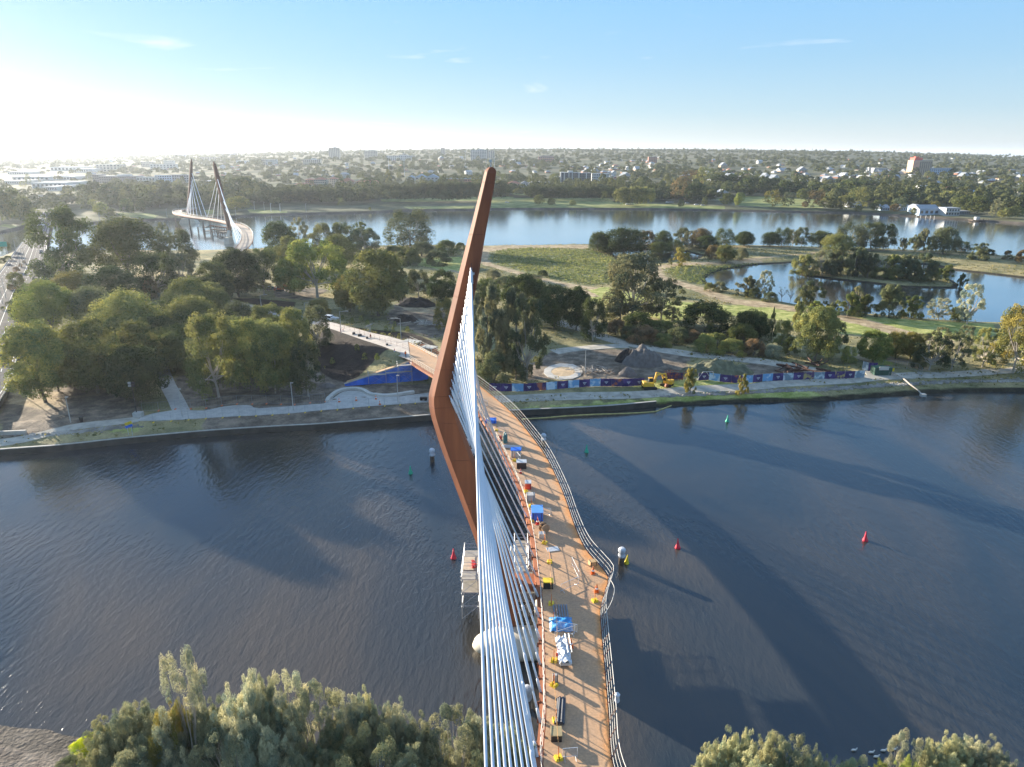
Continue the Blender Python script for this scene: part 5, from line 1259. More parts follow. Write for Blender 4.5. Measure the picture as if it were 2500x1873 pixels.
def balc(root, w_, d_, z, n=4, st=3):
    for s in range(st):
        MB().box((0, -d_ / 2 - .7, z * (s + .9) / (st + .6)), (w_ * .98, 1.3, .18)).build('balcony', MW('white'), root)
def redtop(root, w_, d_, z):
    MB().box((-w_ * .22, 0, z + 2.6), (w_ * .42, d_ * .8, 5.2)).build('rooftop_sign', MW('red'), root)
    MB().box((-w_ * .22, 0, z + 6), (w_ * .2, d_ * .3, 2)).build('lift_room', MW('red'), root)
    MB().box((-w_ * .34, -d_ / 2 - .25, z / 2), (w_ * .34, .5, z)).build('blank_panel', MW('pink'), root)
building('tower_block', 'slim cream high rise tower on the left skyline', 'B', 485, 566, 98, 188, 10, 6, 'cream', 'grey', extras=plant, depth_m=16)
building('apartment_block', 'hazy cream slab block right of the slim cream tower', 'B', 760, 856, 118, 185, 6, 8, 'cream', 'grey', extras=plant)
building('apartment_block', 'cream block with two lift rooms below the slim cream tower', 'B', 285, 420, 190, 232, 4, 9, 'cream', 'white', extras=plant)
building('apartment_block', 'long white three storey block above the blue gabled apartments', 'B', 925, 1150, 160, 196, 3, 14, 'white', 'white', extras=plant)
building('apartment_block', 'wide blue and white slab tower on the skyline just left of the mast tip', 'B', 1578, 1700, 116, 196, 7, 9, 'white', 'blue', extras=lambda r, w_, d_, z: (plant(r, w_, d_, z), balc(r, w_, d_, z, st=6)), depth_m=14)
building('apartment_block', 'cream end wing joined to the slab tower by the mast tip', 'B', 1700, 1762, 120, 180, 6, 4, 'cream', 'grey')
building('apartment_block', 'white block at the far left of the skyline above the fig avenue', 'B', 0, 82, 190, 236, 4, 8, 'white', 'white')
building('apartment_block', 'thin cream lift tower between the slab blocks', 'B', 1348, 1380, 100, 160, 6, 2, 'cream', 'white', depth_m=8)
building('apartment_building', 'low red roofed apartment wing, leftmost of the red roofed group', 'B', 215, 352, 372, 425, 3, 8, 'cream', 'tile', 'hip')
building('apartment_building', 'tall cream apartments under tiled hip roof, second in the red roofed group', 'B', 372, 468, 322, 420, 5, 6, 'cream', 'tile', 'hip')
building('apartment_building', 'red brick apartment building behind the cream ones in the red roofed group', 'B', 305, 372, 330, 400, 4, 4, 'brick', 'tile', 'hip')
building('apartment_building', 'cream apartments in the middle of the red roofed group', 'B', 478, 555, 318, 412, 5, 5, 'cream', 'tile', 'hip')
building('apartment_building', 'brick gabled apartments beside a white chimney in the red roofed group', 'B', 570, 680, 345, 412, 3, 6, 'tan', 'tile', 'gable')
building('apartment_building', 'rightmost brick wing of the red roofed group', 'B', 700, 860, 342, 418, 3, 8, 'brick', 'tile', 'hip')
building('apartment_building', 'pale apartments behind the red roofed group', 'B', 565, 640, 288, 345, 3, 5, 'white', 'grey', 'hip')
for k, (a_, b_) in enumerate(((1085, 1150), (1150, 1240), (1240, 1330))): building('gabled_apartments', ['white gabled apartments with blue roof, left wing', 'white gabled apartments with blue roof, middle wing', 'white gabled apartments with blue roof, right wing'][k], 'B', a_, b_, 308 + (k == 0) * 6, 388, 3, 3, 'white', 'blue', 'gable', extras=lambda r, w_, d_, z: balc(r, w_, d_, z, st=3))
for k in range(9): building('townhouse', 'small brick townhouse with a white edged gable in the row above the fig avenue', 'B', 1332 + k * 37, 1366 + k * 37, 330, 376, 2, 2, 'brick', 'silver', 'gable', depth_m=10, group='townhouses above the fig avenue')
building('cottage', 'two storey house with a bright terracotta roof right of the mast', 'B', 1862, 1960, 358, 428, 2, 4, 'tan', 'tile', 'hip', depth_m=14, cat='house')
for k in range(4): building('terrace_house', 'white terrace house in the short row right of the terracotta house', 'B', 1965 + k * 60, 2020 + k * 60, 362, 402, 2, 3, 'white', 'grey', 'gable', depth_m=10, cat='house', group='white terraces right of the mast')
building('apartment_building', 'modern dark apartment building with white frames, behind the figs', 'C', 532, 660, 290, 362, 4, 7, 'dark', 'white', extras=lambda r, w_, d_, z: (plant(r, w_, d_, z), [MB().box((x * w_, -d_ / 2 - .3, z / 2), (1.4, 1.2, z)).build('white_frame', MW('white'), r) for x in (-.48, -.28, 0, .2)]), depth_m=18)
building('apartment_building', 'darker right half of the modern apartment building', 'C', 660, 768, 294, 362, 4, 6, 'dark', 'grey', extras=lambda r, w_, d_, z: [MB().box((x * w_, -d_ / 2 - .3, z / 2), (1.8, 1.2, z)).build('white_frame', MW('white'), r) for x in (-.38, .15)], depth_m=18)
building('apartment_building', 'white flat roofed apartments right of the modern dark ones', 'C', 772, 905, 298, 356, 3, 8, 'white', 'white', depth_m=16)
building('apartment_building', 'small cream block left of the modern dark apartments', 'C', 467, 530, 322, 360, 2, 3, 'cream', 'white')
building('apartment_block', 'red brick walk up flats on the hill right of the mast', 'C', 362, 482, 155, 212, 3, 8, 'brick', 'brown', 'hip')
building('apartment_block', 'dark brown cube shaped block on the right hillside', 'C', 1210, 1276, 168, 214, 4, 5, 'brick', 'grey')
building('pavilion', 'small raised pavilion with a white gabled roof on the far park', 'C', 1737, 1828, 434, 482, 1, 4, 'tan', 'white', 'gable', cat='pavilion')
building('tower_block', 'tall pink tower with a red top on the right', 'D', 1345, 1488, 196, 306, 11, 9, 'tan', 'grey', extras=redtop, depth_m=22)
building('office_building', 'long blue white annex right of the red topped tower', 'D', 1492, 1650, 256, 308, 4, 10, 'blue', 'white', depth_m=16)
building('office_building', 'low dark office at the foot of the red topped tower', 'D', 1340, 1420, 305, 335, 2, 6, 'grey', 'grey')
building('office_building', 'white office cube left of the red topped tower', 'D', 1010, 1048, 252, 290, 3, 3, 'white', 'white')
building('office_building', 'white strip windowed office left of the red topped tower', 'D', 1052, 1156, 256, 298, 3, 7, 'white', 'white')
building('boathouse', 'pale blue gabled boathouse on the far bank at right', 'D', 1402, 1552, 560, 616, 1, 4, 'blue', 'silver', 'ridge', depth_m=16, cat='boathouse')
building('boathouse', 'taller pale blue shed joined to the boathouse', 'D', 1372, 1440, 545, 600, 2, 2, 'blue', 'silver', 'gable', depth_m=14, cat='boathouse')
building('boat_shed', 'low white roofed shed left of the boathouse, nearer one', 'D', 1262, 1330, 552, 582, 1, 4, 'blue', 'silver', 'ridge', cat='shed')
building('boat_shed', 'low white roofed shed left of the boathouse, farther one', 'D', 1104, 1172, 555, 582, 1, 4, 'blue', 'silver', 'ridge', cat='shed')
building('boat_shed', 'low pale roofed shed half hidden by trees at the bend of the far bank', 'D', 868, 956, 532, 560, 1, 5, 'white', 'silver', 'ridge', cat='shed')
building('boat_shed', 'two level pale shed with a veranda at the far right bank', 'D', 1605, 1710, 566, 622, 2, 5, 'white', 'silver', 'flat', cat='shed', extras=lambda r, w_, d_, z: balc(r, w_, d_, z, st=1))
building('boat_shed', 'open grey roofed shelter beside the veranda shed', 'D', 1712, 1792, 592, 612, 1, 6, 'grey', 'grey', 'flat', cat='shed')
building('house', 'white two storey house above the dark wood at right', 'D', 1240, 1310, 412, 442, 2, 4, 'white', 'white', 'flat', cat='house')
building('house', 'white terraced house beside the tall light trees at right', 'D', 1402, 1480, 392, 440, 2, 5, 'white', 'silver', 'flat', cat='house')
building('house', 'broad house with an orange tiled roof at right', 'D', 1602, 1700, 405, 448, 2, 5, 'white', 'tile', 'hip', cat='house')
building('house', 'broad house with a blue grey roof at right', 'D', 1690, 1862, 430, 472, 2, 7, 'tan', 'blue', 'hip', cat='house')
building('office_building', 'long dark glass office with a flat roof left of the far bridge', 'A', 770, 1055, 318, 372, 3, 16, 'dark', 'silver', extras=plant, depth_m=24)
building('office_building', 'black corner block of the long dark glass office', 'A', 718, 768, 306, 362, 3, 3, 'dark', 'grey', depth_m=24)
building('apartment_building', 'pale low building between the dark office and the blue apartments', 'A', 1060, 1200, 326, 380, 2, 6, 'white', 'silver')
building('apartment_building', 'pale blue apartments left of the first far mast', 'A', 1202, 1330, 312, 376, 4, 7, 'blue', 'silver')
building('apartment_building', 'grey and blue apartments right behind the first far mast', 'A', 1335, 1462, 308, 382, 4, 7, 'grey', 'silver')
for k, (a_, b_, t_, bb, wl_) in enumerate(((1160, 1362, 226, 270, 'white'), (1090, 1186, 208, 245, 'cream'), (1265, 1340, 198, 235, 'white'), (2018, 2135, 190, 230, 'cream'), (1822, 1915, 198, 218, 'blue'), (1335, 1432, 150, 172, 'grey'), (1540, 1700, 172, 200, 'cream'), (745, 960, 228, 282, 'cream'), (1705, 1830, 142, 160, 'grey'))):
    building('apartment_block', 'hazy low apartment block in the far left suburb', 'A', a_, b_, t_, bb, 3, 8, wl_, 'white', group='hazy blocks in the far left suburb')
for k, (a_, b_, t_, bb) in enumerate(((100, 380, 322, 352), (250, 515, 368, 412), (390, 620, 248, 276), (60, 200, 285, 305), (380, 560, 322, 345), (30, 160, 355, 380), (560, 700, 262, 290), (330, 440, 400, 430), (1530, 1600, 360, 385))):
    building('warehouse', 'long low warehouse with a glaring white roof at the left edge', 'A', a_, b_, t_, bb, 1, 8, 'white', 'white', 'flat', group='white roofed warehouses at left', depth_m=60, cat='warehouse')
# suburban houses: one of each kind, then copies
def proto_house(w_, d_, wall, roof, rk, st=1):
    root = empty('suburban_house'); h = 2.8 * st; MB().box((0, 0, h / 2), (w_, d_, h + .6)).build('wall', MW(wall), root)
    o = bpy.data.objects.new('roof', roofmesh(w_, d_, h + .3, rk, MR(roof), pitch=.5)); col.objects.link(o); o.parent = root
    for s in range(st):
        for k in (-.3, 0, .3):
            q = bpy.data.objects.new('window', winmesh(1.6, 1.2)); col.objects.link(q); q.parent = root; q.location = (k * w_, -d_ / 2 - .05, 1.5 + 2.8 * s)
    return root
HP = [(proto_house(15, 11, 'cream', 'tile', 'hip'), 'suburban house with a terracotta tiled roof among the far trees', 'terracotta roofed houses of the suburb'), (proto_house(14, 10, 'white', 'silver', 'hip'), 'suburban house with a pale metal roof among the far trees', 'pale roofed houses of the suburb'),
      (proto_house(16, 10, 'white', 'white', 'ridge', 2), 'two storey suburban house with a white roof among the far trees', 'white two storey houses of the suburb'), (proto_house(15, 12, 'brick', 'grey', 'hip'), 'brick suburban house with a grey roof among the far trees', 'grey roofed houses of the suburb'),
      (proto_house(20, 12, 'tan', 'silver', 'gable', 2), 'gabled suburban house with a pale roof among the far trees', 'gabled houses of the suburb')]
hr = random.Random(11); used = [False] * 5; occupied = []
def put_house(x, y, k=None):
    p = GF(x, y); k = hr.choice((0, 0, 1, 1, 2, 3, 3, 4)) if k is None else k; src, lb, g = HP[k]
    if used[k]: o = copy_tree(src)
    else: o = src; used[k] = True
    o.location = p - Vector((0, 0, .3)); o.rotation_euler = (0, 0, hr.choice((0, 1.57)) + hr.uniform(-.25, .25) + .3); s = hr.uniform(.65, .95); o.scale = (s, s, s * hr.uniform(1, 1.25)); tag(o, lb, 'house', g)
    occupied.append((p.x, p.y))
for _ in range(95): put_house(hr.uniform(1420, 2490), hr.uniform(388, 450))
for _ in range(72): put_house(hr.uniform(1700, 2490), hr.uniform(415, 470))
for _ in range(36): put_house(hr.uniform(1220, 1600), hr.uniform(388, 425))
for _ in range(40): put_house(hr.uniform(560, 1150), hr.uniform(388, 435))
for _ in range(30): put_house(hr.uniform(180, 600), hr.uniform(395, 440))
for x, y, k in ((2205, 478, 0), (2480, 470, 0), (1885, 436, 0), (2120, 445, 1), (2060, 432, 2), (1960, 450, 2)): put_house(x, y, k)
# individual suburb trees nearest to us, then the rest as one far wood
SUB = ('leafy suburban tree among the far houses', 'suburban trees among the far houses')
n_ind = 0
for _ in range(72):
    x = hr.uniform(20, 2490); y = hr.uniform(438, 462); p = GF(x, y)
    if p.y < 600 or min((abs(p.x - a) + abs(p.y - b) for a, b in occupied), default=99) < 10: continue
    k = hr.choice(('fdense', 'fdense', 'fopen', 'fcone')); h = hr.uniform(9, 17); tree(k, (p.x, p.y, p.z - .1), h * (1.25 if k == 'fcone' else 1), hr.uniform(9, 16) * (.5 if k == 'fcone' else 1), hr.choice(('dk', 'md', 'ol', 'gg', 'md')), *SUB, single=True)
def far_wood():
    rs = np.random.RandomState(5); AA_, WW = [], []
    n = 18000; a = rs.uniform(-.78, .78, n); d = np.where(rs.uniform(size=n) < .11, rs.uniform(70, 230, n), 120 + 5200 * rs.uniform(0, 1, n) ** 1.35); r = np.interp(a, shl_a, shl_r) + d; X, Y = r * np.sin(a), r * np.cos(a)
    dens = np.sin(X * .011 + 2) * np.sin(Y * .007 + 1) + rs.uniform(-.9, 1.0, n)
    k = ((dens > -.45) | (d < 230)) & ~((a < -.50) & (d < 1500) & (rs.uniform(size=n) < .75)); X, Y, d = X[k], Y[k], d[k]
    oc = np.array(occupied); k = np.ones(len(X), bool)
    for ox, oy in oc: k &= ~((np.abs(X - ox) < 10) & (Y < oy + 6) & (Y > oy - 42))
    for o_ in list(bpy.data.objects):    # keep the larger buildings clear
        if o_.type == 'EMPTY' and o_.get('category') in ('building', 'boathouse', 'shed', 'pavilion', 'warehouse', 'house') and o_.location.y > 500 and o_.name[:8] != 'suburban':
            ox, oy = o_.location.x, o_.location.y; dd = math.hypot(ox, oy); hw = 22 if o_.get('category') != 'warehouse' else 60; k &= ~((np.abs(X - ox * Y / oy) < hw) & (Y < oy + 12) & (Y > oy - 70))
    for p_ in LAWN: k &= ~inside(X, Y, p_)
    X, Y, d = X[k], Y[k], d[k]; Z = hz(X, Y); n = len(X)
    H_ = rs.uniform(7, 15, n) * np.where(rs.uniform(size=n) < .10, 1.7, 1); H_ = np.where(d < 230, H_ * 1.25, H_); W_ = rs.uniform(8, 17, n); V, HU = [], []
    m = np.where(d < 900, 120, np.where(d < 2200, 60, 28))
    for c in (120, 60, 28):
        s = m == c; ns = int(s.sum())
        if not ns: continue
        u = rs.normal(size=(ns, c, 3)); u /= np.linalg.norm(u, axis=2, keepdims=True); u[..., 2] = np.abs(u[..., 2]) * 1.1 - .25
        lob = rs.normal(size=(ns, 7, 3)); lob /= np.linalg.norm(lob, axis=2, keepdims=True)
        bump_ = np.einsum('nci,nli->ncl', u, lob).max(2); rr = .68 + .34 * np.clip(bump_, 0, 1) ** 3
        C = u * rr[..., None] * np.stack([W_[s] / 2, W_[s] / 2, H_[s] * .45], -1)[:, None, :]; C += np.stack([X[s], Y[s], Z[s] + H_[s] * .5], -1)[:, None, :]
        C = C.reshape(-1, 3); Nn = (u + rs.normal(size=u.shape) * .35 + np.array([0, 0, .2])).reshape(-1, 3)
        sz = np.repeat(W_[s], c) * {120: .085, 60: .12, 28: .19}[c] * rs.uniform(.7, 1.3, len(C)); V.append(cards(C, Nn, sz, .8, None, rs)); hb = np.repeat(rs.uniform(0, 1, ns), c) * .7 + rs.uniform(0, .3, len(C)); HU.append(hb)
    me = quad_mesh('far_wood', np.concatenate(V), np.concatenate(HU), [M_leaf]); o = bpy.data.objects.new('far_wood', me); col.objects.link(o); o.color = (.125, .142, .078, 1)
    tag(o, 'wooded suburb reaching to the horizon', 'woodland', kind='stuff')
far_wood()
# far structures: overpass, jetty, light masts, goal post like park lamps
p0, p1 = GF(*U('A', 283, 535)), GF(*U('A', 592, 520)); q = empty('overpass', tuple(p0)); tag(q, 'concrete overpass crossing above the motorway at left', 'overpass')
z_ = p0.z + 7.5
def loc_(b): return Vector((b.x - p0.x, b.y - p0.y, b.z - p0.z))
e0, e1 = Vector((p0.x, p0.y, z_)), Vector((p1.x, p0.y + 14, z_ + .8))
mb = MB(); 
mb.add([loc_(e0) + Vector((0, -4, 0)), loc_(e1) + Vector((0, -4, 0)), loc_(e1) + Vector((0, 4, 0)), loc_(e0) + Vector((0, 4, 0)), loc_(e0) + Vector((0, -4, 1.8)), loc_(e1) + Vector((0, -4, 1.8)), loc_(e1) + Vector((0, 4, 1.8)), loc_(e0) + Vector((0, 4, 1.8))], [(3, 2, 1, 0), (4, 5, 6, 7), (0, 1, 5, 4), (1, 2, 6, 5), (2, 3, 7, 6), (3, 0, 4, 7)]); mb.build('deck', M_conc, q)
for t_ in (.05, .28, .55, .8): MB().box(loc_(e0.lerp(e1, t_)) + Vector((0, 0, -4.5)), (2.0, 5, 9)).build('pier', M_conc, q)
p = GF(*U('D', 1835, 655)); p.z = 1.2; jr = empty('river_jetty', (p.x, p.y - 5, 0)); tag(jr, 'small floating jetty with a white hut on the far right bank', 'jetty')
MB().box((0, 0, .9), (14, 6, .5)).build('deck', M_wood, jr); MB().box((-2, 0, 2.3), (3.2, 3, 2.4)).build('hut', MW('white'), jr)
for dx in (-6, -2, 2, 6): MB().lathe((dx, -3, 0), [(.25, -.5), (.25, 2.4)], 6).build('pile', M_wood, jr)
for u in (1352, 1385, 1425, 1460, 1490): p = GF(*U('D', u, 640)); tag(MB().lathe((0, 0, 0), [(.28, -1), (.28, 2.0), (.2, 2.3)], 8).build('mooring_post', MW('white'), loc=(p.x, p.y - 6, 0)), 'white topped mooring post in front of the boathouse', 'post', 'mooring posts at the boathouse')
for u, vb, vt in ((948, 300, 165), (1067, 320, 142), (1537, 225, 125), (1697, 262, 150), (1727, 262, 138)):
    p = GF(*U('B', u, vb)); h = WY(*U('B', u, vt), p.y).z - p.z; m_ = MB().tube([(0, 0, 0), (0, 0, h)], [.5, .3], 5).box((0, 0, h), (3.2, .8, 1.6)); tag(m_.build('floodlight_mast', M_galv, loc=p), 'tall thin floodlight mast rising above the trees behind the river', 'light mast', 'floodlight masts behind the river')
for c, u, vb, vt in (('B', 38, 592, 530), ('B', 110, 590, 532), ('B', 308, 596, 530), ('A', 1290, 640, 570), ('A', 1820, 625, 558), ('A', 1965, 580, 515), ('A', 2040, 585, 520), ('A', 2090, 588, 525), ('A', 2160, 590, 530), ('A', 770, 660, 600), ('A', 1235, 560, 510), ('A', 1375, 560, 510)):
    p = GF(*U(c, u, vb)); h = WY(*U(c, u, vt), p.y).z - p.z; m_ = MB().tube([(0, 0, 0), (0, 0, h)], [.16, .1], 5).box((.5, 0, h), (1.2, .3, .15)); tag(m_.build('park_lamp', M_galv, loc=p), 'thin white lamp post on the far river promenade', 'lamp post', 'lamp posts on the far promenade')
# boulders along the far bank and riprap on the near island bank
def stones(name, pts, n, s0, s1, spread, m, seed, zf, label):
    rs = random.Random(seed); P_ = resample(pts, n=400); q = MB()
    for _ in range(n):
        p = rs.choice(P_); a, b = rs.gauss(0, spread), rs.gauss(0, spread * .5); s = rs.uniform(s0, s1); x, y = p.x + a, p.y + abs(b)
        z = zf(x, y); vs = []
        for sx, sy, sz in ((1, 0, 0), (-1, 0, 0), (0, 1, 0), (0, -1, 0), (0, 0, 1), (0, 0, -1), (.6, .6, .5), (-.6, .6, .45), (.6, -.6, .5), (-.6, -.6, .5)):
            j = rs.uniform(.75, 1.2) * s; vs.append((x + sx * j, y + sy * j, z + sz * j * .75))
        q.add(vs, [(0, 6, 4), (6, 2, 4), (2, 7, 4), (7, 1, 4), (1, 9, 4), (9, 3, 4), (3, 8, 4), (8, 0, 4), (0, 2, 6), (2, 1, 7), (1, 3, 9), (3, 0, 8)])
    return tag(q.build(name, m), label, 'rocks', kind='stuff')
M_rock = mat('pale bank rocks', (.30, .27, .23), .95, .35, .35, detail=6)
stones('far_bank_rocks', [G(x, y, .8) for x, y in SHL[2:-2]], 2200, .5, 1.4, 1.6, M_rock, 3, lambda x, y: float(hz(np.float64(x), np.float64(y))) + .1, 'rocks lining the far river bank')
# ================================================================== BANK: WALLS, ROCKS, HOARDING, FENCES
SN = [G(x, y, 0) for x, y in SHORE_NEAR]
stones('bank_riprap', [p + Vector((0, 2.2, 0)) for p in resample([G(1620, 989, 0), G(1800, 981, 0), G(1990, 974, 0), G(2211, 960, 0), G(2338, 953, 0), G(2500, 951, 0), G(2800, 944, 0)], n=60)], 2600, .16, .42, 1.4, M_rock, 6, HS, 'loose pale rocks armouring the river bank')
stones('bank_rubble', [p + Vector((0, 3.2, 0)) for p in resample([G(40, 1100, 0), G(150, 1090, 0), G(320, 1072, 0)], n=30)], 500, .14, .34, 1.2, M_rock, 7, HS, 'rubble on the river bank below the light tower')
M_wall = mat('dark river wall', (.06, .055, .045), .95, .3, .5, detail=7); M_cap = mat('pale wall capping', (.42, .39, .34), .9, .15, .8)
def river_wall(name, label, px, h):
    P_ = resample(catmull([G(x, y, 0) for x, y in px], 5), step=2.5); root = empty(name, tuple(P_[0])); tag(root, label, 'river wall'); o0 = P_[0]; nn = normals2(P_); vs = []; fs = []
    for p, n_ in zip(P_, nn):
        p = p - o0; vs += [p + Vector((0, 0, -1.5)), p + Vector((0, 0, h)), p + n_ * .9 + Vector((0, 0, h)), p + n_ * .9 + Vector((0, 0, -1.5))]
    for i in range(len(P_) - 1):
        for k in range(3): fs.append((i * 4 + k, i * 4 + k + 1, (i + 1) * 4 + k + 1, (i + 1) * 4 + k))
    MB().add(vs, fs).build('wall', M_wall, root); vs = []; fs = []
    for p, n_ in zip(P_, nn):
        p = p - o0; vs += [p + n_ * -.06 + Vector((0, 0, h + .003)), p + n_ * -.06 + Vector((0, 0, h + .14)), p + n_ * .4 + Vector((0, 0, h + .14)), p + n_ * .4 + Vector((0, 0, h + .003))]
    for i in range(len(P_) - 1):
        for k in range(4): fs.append((i * 4 + k, i * 4 + (k + 1) % 4, (i + 1) * 4 + (k + 1) % 4, (i + 1) * 4 + k))
    MB().add(vs, fs).build('capping', M_cap, root)
river_wall('river_wall', 'dark masonry river wall with a pale capping, left of the bridge', [(-200, 1134), (0, 1113.5), (150, 1102), (318, 1083.6), (524, 1065), (700, 1053.7), (785, 1049), (1050, 1027)], 1.25)
river_wall('river_wall', 'dark river wall with a pale capping, right of the bridge behind the yellow boom', [(1050, 1027), (1160, 1021), (1270, 1015), (1466, 1006), (1602, 994)], 1.3)
# yellow floating boom
P_ = catmull([G(x, y, .05) for x, y in (U('G', 395, 1495), U('G', 560, 1487), U('G', 740, 1472), U('G', 960, 1460), U('G', 1180, 1453), U('G', 1400, 1440), U('G', 1470, 1420), U('G', 1545, 1392))], 6)
tag(MB().tube(P_, .16, 6).build('floating_boom', mat('faded yellow boom', (.50, .40, .14), .7, .2, 1)), 'long faded yellow floating boom on the water along the river wall', 'boom')
# curved seat wall
P_ = catmull(PU('F945,1205 F970,1165 F1010,1130 F1070,1106 F1150,1098 F1220,1112 F1270,1140 F1340,1162 F1450,1160 F1615,1138'), 6); nn = normals2(P_); vs = []; fs = []
for p, n_ in zip(P_, nn):
    z0 = HS(p.x, p.y); vs += [Vector((p.x, p.y, z0 - .2)) + n_ * .45, Vector((p.x, p.y, z0 + .6)) + n_ * .45, Vector((p.x, p.y, z0 + .6)) - n_ * .45, Vector((p.x, p.y, z0 - .2)) - n_ * .45]
for i in range(len(P_) - 1):
    for k in range(3): fs.append((i * 4 + k, i * 4 + k + 1, (i + 1) * 4 + k + 1, (i + 1) * 4 + k))
fs += [(0, 3, 2, 1), tuple((len(P_) - 1) * 4 + k for k in range(4))]
tag(MB().add(vs, fs).build('seat_wall', mat('pale precast wall', (.55, .52, .46), .8, .08, 1)), 'curving pale precast seat wall beside the concrete riverside path', 'low wall')
# blue sheeted abutment walls
M_blue = mat('blue sheeting', (.015, .13, .62), .45, .12, .6, rgb2=(.03, .18, .75)); ab = empty('abutment_wall', tuple(GU('T', 700, 1275, 2)))
tag(ab, 'triangular bridge abutment wall covered in bright blue sheeting, left of the mast', 'abutment wall')
def apar(o): o.parent = ab; o.matrix_parent_inverse = Matrix.Translation(-Vector(ab.location)); return o
t1, t2, t3 = GU('T', 178, 1268, 2.0), GU('T', 1210, 1262, 2.0), GU('T', 1440, 1180, 2.0)
Yt = BW_B.y
def onwall(u, v): # a point of the sloping wall face seen at this pixel: the wall stands vertically over its foot line
    x, y = U('T', u, v); r = ray(x, y); a_, b_ = GU('T', 178, 1272, 1.9), GU('T', 1780, 1150, 1.9); d_ = b_ - a_; n_ = Vector((-d_.y, d_.x, 0)); o_ = Vector((0, 0, CAM_H)); t = (a_ - o_).dot(n_) / r.dot(n_); return o_ + r * t
outl = [onwall(178, 1272), onwall(560, 1278), onwall(1000, 1272), onwall(1400, 1225), onwall(1780, 1150), onwall(1775, 1060), onwall(1480, 850), onwall(1440, 832), onwall(1395, 832), onwall(1210, 905), onwall(660, 1085), onwall(160, 1245)]
outl[0].z = outl[1].z = outl[2].z = 1.7; n = len(outl); back = [p + Vector((0, .3, 0)) for p in outl]; fill0 = [p + Vector((0, .33, -.12)) for p in outl]; fill1 = [p + Vector((0, 3.0, -.12)) for p in outl]
apar(MB().add(outl + back, [tuple(range(n)), tuple(range(2 * n - 1, n - 1, -1))] + [(k, n + k, n + (k + 1) % n, (k + 1) % n) for k in range(n)]).build('blue_sheeting', M_blue))
apar(MB().add(fill0 + fill1, [tuple(range(n)), tuple(range(2 * n - 1, n - 1, -1))] + [(k, n + k, n + (k + 1) % n, (k + 1) % n) for k in range(n)]).build('sand_backfill', mat('orange sand fill', (.42, .26, .12), .95, .2, 1.0)))
apar(MB().tube([onwall(1440, 828), onwall(1395, 826), onwall(1210, 900), onwall(660, 1080), onwall(160, 1240)], .16, 5).build('capping', M_cap))
apar(MB().add([p + Vector((0, .9, 0)) for p in (outl[7], outl[6], outl[5], outl[4])] + [p + Vector((0, 7, 0)) for p in (outl[7], outl[6], outl[5], outl[4])], [(0, 1, 2, 3), (7, 6, 5, 4), (0, 4, 5, 1), (1, 5, 6, 2), (3, 7, 4, 0), (2, 6, 7, 3)]).build('abutment', M_conc))
# scaffold in front of the sheeting
for (u0, u1, h, lb) in ((665, 1000, 2.4, 'low scaffold bay with planks in front of the blue wall, left one'), (1000, 1500, 2.6, 'scaffold bay with planks in front of the blue wall, middle one'), (1240, 1500, 4.6, 'taller scaffold with two plank levels against the top of the blue wall')):
    a_, b_ = onwall(u0, 1265 if h < 4 else 1235), onwall(u1, 1255 if h < 4 else 1200); a_.z = b_.z = 1.95; d_ = b_ - a_; off = Vector((0, -1.6 if h < 4 else -2.9, 0)); nx = max(1, round(d_.length / 3.4))
    scaffold('scaffold_bay', lb, a_ + off, nx, 1, 1 if h < 4 else 2, d_.length / nx, 1.1, h / (1 if h < 4 else 2), math.atan2(d_.y, d_.x), t_=.5)
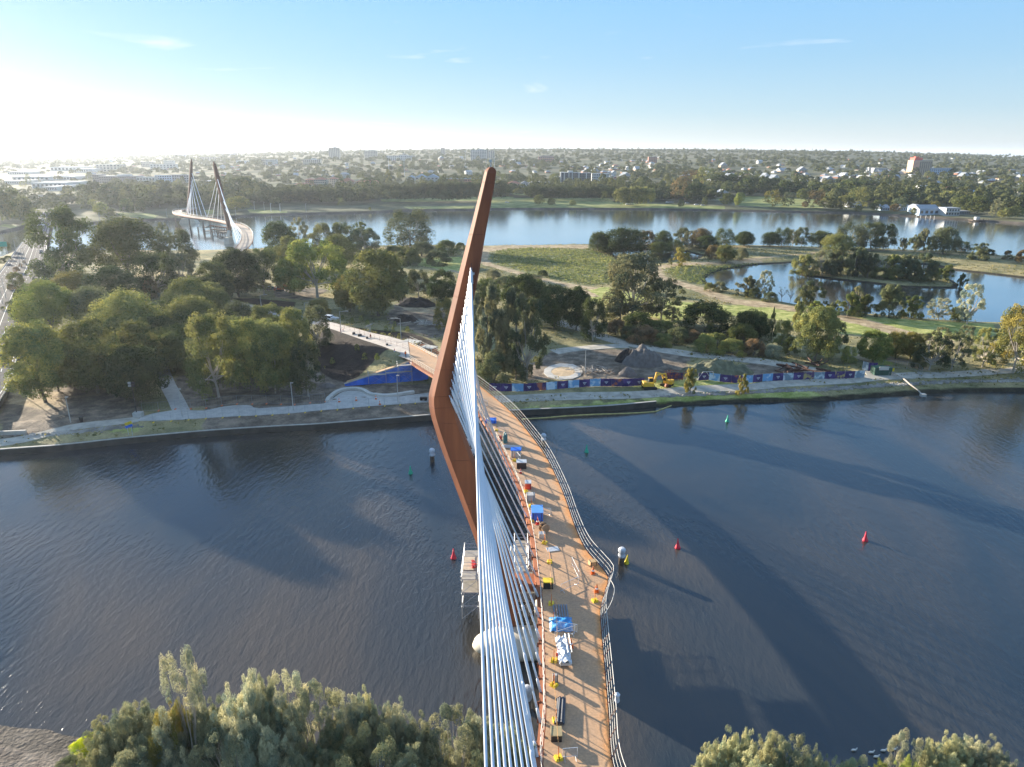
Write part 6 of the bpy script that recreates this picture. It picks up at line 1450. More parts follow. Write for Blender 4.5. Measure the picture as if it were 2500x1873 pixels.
# hoarding with printed banners
M_frame = mat('fence frame', (.30, .31, .33), .5, .1, 2, metal=.4)
def banner_mat(name, c1, c2, sc_):
    return mat(name, c1, .6, .1, sc_, rgb2=c2, lo=.50, hi=.60, detail=3)
BM = [banner_mat('purple banner', (.045, .025, .13), (.09, .05, .20), .5), banner_mat('blue river banner', (.20, .42, .68), (.62, .72, .80), .6), banner_mat('purple orange banner', (.05, .03, .14), (.42, .12, .07), .7), banner_mat('pale landscape banner', (.22, .30, .36), (.55, .62, .66), .9), banner_mat('gold purple banner', (.08, .04, .15), (.45, .34, .14), .8)]
M_text = mat('white print', (.75, .75, .78), .6, .02, 1)
def hoarding(label, pts, seq, h=1.9, pw=2.7):
    P_ = resample(pts, step=pw); root = empty('banner_hoarding', tuple(P_[0])); root.location.z = HS(P_[0].x, P_[0].y); tag(root, label, 'hoarding'); o0 = Vector(root.location)
    for i in range(len(P_) - 1):
        a_, b_ = P_[i], P_[i + 1]; a_ = Vector((a_.x, a_.y, HS(a_.x, a_.y) + .05)); b_ = Vector((b_.x, b_.y, HS(b_.x, b_.y) + .05)); d_ = (b_ - a_); u = d_.normalized(); nrm = Vector((u.y, -u.x, 0)); q = MB(); nseg = 6; vs = []; fs = []
        for k in range(nseg + 1):
            wv = .10 * math.sin(k * 1.9 + i * 1.3); c_ = a_ + d_ * (k / nseg) + nrm * wv - o0; vs += [c_, c_ + Vector((0, 0, h - .05 * math.sin(k * 1.05) ** 2)), c_ + Vector((0, 0, h - .05 * math.sin(k * 1.05) ** 2)) - nrm * .04, c_ - nrm * .04]
        for k in range(nseg):
            for j in range(4): fs.append((k * 4 + j, k * 4 + (j + 1) % 4, (k + 1) * 4 + (j + 1) % 4, (k + 1) * 4 + j))
        kind = seq[i % len(seq)]; bn = q.add(vs, fs).build('banner', BM[kind], root)
        if kind == 0:
            tq = MB(); mid = a_ + d_ * .5 + nrm * .16 - o0; rz = math.atan2(u.y, u.x)
            for r_, (w_, zz) in enumerate(((.9, 1.15), (.7, .95), (.3, .7))): tq.box(mid + Vector((0, 0, zz)), (w_, .02, .09), rz=rz)
            tq.build('print', M_text, bn)
        MB().tube([a_ - o0 - nrm * .08, a_ - o0 - nrm * .08 + Vector((0, 0, h + .15))], .045, 5).build('post', M_frame, root)
hoarding('long purple and blue printed hoarding along the shore path, left of the excavators', PU('G140,1272 G400,1278 G580,1272 G720,1262 G880,1250 G1040,1240 G1190,1243 G1335,1232'), [0, 0, 1, 0, 2, 1, 0, 1, 0, 1, 0, 2, 0])
hoarding('purple and blue printed hoarding curving right of the excavators to the site gate', PU('G1755,1195 G1850,1190 G1940,1205 G2050,1212 G2212,1208 H200,1200 H430,1190 H600,1184 H820,1176 H982,1168'), [0, 1, 0, 2, 1, 0, 1, 0, 3, 0, 4, 3, 0, 4, 0, 3, 0])
hoarding('short return of printed hoarding beside the site gate', PU('H962,1105 H1000,1120 H1075,1125'), [3, 0], h=2.2)
# mesh fences
def mesh_fence(label, pts, h, step, foot=None, m=M_frame, nm='mesh_fence', rails=(0.1, 1.0), every=1, vert=.5, lift=.1):
    P_ = resample(pts, step=step); o0 = Vector((P_[0].x, P_[0].y, HS(P_[0].x, P_[0].y))); root = empty(nm, tuple(o0)); tag(root, label, 'fence'); q = MB(); T = [Vector((p.x, p.y, HS(p.x, p.y) + lift)) - o0 for p in P_]
    for a_, b_ in zip(T, T[1:]):
        for r_ in rails: q.tube([a_ + Vector((0, 0, h * r_)), b_ + Vector((0, 0, h * r_))], .02, 3, cap=False)
        nv = int((b_ - a_).length / vert)
        for k in range(1, nv): c_ = a_.lerp(b_, k / nv); q.tube([c_ + Vector((0, 0, h * rails[0])), c_ + Vector((0, 0, h * rails[-1]))], .008, 3, cap=False)
    q.build('mesh_panel', m, root)
    pm = MB().tube([(0, 0, 0), (0, 0, h)], .03, 4).mesh('post', m); fm = MB().box((0, 0, .08), (.25, .7, .16), taper=.8).mesh('foot', foot) if foot else None
    for i, p in enumerate(T):
        o = bpy.data.objects.new('post', pm); col.objects.link(o); o.parent = root; o.location = p
        if fm and i % every == 0: o = bpy.data.objects.new('foot', fm); col.objects.link(o); o.parent = root; o.location = p
mesh_fence('temporary mesh fence on yellow feet along the water side of the concrete path', PU('E1000,1412 E1200,1394 E1500,1374 E1871,1356 F690,1284 F1100,1250 F1500,1220 F1740,1198'), 2.0, 3.4, M_yel, lift=.15)
mesh_fence('temporary mesh fence along the inner edge of the concrete path', PU('E930,1350 E1050,1344 E1160,1332 E1330,1330 E1480,1300 E1660,1296 E1871,1302 F640,1228 F800,1214 F930,1204'), 2.0, 3.4, M_org, lift=.15)
mesh_fence('open mesh fence beside the site gate on the right bank', PU('H1165,1180 H1300,1188 H1435,1168 H1400,1130 H1250,1100 H1120,1090'), 1.9, 3.0, None)
mesh_fence('low timber post fence on the sandy ground at the left', PU('E50,1290 E150,1235 E210,1215'), 1.0, 3.2, None, M_wood, 'post_fence', vert=9)
mesh_fence('railing along the dark mulch edge of the approach path', [p for p in PU('F1000,640 F1140,690 F1290,760 F1400,808 F1500,850 F1580,885', 4.5)], 1.3, 3.2, None, M_rustd, 'path_railing', rails=(.2, .6, 1.0), vert=2, lift=.5)
RF = [G(*U('T', u, v), z) for u, v, z in ((1420, 520, 5.9), (1600, 610, 6.1), (1760, 700, 6.4), (1880, 760, 6.7), (1960, 795, 6.9))]
root = empty('path_railing', tuple(RF[0])); tag(root, 'pale double handrail on the far side of the approach path beside the mast', 'railing')
for h in (.9, 1.3): MB().tube([p - RF[0] + Vector((0, 0, h)) for p in RF], .06, 5).build('handrail', M_railw, root)
for p in resample(RF, step=2): MB().tube([p - RF[0] + Vector((0, 0, -.3)), p - RF[0] + Vector((0, 0, 1.3))], .05, 4).build('post', M_galv, root)
# ---- lamp posts
def lamp(c, u, vb, vt, arm, label, z=None, r=.11, group=None):
    p = GHU(c, u, vb) if z is None else GU(c, u, vb, z); h = WY(*U(c, u, vt), p.y).z - p.z; root = empty('lamp_post', tuple(p)); tag(root, label, 'lamp post', group)
    MB().tube([(0, 0, -.1), (0, 0, h)], [r, r * .65], 7).build('pole', M_railw, root)
    if arm:
        for s in (arm if isinstance(arm, tuple) else (arm,)): MB().tube([(0, 0, h - .1), (s, 0, h + .1)], .06, 5).build('arm', M_railw, root); MB().box((s * 1.15, 0, h + .1), (.8, .3, .14)).build('lamp_head', M_railw, root)
    else: MB().box((.2, 0, h), (.6, .3, .14)).build('lamp_head', M_railw, root)
lamp('F', 438, 492, 380, 1.8, 'lamp post beside the dark soil bed at the start of the approach path'); lamp('F', 772, 500, 440, 1.8, 'lamp post half hidden by trees on the approach path'); lamp('F', 1052, 676, 508, 1.8, 'lamp post with red cones at its foot on the approach path')
lamp('F', 1515, 742, 562, (-1.9, -.9), 'lamp post with two arms beside the solar panel', z=5.4); lamp('F', 684, 1272, 1058, 0, 'lamp post on the concrete path left of the blue wall'); lamp('F', 1492, 1212, 1002, 0, 'lamp post on the concrete path in front of the blue wall')
lamp('E', 1190, 1385, 1203, 0, 'lamp post where the narrow grove path meets the riverside path'); lamp('E', 462, 1422, 1255, 0, 'lamp post on the sandy ground near the waste bin'); lamp('G', 880, 1150, 955, -.9, 'white lamp post beside the round paved area')
for u, vb, vt in ((150, 630, 520), (170, 608, 490), (187, 604, 480), (20, 892, 765), (45, 855, 690), (90, 1470, 1290), (240, 318, 250), (215, 335, 270), (115, 520, 420)):
    lamp('P', u, vb, vt, 1.2, 'slim dark street light along the road at the left edge', z=3.6, group='street lights along the left road')
# solar panel, light tower, bin, sign, camera pole
M_black = mat('black metal', (.02, .02, .022), .5, .1, 2); M_solar = mat('solar glass', (.10, .13, .18), .2, .1, 3, spec=.8)
p = GU('F', 1268, 640, 4.0); root = empty('solar_panel', (p.x, p.y, HS(p.x, p.y))); tag(root, 'tilted solar panel on a stand in the mulch', 'solar panel'); MB().box((0, 0, 2.1), (2.6, 1.5, .08), R3=Matrix.Rotation(R(-24), 3, 'Y')).build('panel', M_solar, root); MB().box((0, 0, .9), (.9, .7, 1.8)).build('stand', M_railw, root)
p = GHU('E', 905, 1385); root = empty('light_tower', tuple(p)); tag(root, 'black mobile light tower on the sandy path beside the dark tree', 'light tower'); MB().box((0, 0, .6), (1.8, 1.3, 1.0)).build('generator', M_railw, root); MB().tube([(-.3, 0, 1), (-.3, 0, 7.8)], [.12, .07], 6).build('mast', M_black, root)
for dx, z_ in ((-.7, 7.6), (.1, 7.6), (-.7, 7.0), (.1, 7.0)): MB().box((dx, -.1, z_), (.5, .3, .4)).build('floodlight', M_railw if dx < 0 else M_black, root)
p = GHU('E', 533, 1418); tag(MB().lathe((0, 0, 0), [(.32, 0), (.38, 1.0), (.44, 1.05), (.30, 1.2)], 10).build('waste_bin', M_black, loc=p), 'round waste bin on the sandy path', 'bin')
p = GHU('E', 858, 1535); root = empty('navigation_sign', tuple(p)); tag(root, 'yellow and blue navigation board on a lattice frame at the river wall', 'sign')
for dx in (-.4, .4): MB().tube([(dx, 0, 0), (dx, 0, 3.2)], .06, 4).build('leg', M_galv, root)
MB().box((0, -.05, 3.6), (1.5, .1, .6), R3=Matrix.Rotation(R(-20), 3, 'Y')).build('yellow_board', M_yel, root); MB().box((0, -.05, 3.0), (1.5, .1, .5), R3=Matrix.Rotation(R(-20), 3, 'Y')).build('blue_board', M_blue, root)
p = GHU('E', 60, 1500); tag(MB().box((0, 0, .3), (6.5, .5, 1.0), rz=.12).build('low_wall', M_cap, loc=p), 'low concrete block wall at the bottom left corner of the sandy ground', 'low wall')
# green road sign by the far left water
p = GU('P', 20, 530, 3.6); root = empty('road_sign', tuple(p)); tag(root, 'green and blue direction sign beside the road bridge', 'sign'); MB().box((0, 0, 5), (6.5, .2, 2.6)).build('board', mat('green sign', (.02, .32, .25), .5, .1, .5), root)
for dx in (-2.4, 2.4): MB().tube([(dx, .2, 0), (dx, .2, 5)], .12, 5).build('post', M_galv, root)
# ---- soil heaps and rubble
def mound(name, label, c, u0, u1, vb, vt, m, seed, cat='soil heap', peak=.5, dep=.7, rough_=.12):
    a_, b_ = GHU(c, u0, vb), GHU(c, u1, vb); cx, cy = (a_.x + b_.x) / 2, (a_.y + b_.y) / 2; w_ = (b_ - a_).length / 2; ly = w_ * dep; cy += ly * .55; h = max(.8, WY(*U(c, (u0 + u1) / 2, vt), cy).z - 2)
    n = 42; vs = []; fs = []; rs = random.Random(seed); 
    gxx, gyy = np.meshgrid(np.linspace(-1.1, 1.1, n), np.linspace(-1.1, 1.1, n)); F_ = fbm(gxx * w_, gyy * ly, seed, 1.1, 4)
    for j in range(n):
        for i in range(n):
            x, y = gxx[j, i], gyy[j, i]; r_ = math.hypot((x - (peak - .5) * .6 * (1 - abs(x))), y); z = h * max(0, 1 - r_ ** 1.8) ** .95 * (1 + rough_ * 3.5 * F_[j, i]) + F_[j, i] * rough_ * .8 * (r_ < 1)
            vs.append((x * w_, y * ly, z - .35 * (r_ >= 1)))
    for j in range(n - 1):
        for i in range(n - 1): k = j * n + i; fs.append((k, k + 1, k + n + 1, k + n))
    o = MB().add(vs, fs).build(name, m, smooth=True, loc=(cx, cy, HS(cx, cy) - .05)); return tag(o, label, cat)
M_soil = mat('dark topsoil', (.028, .023, .02), .98, .35, 1.3, bump=.12, detail=8); M_grit = mat('grey sand heap', (.15, .13, .115), .95, .2, 1.2, bump=.08, detail=8); M_brown = mat('brown fill', (.17, .125, .085), .95, .25, 1.0, bump=.1, detail=8)
mound('soil_heap', 'large dark soil heap in the work site, behind the yellow excavators', 'G', 1170, 1500, 1088, 935, M_grit, 2, peak=.55)
mound('soil_heap', 'black flank of soil leaning on the large heap', 'G', 1110, 1350, 1062, 940, M_soil, 8, peak=.8)
mound('soil_heap', 'low black soil heap in front of the large one', 'G', 1010, 1300, 1145, 1085, M_brown, 3)
mound('soil_heap', 'small pointed sand heap at the front of the work site', 'G', 1130, 1290, 1165, 1095, M_grit, 4, rough_=.06)
mound('soil_heap', 'black mulch heap in the clearing left of the mast', 'F', 1480, 1780, 468, 395, M_soil, 5)
mound('soil_heap', 'spread black mulch beside the clearing track', 'F', 1450, 1640, 585, 515, M_soil, 6)
gm = mound('grassy_mound', 'long grassy mound beside the printed hoarding', 'G', 1610, 2205, 1150, 1035, mat('dry grass mound', (.13, .13, .075), .95, .35, .8, bump=.25, detail=8), 7, 'mound', dep=.36)
mound('rubble_heap', 'pile of broken branches at the end of the riverside mulch', 'F', 870, 1010, 1095, 1055, M_grit, 9, 'rubble heap')
def sticks(name, label, c, u, v, n, L_, r_, m, spread, seed, cat):
    rs = random.Random(seed); p = GHU(c, u, v); q = MB()
    for k in range(n):
        a = rs.uniform(0, 3.14); x, y, z = rs.gauss(0, spread), rs.gauss(0, spread * .6), rs.uniform(.1, .7); d = Vector((math.cos(a), math.sin(a), rs.uniform(-.15, .2))) * L_ * rs.uniform(.5, 1) / 2; q.tube([Vector((x, y, z + .2)) - d, Vector((x, y, z + .2)) + d], r_ * rs.uniform(.6, 1.2), 6)
    return tag(q.build(name, m, loc=p), label, cat)
sticks('log_pile', 'pile of pale felled logs in the dark clearing left of the mast', 'F', 1690, 612, 16, 5, .16, M_barkp, 2.2, 1, 'log pile')
sticks('branch_pile', 'tangled pile of pale branches beside the round paved area', 'G', 945, 1130, 60, 3.4, .06, M_barkp, 2.6, 2, 'branch pile')
sticks('pipe_pile', 'heap of rusty steel pipes behind the hoarding', 'H', 420, 1125, 13, 6, .26, mat('old rusty pipe', (.07, .035, .025), .9, .3, 1), 3.6, 3, 'pipe pile')
sticks('pipe_pile', 'loose rusty pipes below the large round topped gum', 'H', 560, 1075, 6, 6, .2, mat('old rusty pipe', (.07, .035, .025)), 2.0, 4, 'pipe pile')
sticks('driftwood', 'bleached driftwood on the front edge of the lagoon islet', 'H', 1340, 460, 8, 4, .12, M_barkp, 1.6, 5, 'driftwood')
# pipe running down the bank into the river
a_ = [GU('H', 1170, 1120, 2.6), GU('H', 1270, 1175, 2.4), GU('H', 1330, 1225, 1.9), GU('H', 1395, 1275, 1.1), GU('H', 1425, 1310, .3)]; root = empty('outfall_pipe', tuple(a_[0])); tag(root, 'pale pipe running down the rocks into the river at right', 'pipe'); MB().tube([p - a_[0] for p in catmull(a_, 4)], .17, 7).build('pipe', M_barkp, root); MB().box(a_[-1] - a_[0] + Vector((0, -.4, .1)), (1.1, 1.0, .7)).build('float', M_railw, root)
# low green samphire clumps over the flat
rs = np.random.RandomState(12); n = 34000; xs, ys_ = rs.uniform(-60, 240, n), rs.uniform(225, 440, n); zi = ((xs - X0) / ST).astype(int), ((ys_ - Y0) / ST).astype(int); sel = (Z_low[zi[1], zi[0]] + rs.uniform(-3, 1.5, n) > 0) & (land[zi[1], zi[0]] > .5); xs, ys_ = xs[sel], ys_[sel]; zh = HT[zi[1][sel], zi[0][sel]]
n = len(xs); C = np.stack([xs, ys_, zh + .25], -1); C = np.repeat(C, 4, 0) + rs.normal(size=(n * 4, 3)) * np.array([.45, .45, .12]); V = cards(C, rs.normal(size=C.shape) * .6 + np.array([0, 0, 1]), rs.uniform(.22, .5, len(C)), .8, None, rs)
cl = np.sin(C[:, 0] * .09) * np.sin(C[:, 1] * .11 + 1) * .3 + .45; o = bpy.data.objects.new('ground_cover', quad_mesh('ground_cover', V, np.clip(cl + rs.uniform(-.25, .25, len(C)), 0, 1), [M_leaf])); col.objects.link(o); o.color = (.27, .29, .13, 1); tag(o, 'low green samphire scrub covering the flat', 'ground cover', kind='stuff')
# rough grass and weeds elsewhere on the island
n = 60000; xs, ys_ = rs.uniform(-150, 300, n), rs.uniform(118, 440, n); zi = ((xs - X0) / ST).astype(int), ((ys_ - Y0) / ST).astype(int)
g_ = lambda A: A[zi[1], zi[0]]; ok = (g_(land) > 1.5) & (g_(Z_sand) < -.5) & (g_(Z_dirt) < 0) & (g_(Z_mulch) < 0) & (g_(Z_grass) < -1) & (dR[zi[1], zi[0]] > 6) & (np.sin(xs * .07) * np.sin(ys_ * .09) + rs.uniform(-1, 1, n) > .1); strip = (ys_ < 165) & (g_(land) > 6); ok &= ~strip
xs, ys_ = xs[ok], ys_[ok]; zh = HT[zi[1][ok], zi[0][ok]]; C = np.stack([xs, ys_, zh + .2], -1); C = np.repeat(C, 4, 0) + rs.normal(size=(len(xs) * 4, 3)) * np.array([.5, .5, .12]); V = cards(C, rs.normal(size=C.shape) * .7 + np.array([0, 0, 1]), rs.uniform(.15, .42, len(C)), .6, None, rs)
o = bpy.data.objects.new('rough_grass', quad_mesh('rough_grass', V, rs.uniform(0, 1, len(C)), [M_leaf])); col.objects.link(o); o.color = (.21, .20, .10, 1); tag(o, 'rough dry grass tufts', 'grass', kind='stuff')

# ================================================================== VEHICLES
M_tyre = mat('tyre rubber', (.02, .02, .02), .8, .1, 3); M_glass = mat('car glass', (.02, .025, .03), .1, .05, 1, spec=.9); M_lampm = mat('headlight', (.8, .8, .78), .2, .02, 1)
CARM = {k: mat(k + ' car paint', v, .28, .03, 1, spec=.6) for k, v in {'white': (.72, .72, .72), 'silver': (.45, .46, .48), 'dark': (.05, .055, .07), 'blue': (.06, .09, .16), 'red': (.4, .03, .03)}.items()}
def car_parts(kind):
    if kind == 'van': prof = [(-2.5, .35), (-2.5, 1.2), (-2.4, 2.1), (.9, 2.15), (1.7, 1.35), (2.45, 1.15), (2.5, .35)]; glass = [(.9, 2.0), (1.62, 1.35)]
    elif kind == 'suv': prof = [(-2.25, .35), (-2.3, 1.0), (-2.0, 1.65), (-1.5, 1.72), (.35, 1.72), (1.15, 1.12), (2.15, .98), (2.3, .7), (2.3, .35)]; glass = None
    else: prof = [(-2.2, .3), (-2.25, .9), (-1.9, 1.0), (-1.2, 1.42), (.2, 1.42), (1.0, .95), (2.0, .85), (2.2, .6), (2.2, .3)]; glass = None
    hw = .92; body = MB(); n = len(prof); inn_ = [.92 if z < 1.05 else .80 for x, z in prof]; vs = [(x, -hw * i_ / .92, z) for (x, z), i_ in zip(prof, inn_)] + [(x, hw * i_ / .92, z) for (x, z), i_ in zip(prof, inn_)]
    body.add(vs, [tuple(range(n)), tuple(range(2 * n - 1, n - 1, -1))] + [(k, n + k, n + (k + 1) % n, (k + 1) % n) for k in range(n)]); gl = MB(); top = max(z for x, z in prof); xs = [x for x, z in prof if z > top - .1]
    fx, bx = max(xs), min(xs); nxt = [p for p in prof if p[0] > fx][0]; prv = [p for p in prof if p[0] < bx][-1]
    for s in (-1, 1): gl.add([(bx - .1, s * .86, top - .1), (fx + .05, s * .86, top - .1), (fx + (nxt[0] - fx) * .8, s * .93, nxt[1] + .05), (bx + (prv[0] - bx) * .6, s * .93, 1.02 if kind != 'car' else .98)], [(0, 1, 2, 3) if s < 0 else (3, 2, 1, 0)])
    gl.add([(fx + .06, -.72, top - .04), (fx + .06, .72, top - .04), (nxt[0] - .05, .8, nxt[1] + .10), (nxt[0] - .05, -.8, nxt[1] + .10)], [(0, 3, 2, 1)]); gl.add([(bx - .06, -.72, top - .04), (bx - .06, .72, top - .04), (prv[0] + (.15 if kind != 'van' else -.12), .8, prv[1] + .12), (prv[0] + (.15 if kind != 'van' else -.12), -.8, prv[1] + .12)], [(0, 1, 2, 3)])
    return body, gl
CP = {}
def car(pos, rz, kind, colr, label, group=None, nm='car', cat='car'):
    if (kind) not in CP:
        b_, g_2 = car_parts(kind); wh = MB().tube([(0, -.12, 0), (0, .12, 0)], .34, 12).mesh('wheel', M_tyre); rim = MB().tube([(0, -.13, 0), (0, .13, 0)], .19, 8).mesh('rim', M_galv); hl = MB().box((0, 0, 0), (.08, .32, .14)).mesh('headlight', M_lampm); CP[kind] = (b_, g_2.mesh('windows', M_glass), wh, rim, hl, {})
    b_, gm_, wh, rim, hl, cache = CP[kind]
    if colr not in cache: cache[colr] = b_.mesh('body', CARM[colr])
    root = empty(nm, tuple(pos), rz); tag(root, label, cat, group)
    def ch(n_, me_, l=(0, 0, 0), pr=root): o = bpy.data.objects.new(n_, me_); col.objects.link(o); o.parent = pr; o.location = l; return o
    ch('body', cache[colr]); ch('windows', gm_)
    for sx in (-1.35, 1.35):
        for sy in (-.84, .84): ch('rim', rim, (0, 0, 0), ch('wheel', wh, (sx, sy, .34)))
    for sy in (-.62, .62): ch('headlight', hl, (2.2 if kind == 'car' else 2.3 if kind == 'suv' else 2.5, sy, .72))
    return root
def road_dir(y, back=True):
    a_, b_ = atY(RRs, y), atY(RRs, y - 6 if back else y + 6); return math.atan2(b_.y - a_.y, b_.x - a_.x)
for u, v, k, cl_, bk, lb, g in ((210, 403, 'car', 'white', 1, 'white car alone on the road bridge over the channel', None), (308, 260, 'suv', 'silver', 1, 'pale car second from the overpass on the left road', None), (306, 286, 'car', 'white', 1, 'white car above the van on the left road', None), (268, 330, 'car', 'white', 1, 'white car just behind the van at the end of the road bridge', None),
        (312, 328, 'van', 'white', 1, 'white van at the end of the road bridge', None), (300, 528, 'suv', 'dark', 1, 'dark car level with the tall dark gum', None), (283, 614, 'car', 'silver', 1, 'silver car below the dark one by the tall gum', None), (110, 970, 'suv', 'silver', 1, 'silver car at the dark crown overhanging the road', None),
        (146, 1018, 'suv', 'dark', 1, 'dark four wheel drive partly under the overhanging crown', None), (52, 1155, 'suv', 'blue', 1, 'dark blue four wheel drive in the middle lane, lower left', None), (4, 1305, 'suv', 'dark', 1, 'dark car cut by the left picture edge', None)):
    p = GU('P', u, v, ROADZ + .01); car(p, road_dir(p.y), k, cl_, lb, g)
for u, v in ((432, 243), (446, 230), (438, 216), (455, 205), (462, 190), (440, 196), (425, 225), (470, 182), (350, 150), (320, 128), (300, 132), (290, 150)):
    p = GF(*U('P', u, v)); car(p + Vector((0, 0, .05)), 1.9, 'car', hr.choice(('white', 'silver', 'dark')), 'tiny car in the queue near the overpass', 'cars near the overpass')
for c, u, v in (('C', 1580, 540), ('C', 1510, 528), ('C', 1630, 545), ('C', 1050, 538), ('C', 1080, 538), ('C', 120, 522), ('C', 1390, 522), ('C', 1360, 522)): p = GF(*U(c, u, v)); car(p, .1, 'car', hr.choice(('white', 'silver')), 'pale car parked under the trees of the far river park', 'cars parked in the far river park')
pu = GU('F', 945, 575, 4.6); t_ = car(pu, 2.7, 'suv', 'white', 'white utility truck with open tray parked on the approach path', None, 'utility_truck', 'truck')
MB().box((-2.9, 0, .95), (2.2, 1.8, .5)).build('tray', M_galv, t_)
car(GHU('F', 520, 345), .4, 'suv', 'dark', 'dark machine under the trees beside the orange excavator', None, 'parked_car', 'car')
# ---- excavators
def excavator(p, rz, sc_, m, boom, label):
    root = empty('excavator', tuple(p), rz); root.scale = (sc_,) * 3; tag(root, label, 'excavator')
    for s in (-1, 1):
        q = MB(); q.tube([(-1.5, s * 1.05 - .25, .4), (-1.5, s * 1.05 + .25, .4)], .4, 10); q.tube([(1.5, s * 1.05 - .25, .4), (1.5, s * 1.05 + .25, .4)], .4, 10); q.box((0, s * 1.05, .4), (3.0, .5, .78)); q.build('track', M_black, root)
    MB().box((0, 0, .75), (1.6, 1.6, .4)).build('undercarriage', M_black, root); b_ = MB(); b_.box((-.5, 0, 1.45), (3.0, 2.3, .95), taper=.95); b_.box((-1.5, 0, 2.05), (1.1, 2.1, .35), taper=.85); b_.build('house', m, root)
    c_ = MB(); c_.box((.45, .62, 2.15), (1.3, .95, 1.5), taper=.88); cb = c_.build('cab', M_black, root); MB().box((.45, .62, 2.95), (1.2, .9, .1)).build('roof', m, cb)
    pts = [Vector(x) for x in boom]; 
    MB().tube([pts[0], pts[1], pts[2]], [.28, .36, .2], 4).build('boom', m, root); MB().tube([pts[2], pts[3]], [.22, .13], 4).build('arm', m, root); MB().tube([pts[0].lerp(pts[1], .3) + Vector((0, 0, -.35)), pts[1] + Vector((0, 0, -.3))], .08, 6).build('hydraulic_ram', M_galv, root)
    q = MB(); e = pts[3]; q.add([e + Vector(x) for x in ((-.3, -.5, 0), (-.3, .5, 0), (.35, .5, -.1), (.35, -.5, -.1), (-.55, -.5, -.8), (-.55, .5, -.8), (.1, .5, -.95), (.1, -.5, -.95))], [(0, 1, 2, 3), (7, 6, 5, 4), (0, 4, 5, 1), (1, 5, 6, 2), (2, 6, 7, 3), (3, 7, 4, 0)]); q.build('bucket', M_rustd, root)
M_exc = mat('excavator yellow', (.75, .42, .03), .45, .12, 1.2)
excavator(GHU('G', 1375, 1262), .12, .86, M_exc, [(1.0, -.2, 1.6), (1.9, -.2, 4.0), (4.3, -.2, 4.3), (4.9, -.2, 1.3)], 'yellow excavator with a black cab on the shore path, nearer one')
excavator(GHU('G', 1510, 1238), 2.6, .74, M_exc, [(1.0, -.2, 1.6), (2.0, -.2, 3.6), (3.8, -.2, 3.9), (4.4, -.2, 1.4)], 'second yellow excavator with folded boom right behind the first')
excavator(GHU('F', 640, 330), .3, .9, mat('excavator orange', (.55, .16, .04), .5, .15, 1.2), [(1.0, -.2, 1.6), (1.9, -.2, 3.6), (3.8, -.2, 3.8), (4.4, -.2, 1.4)], 'orange excavator in the shade under the large bright green tree')
excavator(GHU('F', 580, 350), 2.9, .75, mat('excavator red', (.5, .05, .03), .5, .15, 1.2), [(1.0, -.2, 1.6), (1.6, -.2, 2.8), (2.6, -.2, 2.6), (3.2, -.2, 1.0)], 'small red machine beside the orange excavator under the trees')
# white A frame behind excavators and dark lattice screen
p = GHU('G', 1790, 1200); root = empty('white_frame', tuple(p)); tag(root, 'white bent tubular frame leaning at the hoarding right of the excavators', 'frame'); MB().tube([(-1.5, 0, .1), (-.2, 0, 2.3), (2.2, 0, 2.4), (2.8, 0, .2)], .09, 5).build('tube', M_railw, root); MB().tube([(.6, 0, 2.3), (1.5, 0, 1.0)], .07, 5).build('tube', M_railw, root)
p = GHU('G', 1560, 1205); root = empty('lattice_gate', tuple(p)); tag(root, 'dark drooping lattice screen behind the second excavator', 'screen'); q = MB()
for k in range(9): q.tube([(-2.4 + k * .65, 0, 0), (-2.0 + k * .62, .1, 2.6 + .5 * math.sin(k * .9))], .05, 4)
for z_ in (.6, 1.3, 2.0, 2.6): q.tube([(-2.4, 0, z_), (0, 0, z_ + .3), (3.0, 0, z_)], .05, 4)
q.build('lattice', M_rustd, root); MB().box((.3, .12, 1.3), (4.2, .04, 1.8)).build('screen', BM[2], root)
# green skip, barrier boards at the gate
p = GHU('H', 1105, 1150); root = empty('site_skip', tuple(p)); tag(root, 'dark green container with a white board beside the site gate', 'container'); MB().box((0, 0, 1.0), (4.2, 2.2, 2.0), taper=1.05).build('bin_body', mat('dark green steel', (.02, .07, .05), .5, .2, 1), root); MB().box((0, -1.25, 1.9), (2.4, .08, .9)).build('board', M_railw, root)
for i, (u, v) in enumerate(((1150, 1128), (1152, 1145), (1190, 1150))):
    p = GHU('H', u, v); root = empty('warning_board', tuple(p)); tag(root, ['orange and white warning board beside the green container, rear one', 'orange and white warning board beside the green container, front one', 'single yellow panel right of the warning boards'][i], 'sign'); MB().box((0, 0, 1.2), (1.0, .08, .9)).build('board', M_yel if i == 2 else M_org, root); MB().tube([(0, .06, 0), (0, .06, 1.4)], .05, 4).build('post', M_galv, root)

# ================================================================== BUOYS AND WRAPPED PILES
M_green = mat('green buoy', (.01, .42, .24), .45, .06, 2); M_redb = mat('red buoy', (.66, .02, .05), .45, .06, 2); M_yb = mat('yellow buoy', (.80, .62, .02), .45, .06, 2); M_wrap = mat('white plastic wrap', (.58, .60, .64), .5, .15, 2.5, bump=.05)
def buoy(u, v, m, lab, s=1.0, seed=1):
    p = G(u, v, 0); root = empty('navigation_buoy', tuple(p)); root.scale = (s,) * 3; root.rotation_euler = (R(random.Random(seed).uniform(-5, 5)), R(random.Random(seed + 9).uniform(-5, 5)), 0); tag(root, lab, 'buoy')
    MB().lathe((0, 0, 0), [(.35, -.5), (.62, -.1), (.62, .12), (.50, .42), (.30, .95), (.20, 1.45), (.17, 1.8)], 14).build('float', m, root, smooth=True); MB().lathe((0, 0, 1.8), [(.06, 0), (.06, .1), (.16, .12), (.10, .45), (.02, .5)], 10).build('topmark', m, root)
